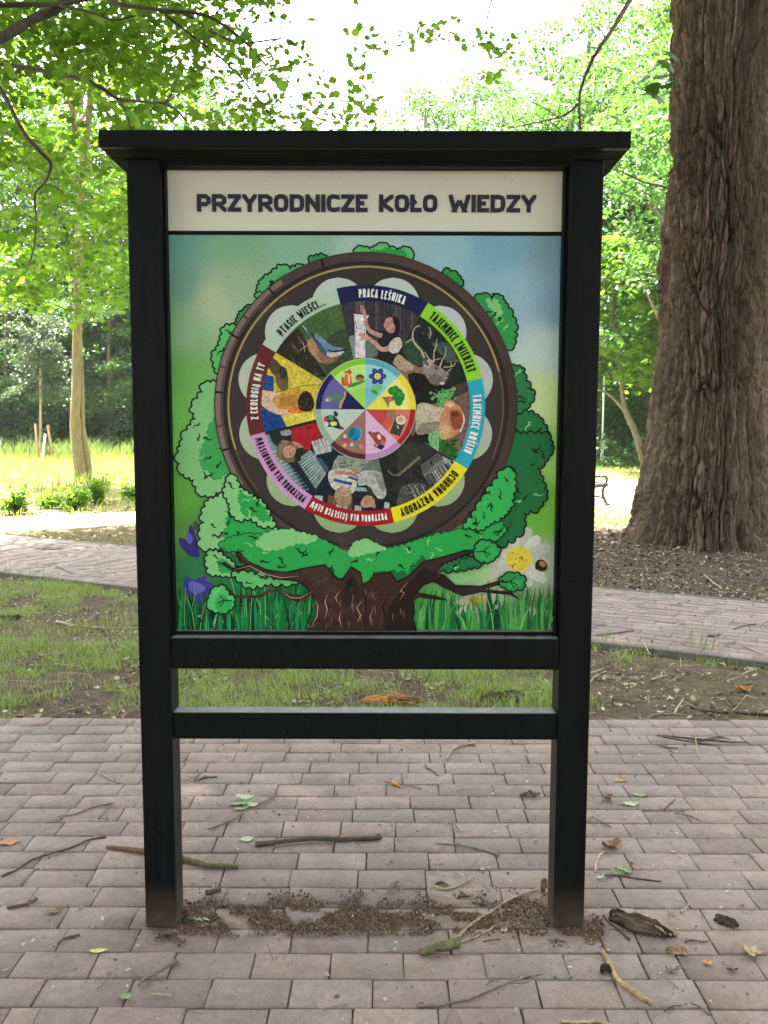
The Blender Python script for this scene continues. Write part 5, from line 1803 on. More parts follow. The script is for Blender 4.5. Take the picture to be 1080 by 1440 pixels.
def at(px, Y, z=0.0):
    """world place of a foot seen at column px, at distance Y"""
    d = ray(px, 640); return ((d.x / d.y) * Y, Y, float(ground_h((d.x / d.y) * Y, Y)) + z)

# ------------------------------------------------------------------ the big old tree on the right
def big_tree():
    root = thing('old_tree', 'huge old tree with deeply furrowed shaggy brown bark, right of the board', 'tree', (4.02, 10.72, 0))
    # silhouette read off the photograph: pixel row, left edge
    prof = [(800, 850), (782, 858), (774, 866), (766, 873), (755, 881), (742, 889), (730, 894), (715, 893), (700, 891), (680, 889), (660, 891), (640, 896), (600, 903), (550, 911), (500, 919), (450, 925), (400, 928), (350, 931), (300, 935), (240, 938), (150, 941), (0, 940), (-300, 943), (-700, 947)]
    YT = 10.72
    zs = np.array([dp(540, y, YT).z for y, _ in prof]); ls = np.array([dp(x, y, YT).x for y, x in prof])
    zz = np.concatenate([np.arange(-.12, 1.2, .012), np.arange(1.2, 6.6, .016), np.arange(6.6, 13, .08)])
    left = np.interp(zz, zs, ls)
    axis_x = 4.02 + .0 * zz + np.clip(zz - 3, 0, 20) * .012
    Rb = np.clip(axis_x - left, .2, 3)
    na = 460
    # denser columns on the side that faces the camera
    u = np.linspace(0, 1, na, endpoint=False)
    th = 2 * np.pi * u - .62 * np.sin(2 * np.pi * u)            # th = 0 faces the camera (-Y)
    T, Z = np.meshgrid(th, zz)
    flare = np.clip((1.3 - Z) / 1.3, 0, 1)
    RB = Rb[:, None] * np.ones_like(T)
    core = .60 + .06 * np.clip((2.6 - Z) / 2.6, 0, 1)
    # buttress roots
    lobes = np.zeros_like(T)
    for c, wd, am in ((-1.55, .28, 1.0), (-.95, .16, .42), (-.42, .17, .62), (.05, .14, .5), (.42, .2, .75), (.95, .22, .7), (1.5, .25, .9), (2.4, .4, .9), (-2.5, .4, .9)):
        dd = (T - c + np.pi) % (2 * np.pi) - np.pi
        lobes += am * np.exp(-(dd / wd) ** 2)
    side = np.exp(-((T + 1.55) / .55) ** 2)
    rad = core + (RB - core) * np.clip(side + .55 * lobes * flare + .45, 0, 1.0) * np.where(flare > 0, 1, 1)
    rad = rad - .10 * flare * (1 - np.clip(lobes, 0, 1)) + .03 * np.sin(T * 3 + 1 + .5 * Z)
    # bark: long wavering ridges, plates that break across, shaggy strips
    ax = np.cos(T) * 1.0; ay = np.sin(T) * 1.0
    wx = (fbm(ax * 2.2, ay * 2.2, Z * 1.1, s=1) - .5)
    wz = (fbm(ax * 6, ay * 6, Z * 2.6, s=2) - .5)
    arc = T * .66
    tw = arc + .11 * wx + .035 * wz + .02 * Z
    def cells(u, v, s, jit=.9):
        iu, iv = np.floor(u), np.floor(v)
        f1 = np.full(u.shape, 9.0); f2 = np.full(u.shape, 9.0); cid = np.zeros_like(u); du = np.zeros_like(u); dv = np.zeros_like(u)
        for a in (-1, 0, 1):
            for b in (-1, 0, 1):
                cu, cv = iu + a, iv + b
                pu = cu + .5 + jit * (_h(cu, cv, cu * 0, s) - .5); pv = cv + .5 + jit * (_h(cu, cv, cu * 0, s + 1) - .5)
                d_ = np.hypot(u - pu, v - pv)
                near = d_ < f1
                f2 = np.where(near, f1, np.minimum(f2, d_)); f1 = np.where(near, d_, f1)
                cid = np.where(near, _h(cu, cv, cu * 0, s + 2), cid); du = np.where(near, u - pu, du); dv = np.where(near, v - pv, dv)
        return f1, f2, cid, du, dv
    f1, f2, cid, du, dv = cells(tw * 11 + .4 * wz, Z * 1.6 + .8 * wx + .5 * wz, 5)
    edge = np.clip((f2 - f1) / .20, 0, 1)
    g1, g2, gid, gu, gv = cells(tw * 27 + .7 * wz, Z * 4.2 + 1.2 * wx, 15)
    edge2 = np.clip((g2 - g1) / .22, 0, 1)
    tw2 = tw + .04 * (fbm(ax * 9, ay * 9, Z * 3.5, s=22) - .5)
    r1 = np.abs(vnoise(tw * 6.5, Z * .8 + wx, ax * 0 + 3, s=5) - .5) * 2
    r3 = np.abs(vnoise(tw2 * 60, Z * 2.6, s=7) - .5) * 2
    r4 = np.abs(vnoise(tw2 * 110, Z * 5.0, s=27) - .5) * 2
    fine = fbm(tw * 60, Z * 20, s=12, o=3)
    patch = np.clip(fbm(tw * 2.2, Z * .9, s=44) * 2.4 - .6, .25, 1.1)
    d = .062 * patch * (edge ** .6 - 1) + .034 * patch * (edge2 ** .6 - 1) + .085 * (np.clip(r1 / .16, 0, 1) ** .6 - 1) + .022 * (np.clip(r3 / .5, 0, 1) - 1) + .010 * (np.clip(r4 / .5, 0, 1) - 1) + .050 * cid + .026 * gid + .075 * du * (cid - .3) + .055 * gu * (gid - .4) + .030 * np.clip(-dv, -.6, .6) * (cid - .35) + .026 * (fine - .5) + .03 * wx - .045
    amp = 1.15 + .35 * flare
    rad = rad + d * amp + .11 * flare ** 2 + .16 * side * np.clip((.5 - Z) / .5, 0, 1) ** 2
    # dark hollows between the roots
    for c, z0, wd, hh, dep in ((.16, .16, .07, .18, .22), (.60, .26, .09, .34, .30)):
        rad -= dep * np.exp(-((T - c) / wd) ** 2 - ((Z - z0) / hh) ** 2)
    X = axis_x[:, None] - 4.02 + np.sin(T) * rad
    Y = -np.cos(T) * rad
    v = np.stack([X.ravel(), Y.ravel(), Z.ravel()], -1)
    i = np.arange(len(zz) - 1)[:, None] * na; j = np.arange(na)[None, :]
    q = np.stack([i + j, i + (j + 1) % na, i + na + (j + 1) % na, i + na + j], -1).reshape(-1, 4)
    mt, t, b = new_mat('furrowed_bark')
    n1 = noise(t, 1.6, 5, 0.6, 'Object', stretch=(2.2, 2.2, .6))
    rp = ramp(t, [(0.28, (0.086, 0.060, 0.043)), (0.5, (0.150, 0.108, 0.080)), (0.72, (0.215, 0.163, 0.124))])
    t.links.new(n1.outputs[0], rp.inputs[0])
    n2 = noise(t, 9, 6, 0.7, 'Object', stretch=(6, 6, .8))
    rv = ramp(t, [(0.32, (0.45, 0.43, .41)), (0.5, (1, 1, 1)), (0.7, (1.5, 1.47, 1.42))])
    t.links.new(n2.outputs[0], rv.inputs[0])
    c = mixc(t, 1.0, rp.outputs[0], rv.outputs[0], 'MULTIPLY')
    n3 = noise(t, 2.3, 5, .65, 'Object')
    r3_ = ramp(t, [(0.55, (0, 0, 0)), (0.75, (.45,) * 3)]); t.links.new(n3.outputs[0], r3_.inputs[0])
    c = mixc(t, r3_.outputs[0], c, (0.15, 0.145, 0.115))
    t.links.new(c, b.inputs['Base Color'])
    b.inputs['Roughness'].default_value = .95; b.inputs['Specular IOR Level'].default_value = .12
    n4 = noise(t, 26, 6, .7, 'Object', stretch=(5, 5, .7))
    bump(t, b, n4.outputs[0], .9, .02)
    link('trunk', np_mesh('trunk', v, q, True), root, mt)
    # limbs and crown, above the picture
    r_ = np.random.default_rng(40)
    bacc = Acc()
    C = []
    for k in range(16):
        a = k * 2.4; zz_ = 8.4 + k * .3
        rl = r_.uniform(4.5, 7.2)
        e = Vector((math.cos(a) * rl, math.sin(a) * rl * .95, zz_ + r_.uniform(2.0, 4.5)))
        s_ = Vector((.1, 0, zz_))
        pth = smooth_path([s_, s_.lerp(e, .4) + Vector((0, 0, .7)), e], 5)
        bacc.tube(pth, np.linspace(.24, .03, len(pth)), 7, .06, k)
        for p in pth[3:]:
            C.append(np.array(p))
    off = Vector(root.location)
    for pl, Yq, w0, w1 in (([(960, -330), (935, -120), (905, -30), (885, 2), (862, 40), (840, 72), (826, 100), (815, 135), (816, 182)], 6.6, 4.2, 1.6), ([(814, 145), (800, 158), (784, 166), (755, 172), (715, 181)], 6.6, 1.7, .7), ([(784, 165), (765, 152), (742, 141)], 6.6, .9, .4), ([(842, 68), (828, 66), (815, 66)], 6.6, .9, .5), ([(850, 52), (843, 40), (838, 38)], 6.6, .9, .5), ([(940, 264), (905, 256), (880, 244), (856, 238)], 9.2, 1.6, .6), ([(960, 78), (930, 88), (905, 110)], 7.4, 1.2, .6)):
        pts = smooth_path([dp(x, y, Yq + .15 * math.sin(i)) - off for i, (x, y) in enumerate(pl)], 4)
        bacc.tube(pts, np.linspace(w0, w1, len(pts)) * Yq / F, 7, .08, len(pl))
    link('branches', bacc.mesh('branches', True), root, M_BARK)
    n = 760
    dd = r_.normal(size=(n * 3, 3)); dd /= np.linalg.norm(dd, axis=1, keepdims=True)
    Q = dd * (r_.uniform(.1, 1, size=(n * 3, 1)) ** .45) * np.array([8.2, 6.6, 4.4]) + np.array([-2.2, 1.5, 15.6])
    Q = Q[noise_keep(Q, .45, .33, 8)][:n]
    C = np.array([c for c in C if not (lambda q: q and -30 < q[0] < 1110 and q[1] > -60)(proj(Vector(c) + off))])
    C = np.vstack([C, Q])
    P = sprays(C, 64, r_.uniform(.7, 1.2, len(C)), .14, r_)
    vv, ff = leaves(P, up_normals(len(P), r_), .21 * r_.uniform(.7, 1.25, len(P)), LEAF4, r_)
    L_ = np.array([np.array(dp(x, y, 7.4) - off) for x, y in ((905, 112), (918, 124), (930, 108), (937, 92), (925, 138), (912, 132), (940, 120), (944, 78))])
    v2, f2 = leaves(L_, up_normals(len(L_), r_, .5) - np.array([0, .8, 0]), .17 * r_.uniform(.8, 1.2, len(L_)), MAPLE, r_)
    ca = Acc(); ca.add(vv, None, ff); ca.add(v2, None, f2)
    link('crown', ca.mesh('crown'), root, M_LEAF_WOOD)
    return root
big_tree()

# ------------------------------------------------------------------ the maple that overhangs from the left
def overhanging_maple():
    root = thing('overhanging_maple', 'maple tree reaching in from the upper left, thin dark branches and sunlit lobed leaves', 'tree', (-7.6, 7.6, 0))
    off = Vector(root.location)
    r_ = np.random.default_rng(77); rp_ = random.Random(77)
    a = Acc()
    a.tube(smooth_path([(0, 0, -.1), (.1, .05, 2.2), (-.1, .1, 5), (.15, 0, 8), (0, .1, 14.5)], 4), np.linspace(.34, .10, 17), 12, .04, 1)
    link('trunk', a.mesh('trunk', True), root, M_BARK)
    # branches traced where they hang: (pixel polyline, distance, radius in px at start/end)
    BR = [([(-60, 84), (0, 55), (45, 28), (85, 8), (120, -20)], 5.4, 8, 6), ([(-30, 8), (40, 6), (85, 6), (140, -4), (170, 6), (225, 14), (290, 22), (340, 55), (372, 90)], 5.6, 3.6, 1.4),
          ([(85, 8), (130, 18), (160, 28), (192, 22)], 5.8, 2.0, .8), ([(225, 15), (262, 20), (300, 45), (340, 60), (395, 54)], 5.7, 2.6, 1.1), ([(232, 20), (280, 58), (320, 90), (360, 135), (395, 182)], 5.8, 2.0, .9),
          ([(-40, 82), (0, 90), (40, 95), (80, 104), (112, 110), (140, 122), (168, 139), (200, 143), (232, 146), (252, 158), (266, 176)], 5.4, 3.4, 1.1), ([(168, 139), (178, 160), (184, 182)], 5.6, 1.4, .7), ([(232, 146), (246, 122), (252, 98)], 5.6, 1.3, .5), ([(232, 146), (255, 130), (280, 118)], 5.6, 1.1, .5),
          ([(-30, 95), (0, 124), (18, 158), (36, 190), (58, 214), (71, 229), (68, 245), (61, 260)], 5.2, 3.2, 1.9), ([(61, 260), (49, 275), (51, 310), (48, 345), (41, 372)], 5.2, 1.5, .7), ([(61, 258), (80, 264), (100, 282), (125, 300), (160, 304)], 5.4, 1.2, .5),
          ([(20, 190), (26, 170), (10, 140)], 5.4, .8, .4), ([(105, 180), (95, 150), (100, 130)], 5.9, .8, .4), ([(272, 60), (262, 40), (300, 30)], 6.2, .7, .4), ([(395, 105), (430, 135), (470, 165), (500, 178)], 7.0, 1.1, .5), ([(380, 60), (412, 46), (430, 36)], 6.2, 1.0, .5),
          ([(400, -30), (500, -10), (600, -25), (690, -30), (686, 20), (684, 48), (692, 88)], 9.3, 2.0, .5), ([(500, -10), (508, 40), (512, 90), (508, 140), (516, 176)], 9.1, 1.0, .4), ([(560, 66), (600, 52), (640, 46), (684, 48), (730, 62)], 9.4, .7, .4)]
    b = Acc(); anchors = []
    def P3(x, y, Y): return dp(x, y, Y) - off
    for k, (pl, Y, r0, r1) in enumerate(BR):
        yy_ = [Y + .5 * math.sin(k * 1.7 + i * .5) for i in range(len(pl))]
        pts = smooth_path([P3(x, y, Yq) for (x, y), Yq in zip(pl, yy_)], 4)
        rad = np.linspace(r0, r1, len(pts)) * Y / F
        b.tube(pts, rad, 7, .08, k)
        anchors += [np.array(p) for p in pts]
    # main limb bringing them from the trunk
    for tgt, zt in ((P3(-60, 84, 5.4), 2.9), (P3(-30, 8, 5.8), 3.6), (P3(-40, 82, 5.6), 3.2)):
        pts = smooth_path([Vector((0, 0, zt - .6)), Vector((1.6, -.6, zt + .2)), tgt], 5)
        b.tube(pts, np.linspace(.11, .03, len(pts)), 8, .05, 9)
    link('branches', b.mesh('branches', True), root, M_TWIG)
    # leaves: dense at the left, thinning to the right, in hanging sprays
    C, sz = [], []
    def cover(x, y):
        if x < 250 and y < 190: return .70 if y < 140 else .62
        if x < 185 and y < 460: return (.55 if y < 230 else .36) - max(0, y - 400) / 150
        if x < 430 and y < 180: return .62 * (1 - (x - 250) / 260) * (.5 if y < 25 and x > 270 else 1)
        return 0
    tries = 0
    while len(C) < 520 and tries < 9000:
        tries += 1
        x, y = rp_.uniform(-120, 430), rp_.uniform(-60, 450)
        if rp_.random() > cover(max(0, x), max(0, y)): continue
        if 372 < x < 430 and y < 60 and rp_.random() < .6: continue
        if vnoise(np.array([x / 60]), np.array([y / 45]), s=4)[0] < .36: continue
        Y = rp_.uniform(6.0, 9.0) if y < 230 else rp_.uniform(7.5, 12.0)
        C.append(np.array(P3(x, y, Y)))
    C = np.array(C)
    P = sprays(C, 25, r_.uniform(.14, .34, len(C)), .2, r_, .35)
    N = up_normals(len(P), r_, .8)
    N[:, 1] -= .15
    size = .057 * r_.uniform(.6, 1.25, len(P))
    v1, f1 = leaves(P, N, size, MAPLE, r_)
    # along the traced branches
    an = np.array(anchors)
    P = np.repeat(an, 3, axis=0) + r_.normal(0, .07, size=(len(an) * 3, 3)) - np.array([0, 0, .05])
    P = P[r_.random(len(P)) < .30]
    v2, f2 = leaves(P, up_normals(len(P), r_, .8), .072 * r_.uniform(.6, 1.2, len(P)), MAPLE, r_)
    # the rest of the crown, outside the picture
    n = 1750
    dd = r_.normal(size=(n * 4, 3)); dd /= np.linalg.norm(dd, axis=1, keepdims=True)
    Q = dd * (r_.uniform(.1, 1, size=(n * 4, 1)) ** .5) * np.array([7.8, 9.2, 3.6]) + np.array([1.9, 1.2, 12.4])
    Q = Q[noise_keep(Q, .5, .34, 18)]
    keep = []
    for q in Q:
        pr = proj(Vector(q) + off)
        # leave the open sky of the picture free
        keep.append(not (pr and -40 < pr[0] < 1120 and -40 < pr[1] < 1480 and pr[0] > 150))
    Q = Q[np.array(keep)][:n]
    P = sprays(Q, 70, r_.uniform(.6, 1.05, len(Q)), .14, r_)
    v3, f3 = leaves(P, up_normals(len(P), r_), .22 * r_.uniform(.7, 1.25, len(P)), LEAF4, r_)
    # sprigs that hang into the open sky above the board
    SPR = [(490, 55, 22, 12, 9), (505, 95, 26, 20, 9), (530, 70, 22, 12, 9), (500, 130, 24, 30, 9), (515, 155, 22, 34, 9), (485, 165, 26, 30, 9), (540, 62, 18, 8, 9), (455, 120, 20, 14, 9), (440, 160, 26, 34, 9), (420, 172, 24, 34, 9), (400, 130, 16, 16, 9),
           (575, 60, 16, 12, 9.5), (600, 50, 20, 18, 9.5), (620, 40, 16, 12, 9.5), (650, 60, 14, 9, 9.5), (680, 52, 18, 22, 9.5), (700, 75, 16, 24, 9.5), (690, 108, 12, 12, 9.5), (715, 65, 20, 14, 9.5), (640, 25, 14, 5, 9.5), (695, 105, 14, 12, 9.5)]
    L_ = []
    for (x, y, rad, cnt, Y) in SPR:
        for _ in range(cnt):
            g = r_.normal(0, 1, 2) * rad * .5
            L_.append(np.array(P3(x + g[0], y + g[1], Y + r_.normal(0, .35))))
    L_ = np.array(L_)
    v4, f4 = leaves(L_, up_normals(len(L_), r_, .9), .082 * r_.uniform(.6, 1.25, len(L_)), MAPLE, r_)
    acc = Acc(); acc.add(v1, None, f1); acc.add(v2, None, f2); acc.add(v3, None, f3); acc.add(v4, None, f4)
    link('crown', acc.mesh('crown'), root, M_LEAF_MAPLE)
    return root
overhanging_maple()

# ================================================================== TREES BEYOND THE LAWN
# slim double-stemmed tree standing on the sunlit meadow, left
def slim_tree():
    f = at(118, 23.6)
    root = thing('slim_tree', 'slim olive-barked tree with two stems grown together, on the sunlit meadow at left', 'tree', f)
    off = Vector(f); Y = 23.6
    a = Acc()
    L = [(116, 690), (113, 660), (108, 620), (106, 585), (108, 550), (108, 500), (110, 450), (110, 400), (112, 340), (114, 280), (119, 220), (126, 160), (128, 110), (124, 40), (130, -60), (126, -160)]
    Rr_ = [13, 11, 9.5, 8.6, 8.0, 7.6, 7.4, 7.2, 6.8, 6.5, 6.2, 5.8, 5.4, 5, 4, 3]
    pts = smooth_path([dp(x - .5, y, Y) - off for x, y in L], 3)
    a.tube(pts, np.interp(np.linspace(0, 15, len(pts)), range(16), Rr_) * .80 * Y / F, 14, .035, 4)
    L = [(126, 690), (124, 655), (118, 620), (115, 590), (115, 555), (114.5, 520), (113, 480), (112, 440)]
    pts = smooth_path([dp(x, y, Y + .12) - off for x, y in L], 3)
    a.tube(pts, np.linspace(5.6, 2.0, len(pts)) * Y / F, 10, .04, 5)
    link('trunk', a.mesh('trunk', True), root, M_BARK_OLIVE)
    r_ = np.random.default_rng(5)
    n = 170
    d = r_.normal(size=(n * 3, 3)); d /= np.linalg.norm(d, axis=1, keepdims=True)
    C = d * r_.uniform(.2, 1, (n * 3, 1)) ** .5 * np.array([4.2, 4.0, 5.0]) + np.array([0, 0, 13.2])
    C = C[noise_keep(C, .5, .42, 5)][:n]
    b = Acc()
    for e in C[::9]:
        s_ = Vector((0, 0, max(7.5, e[2] - np.hypot(e[0], e[1]) * .9)))
        p = smooth_path([s_, s_.lerp(Vector(e), .5) + Vector((0, 0, .25)), Vector(e)], 4)
        b.tube(p, np.linspace(.06, .012, len(p)), 6, .04, 2)
    link('branches', b.mesh('branches', True), root, M_BARK_OLIVE)
    P = sprays(C, 42, r_.uniform(.5, 1.1, len(C)), .14, r_)
    # low outer sprays, sunlit, that cross the trunk
    D = []
    rp_ = random.Random(3)
    while len(D) < 105:
        x, y = rp_.gauss(95, 62), rp_.gauss(330, 70)
        if not (-60 < x < 215 and 180 < y < 430): continue
        if vnoise(np.array([x / 45]), np.array([y / 30]), s=14)[0] < .44: continue
        if 90 < x < 142 and rp_.random() < .92: continue
        D.append(np.array(dp(x, y, rp_.uniform(21.0, 23.2)) - off))
    P2 = sprays(np.array(D), 26, r_.uniform(.45, .85, len(D)), .13, r_, .3)
    P = np.vstack([P, P2])
    v, f_ = leaves(P, up_normals(len(P), r_, .6), .17 * r_.uniform(.7, 1.3, len(P)), MAPLE, r_)
    link('crown', np_mesh('crown', v, f_), root, M_LEAF_MAPLE)
slim_tree()

# young staked tree
def young_tree():
    f = at(57, 37)
    root = thing('young_tree', 'young staked tree with thin pale stem and silvery drooping crown on the meadow', 'tree', f)
    off = Vector(f); Y = 37
    a = Acc()
    pts = smooth_path([dp(x, y, Y) - off for x, y in ((57, 650), (57, 620), (57, 590), (57, 550), (56, 500), (54, 490), (52, 470), (56, 440))], 3)
    a.tube(pts, np.linspace(2.0, 1.0, len(pts)) * Y / F, 8, .05, 1)
    link('trunk', a.mesh('trunk', True), root, noise_mat('pale_bark', (0.22, 0.17, 0.10), (0.34, 0.28, 0.18), 6, .9, .3, .005, 30))
    b = Acc(); r_ = np.random.default_rng(6); rp_ = random.Random(6); D = []
    for k in range(26):
        x0, y0 = rp_.uniform(52, 58), rp_.uniform(455, 545)
        x1, y1 = x0 + rp_.gauss(0, 26), y0 + rp_.uniform(-35, 30)
        Yk = Y + rp_.uniform(-.8, .8)
        p = smooth_path([dp(x0, y0, Y) - off, dp((x0 + x1) / 2, (y0 + y1) / 2 - 8, (Y + Yk) / 2) - off, dp(x1, y1, Yk) - off], 4)
        b.tube(p, np.linspace(.022, .008, len(p)), 5, .05, k)
        if y1 < 530 or abs(x1 - 57) > 20: D += [np.array(q) for q in p[3:]]
    for _ in range(46):
        x, y = rp_.gauss(62, 20), rp_.gauss(478, 34)
        if 436 < y < 575: D.append(np.array(dp(x, y, Y + rp_.uniform(-.9, .9)) - off))
    for x, y in ((78, 540), (88, 555), (95, 545), (85, 570), (100, 560), (75, 525), (90, 530)): D.append(np.array(dp(x, y, Y + rp_.uniform(-.5, .5)) - off))
    link('branches', b.mesh('branches', True), root, M_TWIG)
    P = sprays(np.array(D), 26, .34, .3, r_, .7)
    v, f_ = leaves(P, up_normals(len(P), r_, 1.0), .15 * r_.uniform(.6, 1.2, len(P)), LEAF4, r_)
    link('crown', np_mesh('crown', v, f_), root, M_LEAF_GREY)
    M_STK = noise_mat('stake_wood', (0.28, 0.17, 0.10), (0.40, 0.27, 0.17), 6, .85, .3, .004, 30)
    for (xa, ya, xb, yb, lab, mt) in ((49.5, 596, 54.5, 650, 'reddish tree stake left of the young stem', M_STK), (67, 598, 76, 652, 'reddish tree stake leaning right of the young stem', M_STK), (64, 610, 59, 650, 'white painted short stake touching the young stem', noise_mat('white_paint', (0.66, 0.66, 0.62), (0.76, 0.76, 0.73), 6, .6, .1, .002, 30))):
        Yk = Y - .5
        bq = dp(xb, yb, Yk); tq = dp(xa, ya, Yk)
        bq = Vector((bq.x, bq.y, min(bq.z, float(ground_h(bq.x, bq.y)) - .02)))
        s_ = thing('tree_stake', lab, 'tree stake', tuple(bq), None)
        tb = Acc(); d = tq - bq
        tb.tube([Vector((0, 0, -.15)), d * .5, d * .97, d], [.055, .055, .055, .046], 10, .02, 2)
        link('pole', tb.mesh('pole', False), s_, mt)
        tk = Acc(); c_ = d * .86
        tk.tube([c_, c_ + (Vector((dp(57.5, 610, Y).x, Y, tq.z - .2)) - bq - c_) * .96], [.02, .02], 6)
        link('tie', tk.mesh('tie'), s_, M_TWIG)
young_tree()

# ---- the wood: a few kinds, copied
W = []
kinds = []
kinds.append(make_tree('wood_tree', 'x', 'tree', (0, 0, 0), 19, .38, 3.2, (4.6, 4.6), 190, 70, .24, M_LEAF_WOOD, M_BARK, 101, spray=1.0, lean=(.8, 0)))
kinds.append(make_tree('wood_tree', 'x', 'tree', (0, 0, 0), 16, .26, 2.4, (3.8, 3.8), 150, 70, .22, M_LEAF_BRIGHT, M_BARK, 102, spray=.95, lean=(-.6, .2)))
kinds.append(make_tree('wood_tree', 'x', 'tree', (0, 0, 0), 22, .48, 6.0, (5.2, 5.2), 200, 70, .25, M_LEAF_WOOD, M_BARK, 103, spray=1.1, lean=(.3, .3)))
kinds.append(make_tree('wood_tree', 'x', 'tree', (0, 0, 0), 10, .14, .8, (3.4, 3.4), 130, 70, .20, M_LEAF_BRIGHT, M_BARK, 104, spray=.85, lean=(.4, 0)))
used = set()
wood_kind = {}
GW = 'trees in the wood beyond the lawn'
def put(k, x, y, rz=None, s=1.0, label=None, group=GW, mat=None, name=None):
    z = float(ground_h(x, y)) - .05
    lab = label or ['tall broad dark-leaved tree in the wood beyond the meadow', 'mid-height fresh green tree in the wood beyond the meadow', 'very tall dark tree rising at the back of the wood', 'low spreading bright green tree at the edge of the wood'][k]
    rz = random.uniform(0, 6.28) if rz is None else rz
    if k not in used:
        used.add(k); o = kinds[k]; wood_kind[o.name] = k
        o.location = (x, y, z); o.rotation_euler = (0, 0, rz); o.scale = (s, s, s)
        o['label'] = lab
        if group: o['group'] = group
        if mat: pass
        return o
    o = dup(kinds[k], (x, y, z), rz, s, lab, mat); wood_kind[o.name] = k
    if group: o['group'] = group
    return o
random.seed(33)
# left wood
for k, x, y, s in ((0, -21.5, 46, .95), (2, -17.0, 50, 1.0), (0, -13.2, 47, .9), (2, -9.5, 52, 1.0), (1, -24.5, 43, 1.0), (3, -18.8, 43, 1.05), (3, -13.8, 43.2, 1.0), (0, -27, 50, 1.1), (2, -22, 57, 1.1), (2, -13, 58, 1.1), (0, -5.5, 49, 1.0), (1, -3.2, 46, 1.0), (2, -31, 56, 1.1), (3, -22.6, 41.8, .8),
                   (2, -1.5, 60, 1.0), (0, .8, 47, .95)):
    put(k, x, y, None, s)
# right side
put(1, 9.8, 27.5, 1.0, 1.05, 'bright green leafy tree filling the gap between board and old trunk', None)
put(3, 7.7, 35.0, 2.0, .9, 'low bright bush-like tree beyond the gravel, right of the board', None)
put(1, 12.2, 33, 4.0, 1.1); put(0, 8.2, 41, .5, .95); put(2, 13.5, 44, 2.2, 1.0); put(0, 17.5, 38, 1.4, 1.0); put(3, 11.2, 37, 3.0, 1.1); put(2, 20, 47, 1.0, 1.1); put(1, 5.6, 45, 2.0, .8)
put(3, 14.5, 30.5, .4, 1.0)
for k, x, y, s in ((1, 12.6, 39, 1.15), (1, 10.0, 44, 1.25), (0, 15.5, 41, 1.15), (1, 7.2, 49, 1.25), (2, 11.5, 52, 1.2), (2, 16.5, 52, 1.2), (1, 14.6, 35, 1.1), (0, 21, 36, 1.1)): put(k, x, y, None, s)
for k, x, y, s in ((0, -19.5, 53, 1.1), (0, -15.2, 54, 1.1), (1, -11.2, 48.5, 1.0), (0, -8.0, 55, 1.1), (3, -16.2, 45.5, 1.0), (3, -11.0, 45, 1.0), (3, -20.6, 47, 1.1), (0, -25.5, 53, 1.1)): put(k, x, y, None, s)
# far pale trees seen over the roof of the board
FT = 'far tall trees seen above the board'
for k, px, Y, s in ((2, 590, 62, 1.16), (2, 655, 66, 1.28), (2, 712, 63, 1.18), (2, 530, 70, 1.02)):
    q = at(px, Y)
    put(k, q[0], q[1], None, s, {590: 'far pale tree above the middle of the board roof', 655: 'tallest far pale tree above the board roof, right of middle', 712: 'far pale tree above the right end of the board roof', 530: 'lowest far pale tree above the board roof, left of middle'}[px], FT)
# say which is which: by kind, row and what each stands behind
def name_wood():
    KIND = {0: 'broad dark-leaved tree', 1: 'fresh green tree', 2: 'very tall dark tree', 3: 'low spreading bright tree'}
    seen = {}
    lst = [o for o in COL.objects if o.get('group') == GW]
    lst.sort(key=lambda o: o.location.y)
    for o in lst:
        k = wood_kind[o.name]
        q = proj(o.location)
        px = q[0]
        if px < -10: ph = 'beyond the left edge of the meadow'
        elif px < 40: ph = 'at the far left behind the meadow'
        elif px < 95: ph = 'behind the young staked tree'
        elif px < 150: ph = 'behind the slim double-stemmed tree'
        elif px < 215: ph = 'beside the left post of the board'
        elif px < 810: ph = 'mostly hidden behind the board'
        elif px < 880: ph = 'between the right post and the leaning tree'
        elif px < 960: ph = 'behind the old tree and the leaning tree'
        else: ph = 'hidden behind the old tree trunk'
        row = 'front row' if o.location.y < 44 else ('middle row' if o.location.y < 51 else 'back row')
        lab = '%s %s, %s' % (KIND[k], ph, row)
        n = seen.get(lab, 0); seen[lab] = n + 1
        o['label'] = lab if n == 0 else '%s %s, %s, the %s' % (KIND[k], ph, row, ['', 'farther', 'farthest'][min(n, 2)])
name_wood()
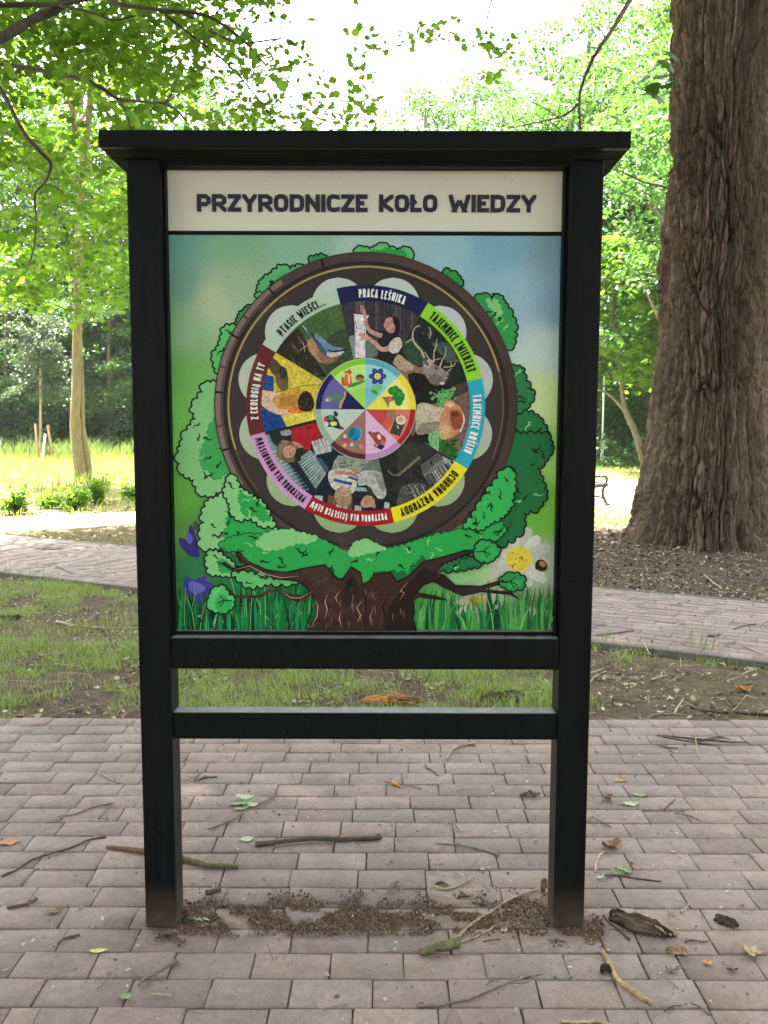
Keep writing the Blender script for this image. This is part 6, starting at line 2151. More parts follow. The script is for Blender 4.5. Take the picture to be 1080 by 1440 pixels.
# leaning small tree, right
def leaning_tree():
    f = at(905, 30)
    root = thing('leaning_tree', 'slender tree with forked leaning trunk beyond the bench, beside the old trunk', 'tree', f)
    off = Vector(f); Y = 30
    a = Acc()
    pts = smooth_path([dp(x, y, Y) - off for x, y in ((912, 690), (905, 650), (897, 620), (889, 598), (880, 580), (876, 560), (874, 530), (868, 490), (862, 440), (866, 380))], 3)
    a.tube(pts, np.linspace(5.6, 1.8, len(pts)) * Y / F, 10, .05, 1)
    pts = smooth_path([dp(x, y, Y) - off for x, y in ((880, 581), (868, 566), (852, 552), (838, 545), (815, 520))], 3)
    a.tube(pts, np.linspace(2.4, .8, len(pts)) * Y / F, 8, .05, 2)
    link('trunk', a.mesh('trunk', True), root, M_BARK)
    r_ = np.random.default_rng(9); rp_ = random.Random(9); D = []
    while len(D) < 150:
        x, y = rp_.uniform(800, 965), rp_.uniform(330, 560)
        if y > 470 + (x - 800) * .55 and x < 870: continue
        if y > 545 - abs(x - 915) * .4: continue
        if vnoise(np.array([x / 30]), np.array([y / 22]), s=24)[0] < .40: continue
        D.append(np.array(dp(x, y, rp_.uniform(28.2, 31.5)) - off))
    P = sprays(np.array(D), 36, r_.uniform(.5, .9, len(D)), .12, r_, .35)
    v, f_ = leaves(P, up_normals(len(P), r_, .6), .20 * r_.uniform(.7, 1.3, len(P)), MAPLE, r_)
    link('crown', np_mesh('crown', v, f_), root, M_LEAF_MAPLE)
leaning_tree()

# unseen trees added behind and beside the camera to shade pavement and board
NS = 'unseen trees added on the near side for their shade'
for k, x, y, s in ((2, -6.2, 1.2, 1.0), (2, -9.5, -3.5, .95), (2, 10.5, 2.5, 1.0), (0, 3.2, -6.5, 1.0), (0, -2.6, -8.5, 1.05), (0, 8.5, -5.5, 1.0), (0, -8.5, -7.5, 1.0), (3, 0.5, -7.0, 1.1), (3, 6.0, -8.5, 1.1), (3, -5.5, -7.5, 1.1), (2, -4, -15, 1.1), (0, -15, 3, 1.0), (0, 14, -6, 1.1)):
    put(k, x, y, None, s, 'unseen tree added on the near side of the pavement for its shade', NS)

# ------------------------------------------------------------------ undergrowth and the far edge of the wood
def brush(name, boxes, lsize, lmat, seed):
    r_ = np.random.default_rng(seed)
    V = Acc()
    for (x0, x1, y0, y1, h, n, per, sp_) in boxes:
        C = np.stack([r_.uniform(x0, x1, n), r_.uniform(y0, y1, n), r_.uniform(0, 1, n) ** 1.2], -1)
        hh = h * (.45 + .9 * fbm(C[:, 0] * .45, C[:, 1] * .45, s=seed))
        C[:, 2] = C[:, 2] * hh + .05
        P = sprays(C, per, sp_ * r_.uniform(.6, 1.2, n), .25, r_)
        P[:, 2] = np.maximum(P[:, 2], .02)
        v, f = leaves(P, up_normals(len(P), r_, .8), lsize * r_.uniform(.6, 1.3, len(P)), LEAF4, r_)
        V.add(v, None, f)
    o = link(name, V.mesh(name), None, lmat); o['kind'] = 'stuff'
brush('undergrowth', [(-30, 1, 42, 48, 8.5, 560, 44, 1.0), (-30, 1, 40.5, 46, 3.2, 620, 44, .8), (-30, 0, 39.4, 41, 1.0, 260, 30, .5)], .22, M_LEAF_WOOD, 1)
brush('undergrowth', [(4, 24, 34.5, 40, 3.4, 420, 44, .8), (5, 22, 31.5, 34.5, 1.3, 240, 36, .55)], .2, M_LEAF_BRIGHT, 2)
brush('far_wood', [(-60, 60, 62, 84, 13, 1300, 44, 2.3), (-40, -3, 56, 62, 11, 420, 44, 1.8), (6, 36, 54, 62, 14, 420, 44, 1.9)], .62, M_LEAF_WOOD, 3)
brush('far_wood', [(26, 60, 10, 62, 12, 380, 40, 2.2), (-62, -34, 6, 62, 12, 420, 40, 2.2)], .6, M_LEAF_WOOD, 4)

# ------------------------------------------------------------------ shrubs along the gravel way
def shrub(px, pbase, hpx, wpx, label, seed, Y=None, lmat=M_LEAF_MAPLE, n=26):
    q = gp(px, pbase); Y = q.y
    root = thing('shrub', label, 'shrub', (q.x, q.y, float(ground_h(q.x, q.y))), 'young shrubs along the gravel way')
    h, w_ = hpx * Y / F, wpx * Y / F
    r_ = np.random.default_rng(seed); rp_ = random.Random(seed)
    a = Acc(); D = []
    for k in range(n // 3):
        an = rp_.uniform(0, 6.28); t = rp_.uniform(.1, .5) * w_
        e = Vector((math.cos(an) * t * 1.2, math.sin(an) * t * 1.2, h * rp_.uniform(.35, 1.0) * (1 - .3 * t / w_)))
        p = smooth_path([Vector((0, 0, -.03)), e * .5 + Vector((0, 0, .06 * h)), e], 4)
        a.tube(p, np.linspace(.012, .004, len(p)), 5, .05, k)
        D += [np.array(x) for x in p[3:]]
    link('stems', a.mesh('stems'), root, M_TWIG)
    P = sprays(np.array(D), 8, w_ * .34, .4, r_, .4)
    low = np.stack([r_.normal(0, w_ * .3, n * 2), r_.normal(0, w_ * .3, n * 2), np.abs(r_.normal(0, h * .28, n * 2)) + .02], -1)
    P = np.vstack([P, low]); P = P[P[:, 2] > .02]
    v, f = leaves(P, up_normals(len(P), r_, .8), .085 * r_.uniform(.6, 1.3, len(P)), LEAF4, r_)
    link('foliage', np_mesh('foliage', v, f), root, lmat)
shrub(21, 721, 52, 36, 'dark green shrub, tallest at the left edge beside the gravel way', 1, n=34)
shrub(70, 713, 30, 34, 'low light green shrub between the two taller shrubs', 2, n=24)
shrub(106, 716, 38, 30, 'bushy shrub just in front of the slim double-stemmed tree', 3, n=30)
shrub(134, 708, 52, 34, 'loose yellow-green shrub at the right foot of the slim tree', 4, n=30)
shrub(188, 702, 26, 26, 'small sprig-like shrub beside the left post of the board', 5, n=18)

# ------------------------------------------------------------------ thin summer haze between the trees
if HAZE_DENSITY > 0:
    hm = bpy.data.materials.new('haze_air'); hm.use_nodes = True
    ht = hm.node_tree
    for n_ in list(ht.nodes):
        if n_.type != 'OUTPUT_MATERIAL': ht.nodes.remove(n_)
    pv = ht.nodes.new('ShaderNodeVolumePrincipled')
    pv.inputs['Color'].default_value = (0.93, 0.97, 1.0, 1)
    pv.inputs['Density'].default_value = HAZE_DENSITY
    pv.inputs['Anisotropy'].default_value = 0.35
    ht.links.new(pv.outputs[0], ht.nodes['Material Output'].inputs['Volume'])
    o = box('haze', -330, 330, -130, 530, -1.4, 42, hm, None, 0)
    o['kind'] = 'stuff'
# ================================================================== GRASS, LITTER
BLADE = (np.array([(-.5, 0, 0), (.5, 0, 0), (.36, .12, .55), (-.36, .12, .55), (0, .42, 1)], float), np.array([[0, 1, 2], [0, 2, 3], [3, 2, 4]]))
def blades(P, h, w_, r_, lean=1.0):
    n = len(P)
    yaw = r_.uniform(0, 2 * np.pi, n)
    c, s = np.cos(yaw), np.sin(yaw)
    tv, tf = BLADE
    ln = r_.uniform(.3, 1.6, n) * lean
    x = tv[None, :, 0] * w_[:, None]; y = tv[None, :, 1] * (h * ln)[:, None]; z = tv[None, :, 2] * h[:, None]
    v = np.stack([P[:, 0:1] + x * c[:, None] - y * s[:, None], P[:, 1:2] + x * s[:, None] + y * c[:, None], P[:, 2:3] + z], -1)
    f = (tf[None] + (np.arange(n) * 5)[:, None, None]).reshape(-1, 3)
    return v.reshape(-1, 3), f
def grass(name, P, h, w_, cols, seed, lean=1.0, trans=(1.6, 1.7, .5)):
    r_ = np.random.default_rng(seed)
    v, f = blades(P, h, w_, r_, lean)
    o = link(name, np_mesh(name, v, f), None, leaf_mat(name + '_blades', cols, trans, .3, .5))
    o['kind'] = 'stuff'
def spread(n, x0, x1, y0, y1, seed):
    r_ = np.random.default_rng(seed)
    x, y = r_.uniform(x0, x1, n), r_.uniform(y0, y1, n)
    return x, y, r_
def on_ground(x, y):
    return np.stack([x, y, ground_h(x, y) - .004], -1)
def off_hard(x, y, m_=0.0):
    v = path_v(x, y)
    ok = (y > FY1 - .015) & ((v < -.01) | (v > PWID + .01)) & ~in_poly(x, y, WAY)
    return ok
# strip between pavement and path: tufty
x, y, r_ = spread(260000, -4.4, 4.2, FY1 - .02, 9.0, 1)
v = path_v(x, y)
dens = fbm(x * 1.25, y * 1.25, s=31, o=4)
tuft = vnoise(x * 7, y * 7, s=33)
k = off_hard(x, y) & (v < 0) & (dens * .75 + .25 * tuft > .515 + .05 * r_.normal(size=len(x)) + np.where(x > 1.0, .045, 0))
# soil patch behind the middle and right stays bare
k &= ~((np.hypot((x - 1.75) / .8, (y - 5.0) / .30) < 1) & (r_.random(len(x)) < .85)) & ~((np.hypot((x + 2.1) / .9, (y - 6.5) / .55) < 1) & (r_.random(len(x)) < .75))
x, y = x[k], y[k]
h = r_.uniform(.018, .072, len(x)) * (.6 + .9 * vnoise(x * 2.5, y * 2.5, s=35))
grass('grass', on_ground(x, y), h, r_.uniform(.0018, .0042, len(x)), [(0.11, 0.21, 0.03), (0.15, 0.27, 0.04), (0.20, 0.31, 0.06), (0.30, 0.28, 0.13), (0.13, 0.24, 0.04), (0.42, 0.37, 0.22), (0.17, 0.29, 0.05)], 2, 2.2)
# rough grass along edges and behind the path
x, y, r_ = spread(60000, -8, 6, 7.4, 14.5, 4)
v = path_v(x, y)
k = off_hard(x, y) & (v > PWID) & (fbm(x * 1.1, y * 1.1, s=41) > .45) & (np.hypot((x - 4.0) / 2.6, (y - 10.2) / 2.2) > 1)
x, y = x[k], y[k]
grass('grass', on_ground(x, y), r_.uniform(.02, .07, len(x)), r_.uniform(.003, .007, len(x)), [(0.12, 0.13, 0.04), (0.18, 0.17, 0.065), (0.23, 0.20, 0.10), (0.11, 0.14, 0.035)], 5, 1.2)
# meadow
x, y, r_ = spread(120000, -26, 16, 13.0, 42, 6)
k = off_hard(x, y) & ((x < -2) | (x > 2.0)) & (vnoise(x * .8, y * .8, s=43) > .22)
x, y = x[k], y[k]
h = r_.uniform(.08, .26, len(x)) * np.where((y > 20) & (x < 0), 1.5, .7) * np.where(y > 33, 1.35, 1)
grass('meadow_grass', on_ground(x, y), h, r_.uniform(.008, .02, len(x)), [(0.13, 0.17, 0.04), (0.20, 0.22, 0.07), (0.28, 0.26, 0.12), (0.17, 0.20, 0.05)], 7, 1.1)
# tall grass at the foot of the wood
x, y, r_ = spread(16000, -26, 2, 36.5, 41, 8)
grass('tall_grass', on_ground(x, y), r_.uniform(.4, 1.05, len(x)) * (.6 + .8 * vnoise(x * .6, y * .6, s=45)), r_.uniform(.02, .05, len(x)), [(0.08, 0.13, 0.04), (0.12, 0.17, 0.06), (0.16, 0.19, 0.08)], 9, 1.0)
# weeds sprouting from the kerb
r_ = np.random.default_rng(12)
P = []
for px, py, n in ((988, 914, 34), (984, 908, 22), (125, 806, 8), (12, 806, 40), (40, 810, 18), (60, 812, 16), (850, 902, 20), (880, 908, 10), (1030, 930, 10)):
    q = gp(px, py)
    P.append(np.stack([q.x + r_.normal(0, .05, n), q.y + r_.normal(0, .035, n), np.full(n, -.045)], -1))
P = np.vstack(P)
grass('kerb_weeds', P, r_.uniform(.04, 1, len(P)) ** 1.8 * .24 + .03, r_.uniform(.002, .006, len(P)), [(0.08, 0.14, 0.03), (0.13, 0.18, 0.045), (0.10, 0.16, 0.03)], 13, 1.7)

# ------------------------------------------------------------------ litter
CHIP = (np.array([(-.5, -.28, 0), (.1, -.36, .05), (.5, 0, .14), (.05, .34, .03), (-.45, .25, .1)], float), np.array([[0, 1, 4], [1, 3, 4], [1, 2, 3]]))
def chips(name, P, size, cols, seed, flat=.35, parent=None):
    r_ = np.random.default_rng(seed)
    N = r_.normal(size=(len(P), 3)) * flat; N[:, 2] = 1
    v, f = leaves(P, N, size, CHIP, r_)
    mt = leaf_mat(name + '_bits', cols, (1, 1, .8), .12, .8)
    o = link(name, np_mesh(name, v, f), None, mt); o['kind'] = 'stuff'
x, y, r_ = spread(24000, -4.5, 4.2, FY1, 10.2, 21)
v = path_v(x, y)
k = (fbm(x * 1.6, y * 1.6, s=51) > .44) & off_hard(x, y)
x, y = x[k], y[k]
P = on_ground(x, y) + np.array([0, 0, .012])
chips('leaf_litter', P, r_.uniform(.008, .05, len(x)) * r_.uniform(.4, 1, len(x)), [(0.07, 0.05, 0.035), (0.18, 0.13, 0.085), (0.40, 0.33, 0.22), (0.10, 0.065, 0.045), (0.55, 0.50, 0.38), (0.05, 0.038, 0.03), (0.30, 0.21, 0.12)], 22, .5)
# round the foot of the old tree
n = 6500
an, q = r_.uniform(0, 6.28, n), np.sqrt(r_.uniform(.05, 1, n))
x, y = 3.9 + np.cos(an) * q * 3.0, 10.0 + np.sin(an) * q * 2.6
k = off_hard(x, y); x, y = x[k], y[k]
chips('leaf_litter', on_ground(x, y) + np.array([0, 0, .012]), r_.uniform(.012, .05, len(x)), [(0.06, 0.042, 0.03), (0.10, 0.07, 0.048), (0.15, 0.105, 0.07), (0.045, 0.033, 0.026), (0.08, 0.055, 0.04), (0.28, 0.21, 0.14)], 23, .5)
# strip behind the path and the leaf edge of the meadow
x, y, r_ = spread(3600, -8.5, 4, 10, 18, 25)
v = path_v(x, y)
k = off_hard(x, y) & (v > PWID)
x, y = x[k], y[k]
chips('leaf_litter', on_ground(x, y) + np.array([0, 0, .015]), r_.uniform(.03, .09, len(x)), [(0.16, 0.10, 0.06), (0.30, 0.20, 0.12), (0.42, 0.33, 0.20)], 26)
# small bits on both pavings
x, y, r_ = spread(4200, -2.4, 2.4, 1.7, FY1, 27)
P = np.stack([x, y, np.full(len(x), .004)], -1)
chips('pavement_litter', P, r_.uniform(.002, .010, len(x)) * r_.choice([1, 1, 1, 1.8], len(x)), [(0.09, 0.065, 0.045), (0.18, 0.13, 0.09), (0.07, 0.05, 0.04), (0.50, 0.44, 0.34), (0.12, 0.09, 0.06)], 28)
n = 800
u, v = r_.uniform(-6, 9, n), r_.uniform(.1, PWID - .1, n)
x, y = P0.x + PDIR.x * u + PNOR.x * v, P0.y + PDIR.y * u + PNOR.y * v
chips('pavement_litter', np.stack([x, y, np.full(n, .005)], -1), r_.uniform(.008, .035, n), [(0.09, 0.065, 0.045), (0.16, 0.11, 0.08), (0.42, 0.36, 0.27), (0.07, 0.05, 0.04)], 29)
# crumbled soil and rotten wood under the board
r_ = np.random.default_rng(31)
def crumb_place():
    out = []
    while len(out) < 11500:
        px, py = r_.uniform(205, 850), r_.normal(1290, 17)
        if px < 262 and r_.random() < .55: py = r_.normal(1312, 7)
        if px > 770: py = r_.normal(1310, 9)
        if not (1250 < py < 1345): continue
        if vnoise(np.array([px / 26]), np.array([py / 10]), s=61)[0] < .36: continue
        if 265 < px < 770 and py > 1318: continue
        out.append(gp(px, py))
    return np.array([tuple(p) for p in out])
P = crumb_place() + np.array([0, 0, .002]); P[:, 2] += r_.uniform(0, .0015, len(P))
T4 = (np.array([(-.5, -.4, 0), (.5, -.3, 0), (.1, .5, 0), (.05, 0, .55)], float), np.array([[0, 1, 3], [1, 2, 3], [2, 0, 3]]))
N = r_.normal(size=(len(P), 3)) * .4; N[:, 2] = 1
v, f = leaves(P, N, r_.uniform(.0016, .0062, len(P)) * r_.choice([1, 1, 1, 1.9], len(P)), T4, r_)
o = link('wood_crumbs', np_mesh('wood_crumbs', v, f), None, leaf_mat('crumb_bits', [(0.07, 0.038, 0.025), (0.125, 0.066, 0.042), (0.17, 0.10, 0.068), (0.10, 0.054, 0.036), (0.055, 0.032, 0.023), (0.24, 0.16, 0.11)], (1, 1, 1), .02, .95)); o['kind'] = 'stuff'

# bits of twig lying in the soil strip, round the old tree and on the paving
SLIVER = (np.array([(-.5, -.022, 0), (.5, -.012, .01), (.5, .012, .01), (-.5, .022, 0), (0, -.02, .05), (0, .03, .05)], float), np.array([[0, 4, 5], [0, 5, 3], [4, 1, 2], [4, 2, 5]]))
def slivers(name, P, size, cols, seed):
    r_ = np.random.default_rng(seed)
    N = r_.normal(size=(len(P), 3)) * .12; N[:, 2] = 1
    v, f = leaves(P, N, size, SLIVER, r_)
    o = link(name, np_mesh(name, v, f), None, leaf_mat(name + '_bits', cols, (1, 1, 1), .02, .9)); o['kind'] = 'stuff'
x, y, r_ = spread(2600, -4.5, 4.2, FY1, 10.2, 61)
k = off_hard(x, y); x, y = x[k], y[k]
slivers('twig_litter', on_ground(x, y) + np.array([0, 0, .014]), r_.uniform(.04, .22, len(x)), [(0.10, 0.07, 0.05), (0.26, 0.20, 0.14), (0.06, 0.045, 0.035), (0.38, 0.31, 0.22)], 62)
x, y, r_ = spread(560, -2.4, 2.4, 1.7, FY1, 63)
slivers('twig_litter', np.stack([x, y, np.full(len(x), .004)], -1), r_.uniform(.02, .085, len(x)), [(0.10, 0.07, 0.05), (0.16, 0.12, 0.085), (0.06, 0.045, 0.035)], 64)
u, v = r_.uniform(-6, 9, 260), r_.uniform(.1, PWID - .1, 260)
slivers('twig_litter', np.stack([P0.x + PDIR.x * u + PNOR.x * v, P0.y + PDIR.y * u + PNOR.y * v, np.full(260, .005)], -1), r_.uniform(.05, .26, 260), [(0.08, 0.055, 0.04), (0.14, 0.10, 0.07)], 65)

r_ = np.random.default_rng(71)
P = np.array([tuple(gp(r_.uniform(262, 775), r_.normal(1288, 16))) for _ in range(170)]) + np.array([0, 0, .005])
slivers('twig_litter', P, r_.uniform(.015, .06, len(P)), [(0.10, 0.06, 0.04), (0.17, 0.11, 0.075), (0.06, 0.038, 0.028)], 72)
# ================================================================== STICKS, LEAVES AND BARK LYING ABOUT
def wood(name, c0, c1, sc=25, c2=None): return noise_mat(name, c0, c1, sc, .85, .5, .003, 120, c2=c2)
M_STK_DARK = wood('dark_stick', (0.045, 0.033, 0.026), (0.12, 0.09, 0.07))
M_STK_BROWN = wood('brown_stick', (0.10, 0.07, 0.05), (0.22, 0.165, 0.12))
M_STK_PALE = wood('pale_stick', (0.20, 0.14, 0.09), (0.38, 0.29, 0.19))
M_STK_MOSS = wood('mossy_stick', (0.055, 0.060, 0.030), (0.15, 0.14, 0.07), 20)
M_STK_RED = wood('reddish_bark', (0.075, 0.040, 0.030), (0.16, 0.085, 0.06), 22)
M_STK_STRIP = noise_mat('stripped_wood', (0.10, 0.065, 0.04), (0.28, 0.18, 0.095), 26, .7, .8, .004, 90, c2=(0.46, 0.34, 0.20))
M_ROT = noise_mat('rotten_bark', (0.022, 0.016, 0.013), (0.065, 0.042, 0.030), 14, .9, .8, .004, 60, stretch=(1, 5, 5), c2=(0.16, 0.105, 0.07))
M_LF_GREEN = noise_mat('fallen_green_leaf', (0.11, 0.19, 0.07), (0.22, 0.31, 0.14), 30, .6, .3, .001, 140)
M_LF_PALE = noise_mat('leaf_pale_side', (0.25, 0.32, 0.19), (0.38, 0.44, 0.30), 30, .6, .3, .001, 140)
M_LF_TAN = noise_mat('tan_dry_leaf', (0.34, 0.24, 0.14), (0.50, 0.37, 0.23), 30, .8, .3, .001, 120)
M_LF_BROWN = noise_mat('brown_dry_leaf', (0.15, 0.09, 0.055), (0.32, 0.20, 0.12), 40, .8, .3, .001, 120)
M_LF_ORANGE = noise_mat('orange_leaf', (0.34, 0.13, 0.04), (0.50, 0.24, 0.08), 40, .7, .3, .001, 120)
M_LF_YELLOW = noise_mat('yellow_leaf', (0.46, 0.43, 0.10), (0.56, 0.52, 0.16), 30, .7, .3, .001, 120)
M_CREAM = noise_mat('cream_wood', (0.27, 0.205, 0.135), (0.46, 0.38, 0.27), 30, .7, .3, .001, 120)
M_FUNG = noise_mat('grey_chip', (0.12, 0.13, 0.085), (0.26, 0.26, 0.19), 30, .8, .3, .001, 120)

def pave_z(x, y):
    v = path_v(x, y)
    if y < FY1 or 0 < v < PWID: return 0.0
    return float(ground_h(x, y))
def gpt(px, py, lift=0.0):
    q = gp(px, py)
    for _ in range(3): q = gp(px, py, pave_z(q.x, q.y) + lift)
    return q

def stick(name, label, cat, runs, mat, group=None, extra=None, lift=0.0, parts=None):
    """runs: list of (pixel polyline, start radius px, end radius px, optional material); first run is the stem, the others its side twigs"""
    p0 = gpt(*runs[0][0][0])
    root = thing(name, label, cat, tuple(p0), group)
    for k, run in enumerate(runs):
        pl, r0, r1 = run[:3]
        mt = run[3] if len(run) > 3 else mat
        n = len(pl); pts = []
        rs = []
        for i, (x, y) in enumerate(pl):
            q = gpt(x, y); D = depth(q)
            r_ = .82 * (r0 + (r1 - r0) * i / max(1, n - 1)) * D / F
            q = gpt(x, y, r_ * .9 + lift + .0012)
            pts.append(q - p0); rs.append(r_)
        sm_ = smooth_path(pts, 5 if n > 2 else 8)
        rr_ = np.interp(np.linspace(0, 1, len(sm_)), np.linspace(0, 1, len(rs)), rs)
        rk = np.random.default_rng(int(abs(runs[0][0][0][0] * 7 + k)))
        sm_ = [p + Vector((rk.normal(0, min(.28, .0009 / a)) * a, rk.normal(0, min(.28, .0009 / a)) * a, abs(rk.normal(0, min(.15, .0005 / a))) * a)) if 0 < i < len(sm_) - 1 else p for i, (p, a) in enumerate(zip(sm_, rr_))]
        v, q, t = tube_arrays(sm_, rr_ * (1 + np.minimum(.10, .0003 / rr_) * rk.normal(size=len(rr_)).clip(-1.2, 1.8)), 9, .10, k + 3)
        nm = 'stem' if k == 0 else 'side_twig'
        link(nm, np_mesh(nm, v, [q, t], True), root, mt)
    return root

def leaf_mesh(name, L, Wd, curl, seed, lobes=0):
    """a leaf lying flat: rim of vertices round a midrib, curled; L along x"""
    r_ = random.Random(seed)
    n = 9
    v, f = [], []
    for i in range(n + 1):
        t = i / n
        w_ = Wd * .5 * math.sin(math.pi * min(1, max(0.02, t)) ** .8) ** .8
        if lobes: w_ *= .72 + .38 * abs(math.cos(math.pi * lobes * t))
        w_ *= r_.uniform(.86, 1.12)
        x = (t - .5) * L
        zc = curl * L * (2 * t - 1) ** 2 * .5
        ze = zc + curl * Wd * r_.uniform(.35, .9)
        ze2 = zc + curl * Wd * r_.uniform(.35, .9)
        v += [(x, -w_, max(.0004, ze)), (x, 0, zc + .0006), (x, w_, max(.0004, ze2))]
        if i:
            a = 3 * (i - 1)
            f += [(a, a + 3, a + 4, a + 1), (a + 1, a + 4, a + 5, a + 2)]
    return np_mesh(name, np.array(v), np.array(f), True)

def leaf(label, px, py, lpx, wpx, rot, mat, curl=.12, seed=0, stem=None, group=None, lobes=0, name='fallen_leaf', cat='leaf', tilt=0.0):
    q = gpt(px, py); s = depth(q) / F
    root = thing(name, label, cat, (q.x, q.y, q.z + .002), group)
    root.rotation_euler = (tilt, 0, R(rot))
    o = link('blade', leaf_mesh('blade', lpx * s, wpx * s * 1.6, curl, seed, lobes), root, mat)
    if tilt: o.location.z = abs(math.sin(tilt)) * wpx * s * .5
    if stem:
        d = Vector((-lpx * s * .5, 0, .002))
        v, qd, t = tube_arrays([d, d + Vector((-stem * s * .5, stem * s * .12, .001)), d + Vector((-stem * s, -stem * s * .1, .001))], [.0014, .0012, .001], 5)
        link('stalk', np_mesh('stalk', v, [qd, t]), root, M_STK_BROWN)
    return root

def chunk(name, label, cat, px, py, lpx, wpx, hpx, rot, mat, seed, pale=None, hollow=.5, ragged=.25):
    """a curved, splintered slab of bark: thick shell with a ragged outline"""
    q = gpt(px, py); s = depth(q) / F
    root = thing(name, label, cat, (q.x, q.y, q.z + .001), None)
    root.rotation_euler = (0, 0, R(rot))
    r_ = np.random.default_rng(seed)
    nu, nv = 34, 17
    L, Wd, Hh = lpx * s, wpx * s * 1.7, hpx * s
    u, v = np.meshgrid(np.linspace(-.5, .5, nu), np.linspace(-1, 1, nv), indexing='ij')
    wob = np.interp(np.linspace(0, 1, nu), np.linspace(0, 1, 9), 1 - ragged * np.abs(r_.normal(size=9)))[:, None]
    wob2 = np.interp(np.linspace(0, 1, nu), np.linspace(0, 1, 9), 1 - ragged * 1.4 * np.abs(r_.normal(size=9)))[:, None]
    wd = np.where(v < 0, wob, wob2) * (1 - 1.0 * np.abs(u) ** 2.0) * (1 - .06 * r_.random((nu, 1)))
    ln = 1 - ragged * 1.1 * np.abs(r_.normal(size=(1, nv)))
    X = u * L * ln; Y = v * .5 * Wd * wd + .10 * Wd * np.sin(u * 5 + seed)
    rid = np.abs(vnoise(u * 3 + seed, v * 7 + .5 * fbm(u * 6, v * 2, s=seed), s=seed) - .5) * 2
    Zt = Hh * (1 - (v * hollow * 1.25) ** 2) * (.75 + .5 * fbm(u * 4 + seed, v * 1.5, s=seed + 3)) * (1 - .45 * (2 * u) ** 4) + (rid - .5) * Hh * .34 + (fbm(u * 14, v * 9, s=seed + 5) - .5) * Hh * .3
    Zt = np.maximum(Zt, Hh * .10)
    Zb = np.maximum(0, Zt - Hh * (.22 + .15 * r_.random((nu, nv))))
    V = np.concatenate([np.stack([X, Y, Zt], -1).reshape(-1, 3), np.stack([X, Y, Zb], -1).reshape(-1, 3)])
    i = np.arange(nu - 1)[:, None] * nv; j = np.arange(nv - 1)[None, :]
    qd = np.stack([i + j, i + nv + j, i + nv + j + 1, i + j + 1], -1).reshape(-1, 4)
    o_ = nu * nv
    rim = [k * nv for k in range(nu)] + [(nu - 1) * nv + k for k in range(1, nv)] + [k * nv + nv - 1 for k in range(nu - 2, -1, -1)] + [k for k in range(nv - 2, 0, -1)]
    sd_ = np.array([[rim[k], rim[(k + 1) % len(rim)], rim[(k + 1) % len(rim)] + o_, rim[k] + o_] for k in range(len(rim))])
    link('slab', np_mesh('slab', V, [qd, qd[:, ::-1] + o_, sd_], False), root, mat)
    if pale:
        a = Acc()
        for k in range(7):
            x0, y0 = r_.uniform(-.1, .45) * L, r_.uniform(-.35, .2) * Wd
            p = np.array([x0, y0, Hh * .75]); e = p + np.array([L * r_.uniform(.12, .3), Wd * r_.uniform(-.12, .06), -Hh * r_.uniform(.1, .5)])
            a.tube([p, (p + e) / 2 + np.array([0, 0, Hh * .1]), e], [.0028, .004, .0012], 5, .15, k)
        link('splinters', a.mesh('splinters'), root, pale)
    return root

T1 = 'thin twigs scattered on the pavement'
# --- left half of the pavement
stick('fallen_branch', 'broken branch behind the left post, one end reddish bark, the other mossy green', 'branch',
      [([(150, 1191), (168, 1193), (190, 1196), (215, 1199), (258, 1208)], 3.2, 6.0, M_STK_RED), ([(250, 1206), (275, 1212), (298, 1217), (318, 1217), (335, 1219)], 5.2, 3.0, M_STK_MOSS)], M_STK_RED)
stick('stick', 'straight dark stick lying level on the pavement between the posts', 'stick', [([(359, 1187), (400, 1183), (440, 1180), (490, 1180), (530, 1178), (536, 1176)], 4.2, 3.0), ([(526, 1179), (530, 1174), (534, 1172)], 1.6, 1.0)], M_STK_DARK)
stick('stick', 'long bowed thin twig left of the left post', 'stick', [([(2, 1232), (22, 1224), (44, 1210), (70, 1201), (100, 1192), (125, 1181), (149, 1177)], 1.8, 1.6)], M_STK_DARK)
stick('stick', 'slender pale twig pointing up left of the left post', 'stick', [([(82, 1148), (105, 1145), (128, 1136), (158, 1130)], 1.1, 1.6)], M_STK_BROWN)
stick('stick', 'short twig crossing just below the slender pale twig', 'stick', [([(139, 1151), (147, 1142), (160, 1129)], 1.6, 1.1)], M_STK_BROWN)
stick('stick', 'short curved brown stick in front of the left post', 'stick', [([(195, 1385), (206, 1374), (220, 1368), (236, 1358), (250, 1351)], 2.6, 3.0), ([(218, 1369), (222, 1374)], 1.4, .8)], M_STK_BROWN)
stick('stick', 'tiny straight peg of wood near the bottom left', 'stick', [([(212, 1398), (240, 1400)], 1.8, 1.6)], M_STK_PALE)
stick('stick', 'small forked twig below the left end of the pavement, left of the post', 'stick', [([(81, 1327), (92, 1319), (112, 1314)], 1.3, 1.6), ([(96, 1318), (106, 1319)], 1.0, .6)], M_STK_DARK)
stick('catkin', 'reddish crumbling catkin left of the left post', 'catkin', [([(10, 1276), (25, 1274), (38, 1271), (52, 1264)], 2.4, 2.6)], M_STK_RED)
leaf('small orange-brown leaf at the left edge of the pavement', 14, 1186, 28, 10, 20, M_LF_ORANGE, .14, 1, None, None, 2)
leaf('narrow yellow leaf in front of the left post', 139, 1338, 26, 6, 8, M_LF_YELLOW, .1, 2)
leaf('small bright green scrap of leaf at the bottom left', 177, 1403, 15, 9, 50, M_LF_GREEN, .15, 3)
leaf('curled tan husk left of the left post', 77, 1283, 20, 8, 30, M_LF_BROWN, .3, 4)
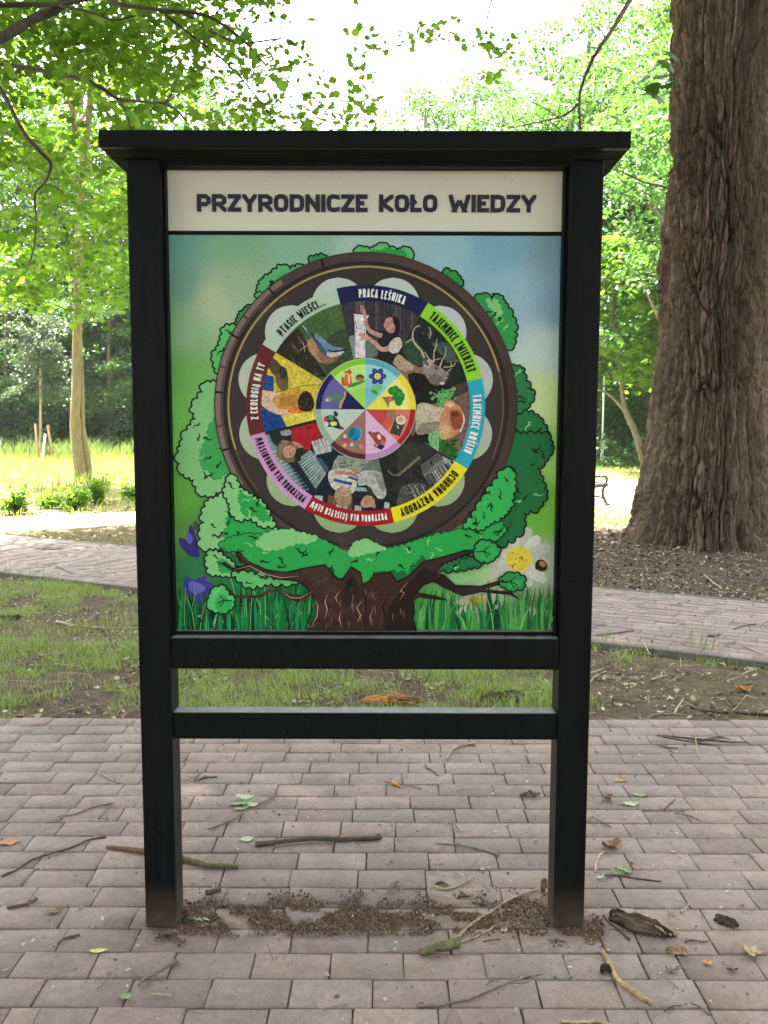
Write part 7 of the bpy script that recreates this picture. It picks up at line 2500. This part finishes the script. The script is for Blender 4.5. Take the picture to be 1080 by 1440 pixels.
# sprig with green leaves behind the board
stick('leafy_sprig', 'fallen sprig with a fan of pale green leaves behind the board', 'sprig', [([(292, 1166), (310, 1160), (328, 1152), (342, 1142)], 1.3, 1.6), ([(364, 1131), (376, 1125), (388, 1119)], 2.0, 1.5)], M_STK_BROWN)
sprig = bpy.context.scene.objects[-1] if False else [o for o in COL.objects if o.name == 'leafy_sprig'][0]
def sprig_leaf(root, px, py, lpx, wpx, rot, mat, curl, seed, z=.006):
    q = gpt(px, py); s = depth(q) / F
    o = link('leaf', leaf_mesh('leaf', lpx * s, wpx * s * 1.6, curl, seed), root, mat)
    o.location = Vector((q.x, q.y, q.z + z)) - root.location
    o.rotation_euler = (random.Random(seed).uniform(-.15, .15), random.Random(seed + 1).uniform(-.15, .15), R(rot))
for px, py, l, w_, rt, mt, z in ((336, 1132, 24, 7, 10, M_LF_GREEN, .004), (345, 1125, 28, 8, -5, M_LF_PALE, .012), (356, 1134, 20, 7, -25, M_LF_PALE, .006), (340, 1138, 22, 6, 25, M_LF_GREEN, .002), (348, 1131, 22, 6, 60, M_LF_GREEN, .008)):
    sprig_leaf(sprig, px, py, l, w_, rt, mt, .16, px, z)
leaf('single pale green leaf beside the straight dark stick', 348, 1181, 20, 9, 15, M_LF_PALE, .10, 6)
# at the posts and in the crumbs
chunk('bark_flake', 'green and cream flake of bark against the foot of the left post', 'bark flake', 272, 1297, 34, 7, 9, 8, M_STK_MOSS, 3, M_CREAM)
stick('seed_pod', 'dark seed pod with a white feathery wisp behind the left post foot', 'seed pod', [([(289, 1255), (299, 1253), (311, 1250)], 4.2, 3.4), ([(299, 1252), (300, 1246), (300, 1242)], 1.3, .8, M_CREAM)], M_STK_DARK)
chunk('wood_chip', 'flat grey-green chip of wood standing among the crumbs below the board', 'wood chip', 557, 1252, 16, 8, 10, 0, M_FUNG, 5, None, .2, .1)
chunk('wood_sliver', 'pale broken sliver of wood at the foot of the right post', 'wood sliver', 764, 1258, 12, 6, 22, 70, M_STK_STRIP, 6, M_CREAM, .2, .2)
# --- mossy branch with long twig
stick('mossy_branch', 'thick mossy green branch end with long twigs reaching towards the right post', 'branch',
      [([(590, 1339), (606, 1334), (625, 1329), (645, 1325)], 5.5, 9.0, M_STK_MOSS), ([(645, 1319), (652, 1310), (668, 1296), (690, 1283), (712, 1268), (738, 1257), (758, 1249)], 2.6, 1.8), ([(648, 1325), (668, 1318), (688, 1308), (694, 1303)], 2.0, 1.6), ([(700, 1300), (722, 1294), (738, 1288), (752, 1281)], 1.4, .9), ([(703, 1276), (706, 1290), (708, 1300)], 1.3, .8)], M_STK_PALE)
stick('branch', 'long knobbly grey-brown twig with short spurs at the bottom centre', 'branch', [([(585, 1414), (610, 1414), (640, 1409), (668, 1402), (695, 1390), (725, 1378), (765, 1369)], 2.2, 1.4), ([(684, 1385), (690, 1379), (702, 1380)], 1.1, .7), ([(650, 1406), (662, 1412)], 1.0, .6), ([(715, 1382), (738, 1382), (752, 1376)], 1.2, .7)], M_STK_BROWN)
stick('stick', 'pale twig cut off by the bottom edge, right of centre', 'stick', [([(788, 1436), (810, 1438), (840, 1437), (862, 1441)], 2.6, 1.8)], M_STK_PALE)
stick('stick', 'hooked pale twig with a dark knot above the crumbs', 'stick', [([(611, 1246), (622, 1250), (634, 1249), (650, 1243), (662, 1236), (668, 1230)], 2.4, 1.6), ([(612, 1244), (622, 1241), (630, 1245)], 2.4, 1.6, M_STK_DARK)], M_STK_PALE)
stick('stick', 'thin dark twig below the crumbs left of the right post', 'stick', [([(679, 1324), (692, 1322), (704, 1321)], 1.4, 1.2)], M_STK_DARK)
leaf('cream petal-like flake among the crumbs', 709, 1309, 14, 6, 60, M_CREAM, .2, 8)
leaf('white oval petal behind the crumbs', 678, 1223, 9, 4, 70, M_CREAM, .2, 9)
leaf('pale husk standing in the dark crumbs', 672, 1270, 11, 5, 110, M_CREAM, .25, 10)
# --- right half
stick('stick', 'pale kinked twig beneath the foot rail, right of middle', 'stick', [([(628, 1068), (633, 1058), (643, 1050), (656, 1047), (668, 1044)], 1.5, 1.9), ([(655, 1046), (668, 1049)], 1.5, 1.2, M_STK_DARK)], M_STK_PALE)
stick('stick', 'short dark twig under the pale kinked twig', 'stick', [([(599, 1079), (608, 1084), (617, 1091)], 1.3, 1.1)], M_STK_DARK)
stick('stick', 'twig carrying an orange leaf scrap under the foot rail', 'stick', [([(540, 1099), (560, 1102), (580, 1106), (593, 1109)], 1.2, 1.0), ([(551, 1100), (558, 1103), (563, 1106)], 3, 1.4, M_LF_ORANGE)], M_STK_BROWN)
stick('stick', 'slender spiky grey twig midway between the posts', 'stick', [([(614, 1186), (636, 1188), (660, 1191), (684, 1197), (702, 1203)], 1.1, 1.5), ([(640, 1189), (648, 1185)], .8, .5)], M_STK_BROWN)
stick('stick', 'thin twig with dark buds beside the right post, upper one', 'stick', [([(833, 1148), (845, 1156), (860, 1163)], 1.3, 1.0)], M_STK_BROWN)
stick('branch', 'loose bundle of dark brittle twigs lying at the upper right', 'branch', [([(924, 1034), (948, 1036), (978, 1039), (1002, 1041), (1024, 1043), (1052, 1044)], 1.5, 1.2), ([(932, 1036), (960, 1041), (990, 1046), (1014, 1048)], 1.5, 1.0), ([(990, 1040), (1010, 1036), (1028, 1040)], 1.0, .7), ([(966, 1038), (982, 1042), (1016, 1037)], 1.0, .7)], M_STK_DARK)
stick('stick', 'short pale twig pointing down from the bundle at the upper right', 'stick', [([(979, 1037), (979, 1050), (983, 1066)], 1.2, 1.0)], M_STK_PALE)
stick('stick', 'short dark twig left of the bundle at the upper right', 'stick', [([(924, 1047), (936, 1051), (953, 1052)], 1.5, 1.0)], M_STK_DARK)
leaf('small orange leaf right of the right post', 873, 1098, 24, 5, 0, M_LF_ORANGE, .15, 11)
leaf('rounded pale green leaf, nearer of two beside the right post', 888, 1132, 24, 9, 12, M_LF_PALE, .16, 12, 10)
leaf('rounded green leaf, farther of two beside the right post', 900, 1119, 20, 7, -15, M_LF_GREEN, .14, 13)
leaf('curled brown leaf near the right post, below the orange one', 855, 1125, 16, 10, 35, M_LF_BROWN, .45, 14, 6)
leaf('crumpled tan leaf on a long stalk beside the right post', 860, 1193, 32, 13, 200, M_LF_BROWN, .42, 15, 4, None, 2)
stick('stick', 'pale curved stalk under the crumpled tan leaf', 'stick', [([(837, 1226), (838, 1214), (843, 1203), (850, 1197)], 1.6, 1.2)], M_CREAM)
stick('leafy_sprig', 'thin dark sprig with a few fresh green leaves right of the right post', 'sprig', [([(845, 1230), (870, 1231), (900, 1236), (930, 1240)], 1.2, 1.7), ([(862, 1231), (852, 1236)], .9, .6)], M_STK_DARK)
sprig = [o for o in COL.objects if o.name.startswith('leafy_sprig')][-1]
for px, py, l, w_, rt, mt in ((875, 1225, 22, 7, 10, M_LF_GREEN), (866, 1229, 16, 6, -30, M_LF_GREEN), (845, 1236, 16, 4, 30, M_LF_PALE), (884, 1228, 14, 5, 40, M_LF_GREEN)):
    sprig_leaf(sprig, px, py, l, w_, rt, mt, .25, px, .006)
stick('stick', 'bent dark twig right of the two pale green leaves', 'stick', [([(948, 1143), (960, 1145), (972, 1148), (982, 1153)], 1.6, 1.2)], M_STK_BROWN)
stick('stick', 'small forked dark twig above the bent twig at right', 'stick', [([(934, 1139), (942, 1131), (949, 1124)], 1.4, 1.0), ([(942, 1131), (947, 1130)], .8, .6)], M_STK_DARK)
chunk('bark_chunk', 'large splintered chunk of dark rotten bark with torn pale wood, right of the board', 'bark', 896, 1303, 84, 20, 17, -32, M_ROT, 11, M_STK_PALE, .7, .16)
chunk('bark_flake', 'dark brown flake of bark alone near the right edge', 'bark flake', 1021, 1299, 34, 11, 10, -50, M_ROT, 12, None, .6, .14)
chunk('bark_flake', 'arched two-tone flake of bark in front of the large bark chunk', 'bark flake', 951, 1340, 30, 7, 11, -12, M_STK_STRIP, 13, None, .8, .2)
chunk('bark_flake', 'small dark crumb of bark right of the large bark chunk', 'bark flake', 940, 1317, 24, 7, 7, 10, M_ROT, 14, M_CREAM, .5, .3)
stick('stick', 'thin dark twig along the left of the large bark chunk', 'stick', [([(848, 1287), (860, 1300), (874, 1310), (886, 1321)], 1.6, 1.9)], M_STK_DARK)
stick('stick', 'wavy dark twig running right from the large bark chunk', 'stick', [([(963, 1325), (972, 1322), (986, 1324), (996, 1324)], 1.6, 1.2)], M_STK_DARK)
stick('stick', 'small pale splinter above the large bark chunk', 'stick', [([(940, 1277), (944, 1284), (949, 1289)], 1.4, .9)], M_STK_PALE)
stick('stick', 'short two-tone curved twig above the large bark chunk', 'stick', [([(957, 1282), (963, 1278), (968, 1271)], 1.7, 1.4)], M_CREAM)
stick('stripped_branch', 'thick crooked branch stripped to yellowish wood, bottom right', 'branch', [([(848, 1337), (853, 1348), (860, 1361), (867, 1375), (876, 1384), (890, 1394), (903, 1404), (917, 1411)], 3.4, 4.6), ([(876, 1383), (888, 1393), (902, 1402)], 5.0, 4.2)], M_STK_STRIP)
chunk('bark_flake', 'greyish mouldy lump of bark beside the crooked stripped branch', 'bark flake', 851, 1369, 18, 7, 12, 20, M_ROT, 15, None, .4, .3)
leaf('stiff tan leaf curled up near the right edge', 1059, 1343, 28, 13, -28, M_LF_TAN, .38, 16)
leaf('mottled purplish leaf curled up below the arched bark flake', 947, 1367, 24, 9, -5, noise_mat('mottled_leaf', (0.16, 0.11, 0.10), (0.40, 0.34, 0.32), 60, .8, .3, .001, 90), .5, 17)
leaf('small rust-coloured leaf fragment right of the mottled leaf', 995, 1355, 13, 8, 60, M_LF_ORANGE, .2, 18)
leaf('dark withered leaf scrap at the bottom right', 1030, 1366, 16, 6, 0, M_ROT, .25, 19)
stick('stick', 'thin bristly twig at the bottom right edge', 'stick', [([(934, 1421), (946, 1415), (960, 1414)], 1.4, 1.0), ([(944, 1416), (950, 1421)], .8, .5)], M_STK_DARK)
stick('stick', 'dark twig lying at the very bottom right', 'stick', [([(972, 1411), (984, 1416), (998, 1428)], 1.4, 1.1)], M_STK_DARK)
leaf('dark crumpled leaf scrap left of the right post, left one of a pair', 737, 1120, 14, 8, 40, M_ROT, .3, 20)
leaf('dark crumpled leaf scrap left of the right post, right one of a pair', 751, 1119, 18, 8, -30, M_ROT, .3, 21)
leaf('dry brown leaf curled behind the left post, near the sprig', 272, 1095, 18, 5, 20, M_LF_BROWN, .3, 22)
stick('stick', 'angled dark twig right of the left post, high on the pavement', 'stick', [([(138, 1086), (152, 1094), (170, 1101)], 1.2, 1.5)], M_STK_BROWN) if False else stick('stick', 'short tan twig on the pavement left of the left post, high up', 'stick', [([(138, 1086), (152, 1094), (170, 1101)], 1.2, 1.5)], M_STK_PALE)
stick('stick', 'dark branching twig on the pavement just right of the left post', 'stick', [([(279, 1098), (286, 1094), (305, 1092)], 1.6, 1.3), ([(285, 1094), (289, 1090)], 1, .6)], M_STK_DARK)
stick('stick', 'dark twig lying under the foot rail near the left post', 'stick', [([(380, 1104), (392, 1112), (402, 1114)], 1.4, 1.0)], M_STK_DARK) if False else None
# --- on the soil strip
stick('fallen_branch', 'pale broken branch tapering to a dark twig on the soil left of the board', 'branch', [([(80, 874), (92, 877), (105, 880), (120, 881), (145, 883), (198, 883)], 2.8, 1.0), ([(92, 876), (100, 871)], 2.2, 1.2)], M_CREAM)
chunk('bark_flake', 'dark curled strip of bark on the soil at the far left', 'bark flake', 14, 870, 34, 6, 5, 0, M_ROT, 31)
chunk('rotten_log', 'short rotten piece of log on the soil behind the foot rail', 'log', 707, 985, 62, 8, 14, 0, M_ROT, 32, None, .9, .05)
chunk('bark_heap', 'heap of rusty brown decayed leaves behind the foot rail', 'leaf heap', 548, 988, 92, 10, 12, 0, M_LF_ORANGE, 33, M_LF_BROWN, .6, .4)
leaf('large dry brown leaf on the grass left of the board', 80, 925, 22, 8, 10, M_LF_BROWN, .4, 34, None, None, 2)
stick('fallen_branch', 'dark curved branch on the soil at the right, near the pavement edge', 'branch', [([(972, 991), (985, 998), (1005, 1001), (1030, 1002), (1060, 1003), (1095, 1006)], 1.7, 2.8), ([(1028, 1001), (1038, 992), (1048, 979)], 1.2, .8, M_STK_PALE)], M_STK_DARK)
leaf('dry russet leaf standing up on the soil at the right', 1046, 974, 24, 12, 10, M_LF_ORANGE, .45, 36)
stick('stick', 'pale forked twig on the soil strip right of the board', 'stick', [([(915, 956), (925, 953), (938, 950)], 1.8, 1.4), ([(927, 953), (931, 945)], 1.2, .9)], M_CREAM)
stick('stick', 'pale upright-lying twig near the pavement edge, right', 'stick', [([(948, 1003), (955, 992), (961, 982)], 1.6, 1.2)], M_CREAM)
stick('stick', 'long pale twig along the pavement edge, right of the board', 'stick', [([(910, 1009), (922, 1005), (945, 1004), (965, 1006), (988, 1004)], 1.4, 1.0)], M_STK_PALE)
stick('stick', 'grey twig leaning from the kerb down onto the soil', 'stick', [([(904, 902), (909, 911), (915, 922)], 1.1, 1.1)], M_CREAM)
stick('stick', 'light curved twig on the soil just right of the right post', 'stick', [([(829, 960), (836, 952), (845, 947), (852, 944)], 1.2, 1.0)], M_CREAM)
# --- on the back path
stick('stick', 'dark stick lying along the kerb of the back path', 'stick', [([(838, 893), (858, 891), (880, 888), (892, 886)], 1.4, 1.4)], M_STK_BROWN)
stick('stick', 'pale hooked twig on the back path at the right edge', 'stick', [([(1042, 899), (1046, 907), (1058, 913), (1072, 918)], .9, 1.0)], M_CREAM)
stick('stick', 'dark twig on the back path under the old tree', 'stick', [([(1032, 885), (1046, 880), (1062, 878)], 1.0, .9)], M_STK_DARK)
stick('stick', 'dark chunky stick on the back path at the right', 'stick', [([(996, 894), (1006, 894), (1012, 892)], 1.8, 1.4)], M_STK_DARK)
stick('stick', 'long dark twig on the back path left of the board', 'stick', [([(42, 770), (62, 772), (88, 772)], .8, .7)], M_STK_DARK)
stick('stick', 'bent dark twig on the back path near the left post', 'stick', [([(78, 796), (90, 801), (101, 806)], .8, .8)], M_STK_DARK)
stick('stick', 'pale bent twig on the soil below the old tree', 'stick', [([(990, 808), (1002, 818), (1016, 829)], 1.0, 1.2)], M_CREAM)

# ================================================================== BENCH AND POLE
def bench():
    q = gp(853, 709)
    root = thing('park_bench', 'dark park bench with curved iron ends on the pale gravel, right of the board', 'bench', (q.x, q.y, 0))
    M_IRON = noise_mat('black_iron', (0.012, 0.012, 0.013), (0.025, 0.024, 0.024), 20, .5, .1, .001, 60)
    M_SLAT = noise_mat('dark_slat', (0.022, 0.016, 0.013), (0.045, 0.032, 0.026), 8, .7, .3, .002, 40)
    k = depth(q) / F
    Y0_ = q.y
    def loc(x, y): p = dp(x, y, Y0_) - q; return (p.x, p.z)
    for yy in (0.0, 1.62):
        a = Acc()
        def bar(pl, r_):
            pts = smooth_path([Vector((loc(x, y)[0], yy, loc(x, y)[1])) for x, y in pl], 4)
            a.tube(pts, np.full(len(pts), r_ * 1.55), 8)
        bar([(853.5, 709.3), (850.5, 703), (848.2, 697), (847.6, 692), (848.6, 687), (851.5, 683.5), (854.5, 681.6)], .020)     # front leg
        bar([(854, 682), (846, 683), (836, 684.5), (822, 686), (810, 686)], .020)                                           # seat bearer
        bar([(851.8, 681), (853.6, 676), (853, 671.8), (848, 669.6), (841, 669.8), (834, 671.4), (822, 673.6), (809, 675)], .016)  # arm
        bar([(848.6, 700.5), (843, 698.6), (836, 698.0), (826, 699), (818, 701)], .012)
        bar([(806, 709.3), (812, 700), (815, 691), (812, 682), (806, 668), (800, 652)], .020)
        bar([(857, 709.6), (853, 709.2), (850, 709.6)], .016)
        link('iron_end', a.mesh('iron_end', True), root, M_IRON)
    for (x, y) in ((851, 681.6), (842, 682.6), (833, 684), (824, 684.6)):
        px_, pz_ = loc(x, y)
        o = box('slat', px_ - .045, px_ + .045, -.08, 1.70, pz_ - .004, pz_ + .028, M_SLAT, root, .006)
    for (x, y) in ((810, 676), (806, 667), (802, 657)):
        px_, pz_ = loc(x, y)
        o = box('slat', px_ - .016, px_ + .016, -.08, 1.70, pz_ - .045, pz_ + .045, M_SLAT, root, .006)
bench()
q = at(846.5, 33)
pole = thing('metal_pole', 'thin pale metal pole among the bushes, right of the board', 'pole', (q[0], q[1], q[2]))
a = Acc(); zt_ = dp(846.5, 531, 33).z - q[2]
a.tube([(0, 0, -.1), (0, 0, .5), (0, 0, .9)], [.06, .06, .055], 12); 
link('base', a.mesh('base'), pole, noise_mat('galvanised', (0.42, 0.45, 0.46), (0.55, 0.58, 0.58), 10, .45, .1, .001, 40))
a = Acc(); a.tube([(0, 0, .9), (0, 0, zt_ * .6), (0, 0, zt_)], [.04, .036, .033], 12)
link('shaft', a.mesh('shaft', True), pole, bpy.data.materials['galvanised'])
a = Acc(); a.tube([(0, 0, zt_), (0, 0, zt_ + .05), (0, 0, zt_ + .08)], [.045, .045, .02], 12)
link('cap', a.mesh('cap'), pole, bpy.data.materials['galvanised'])
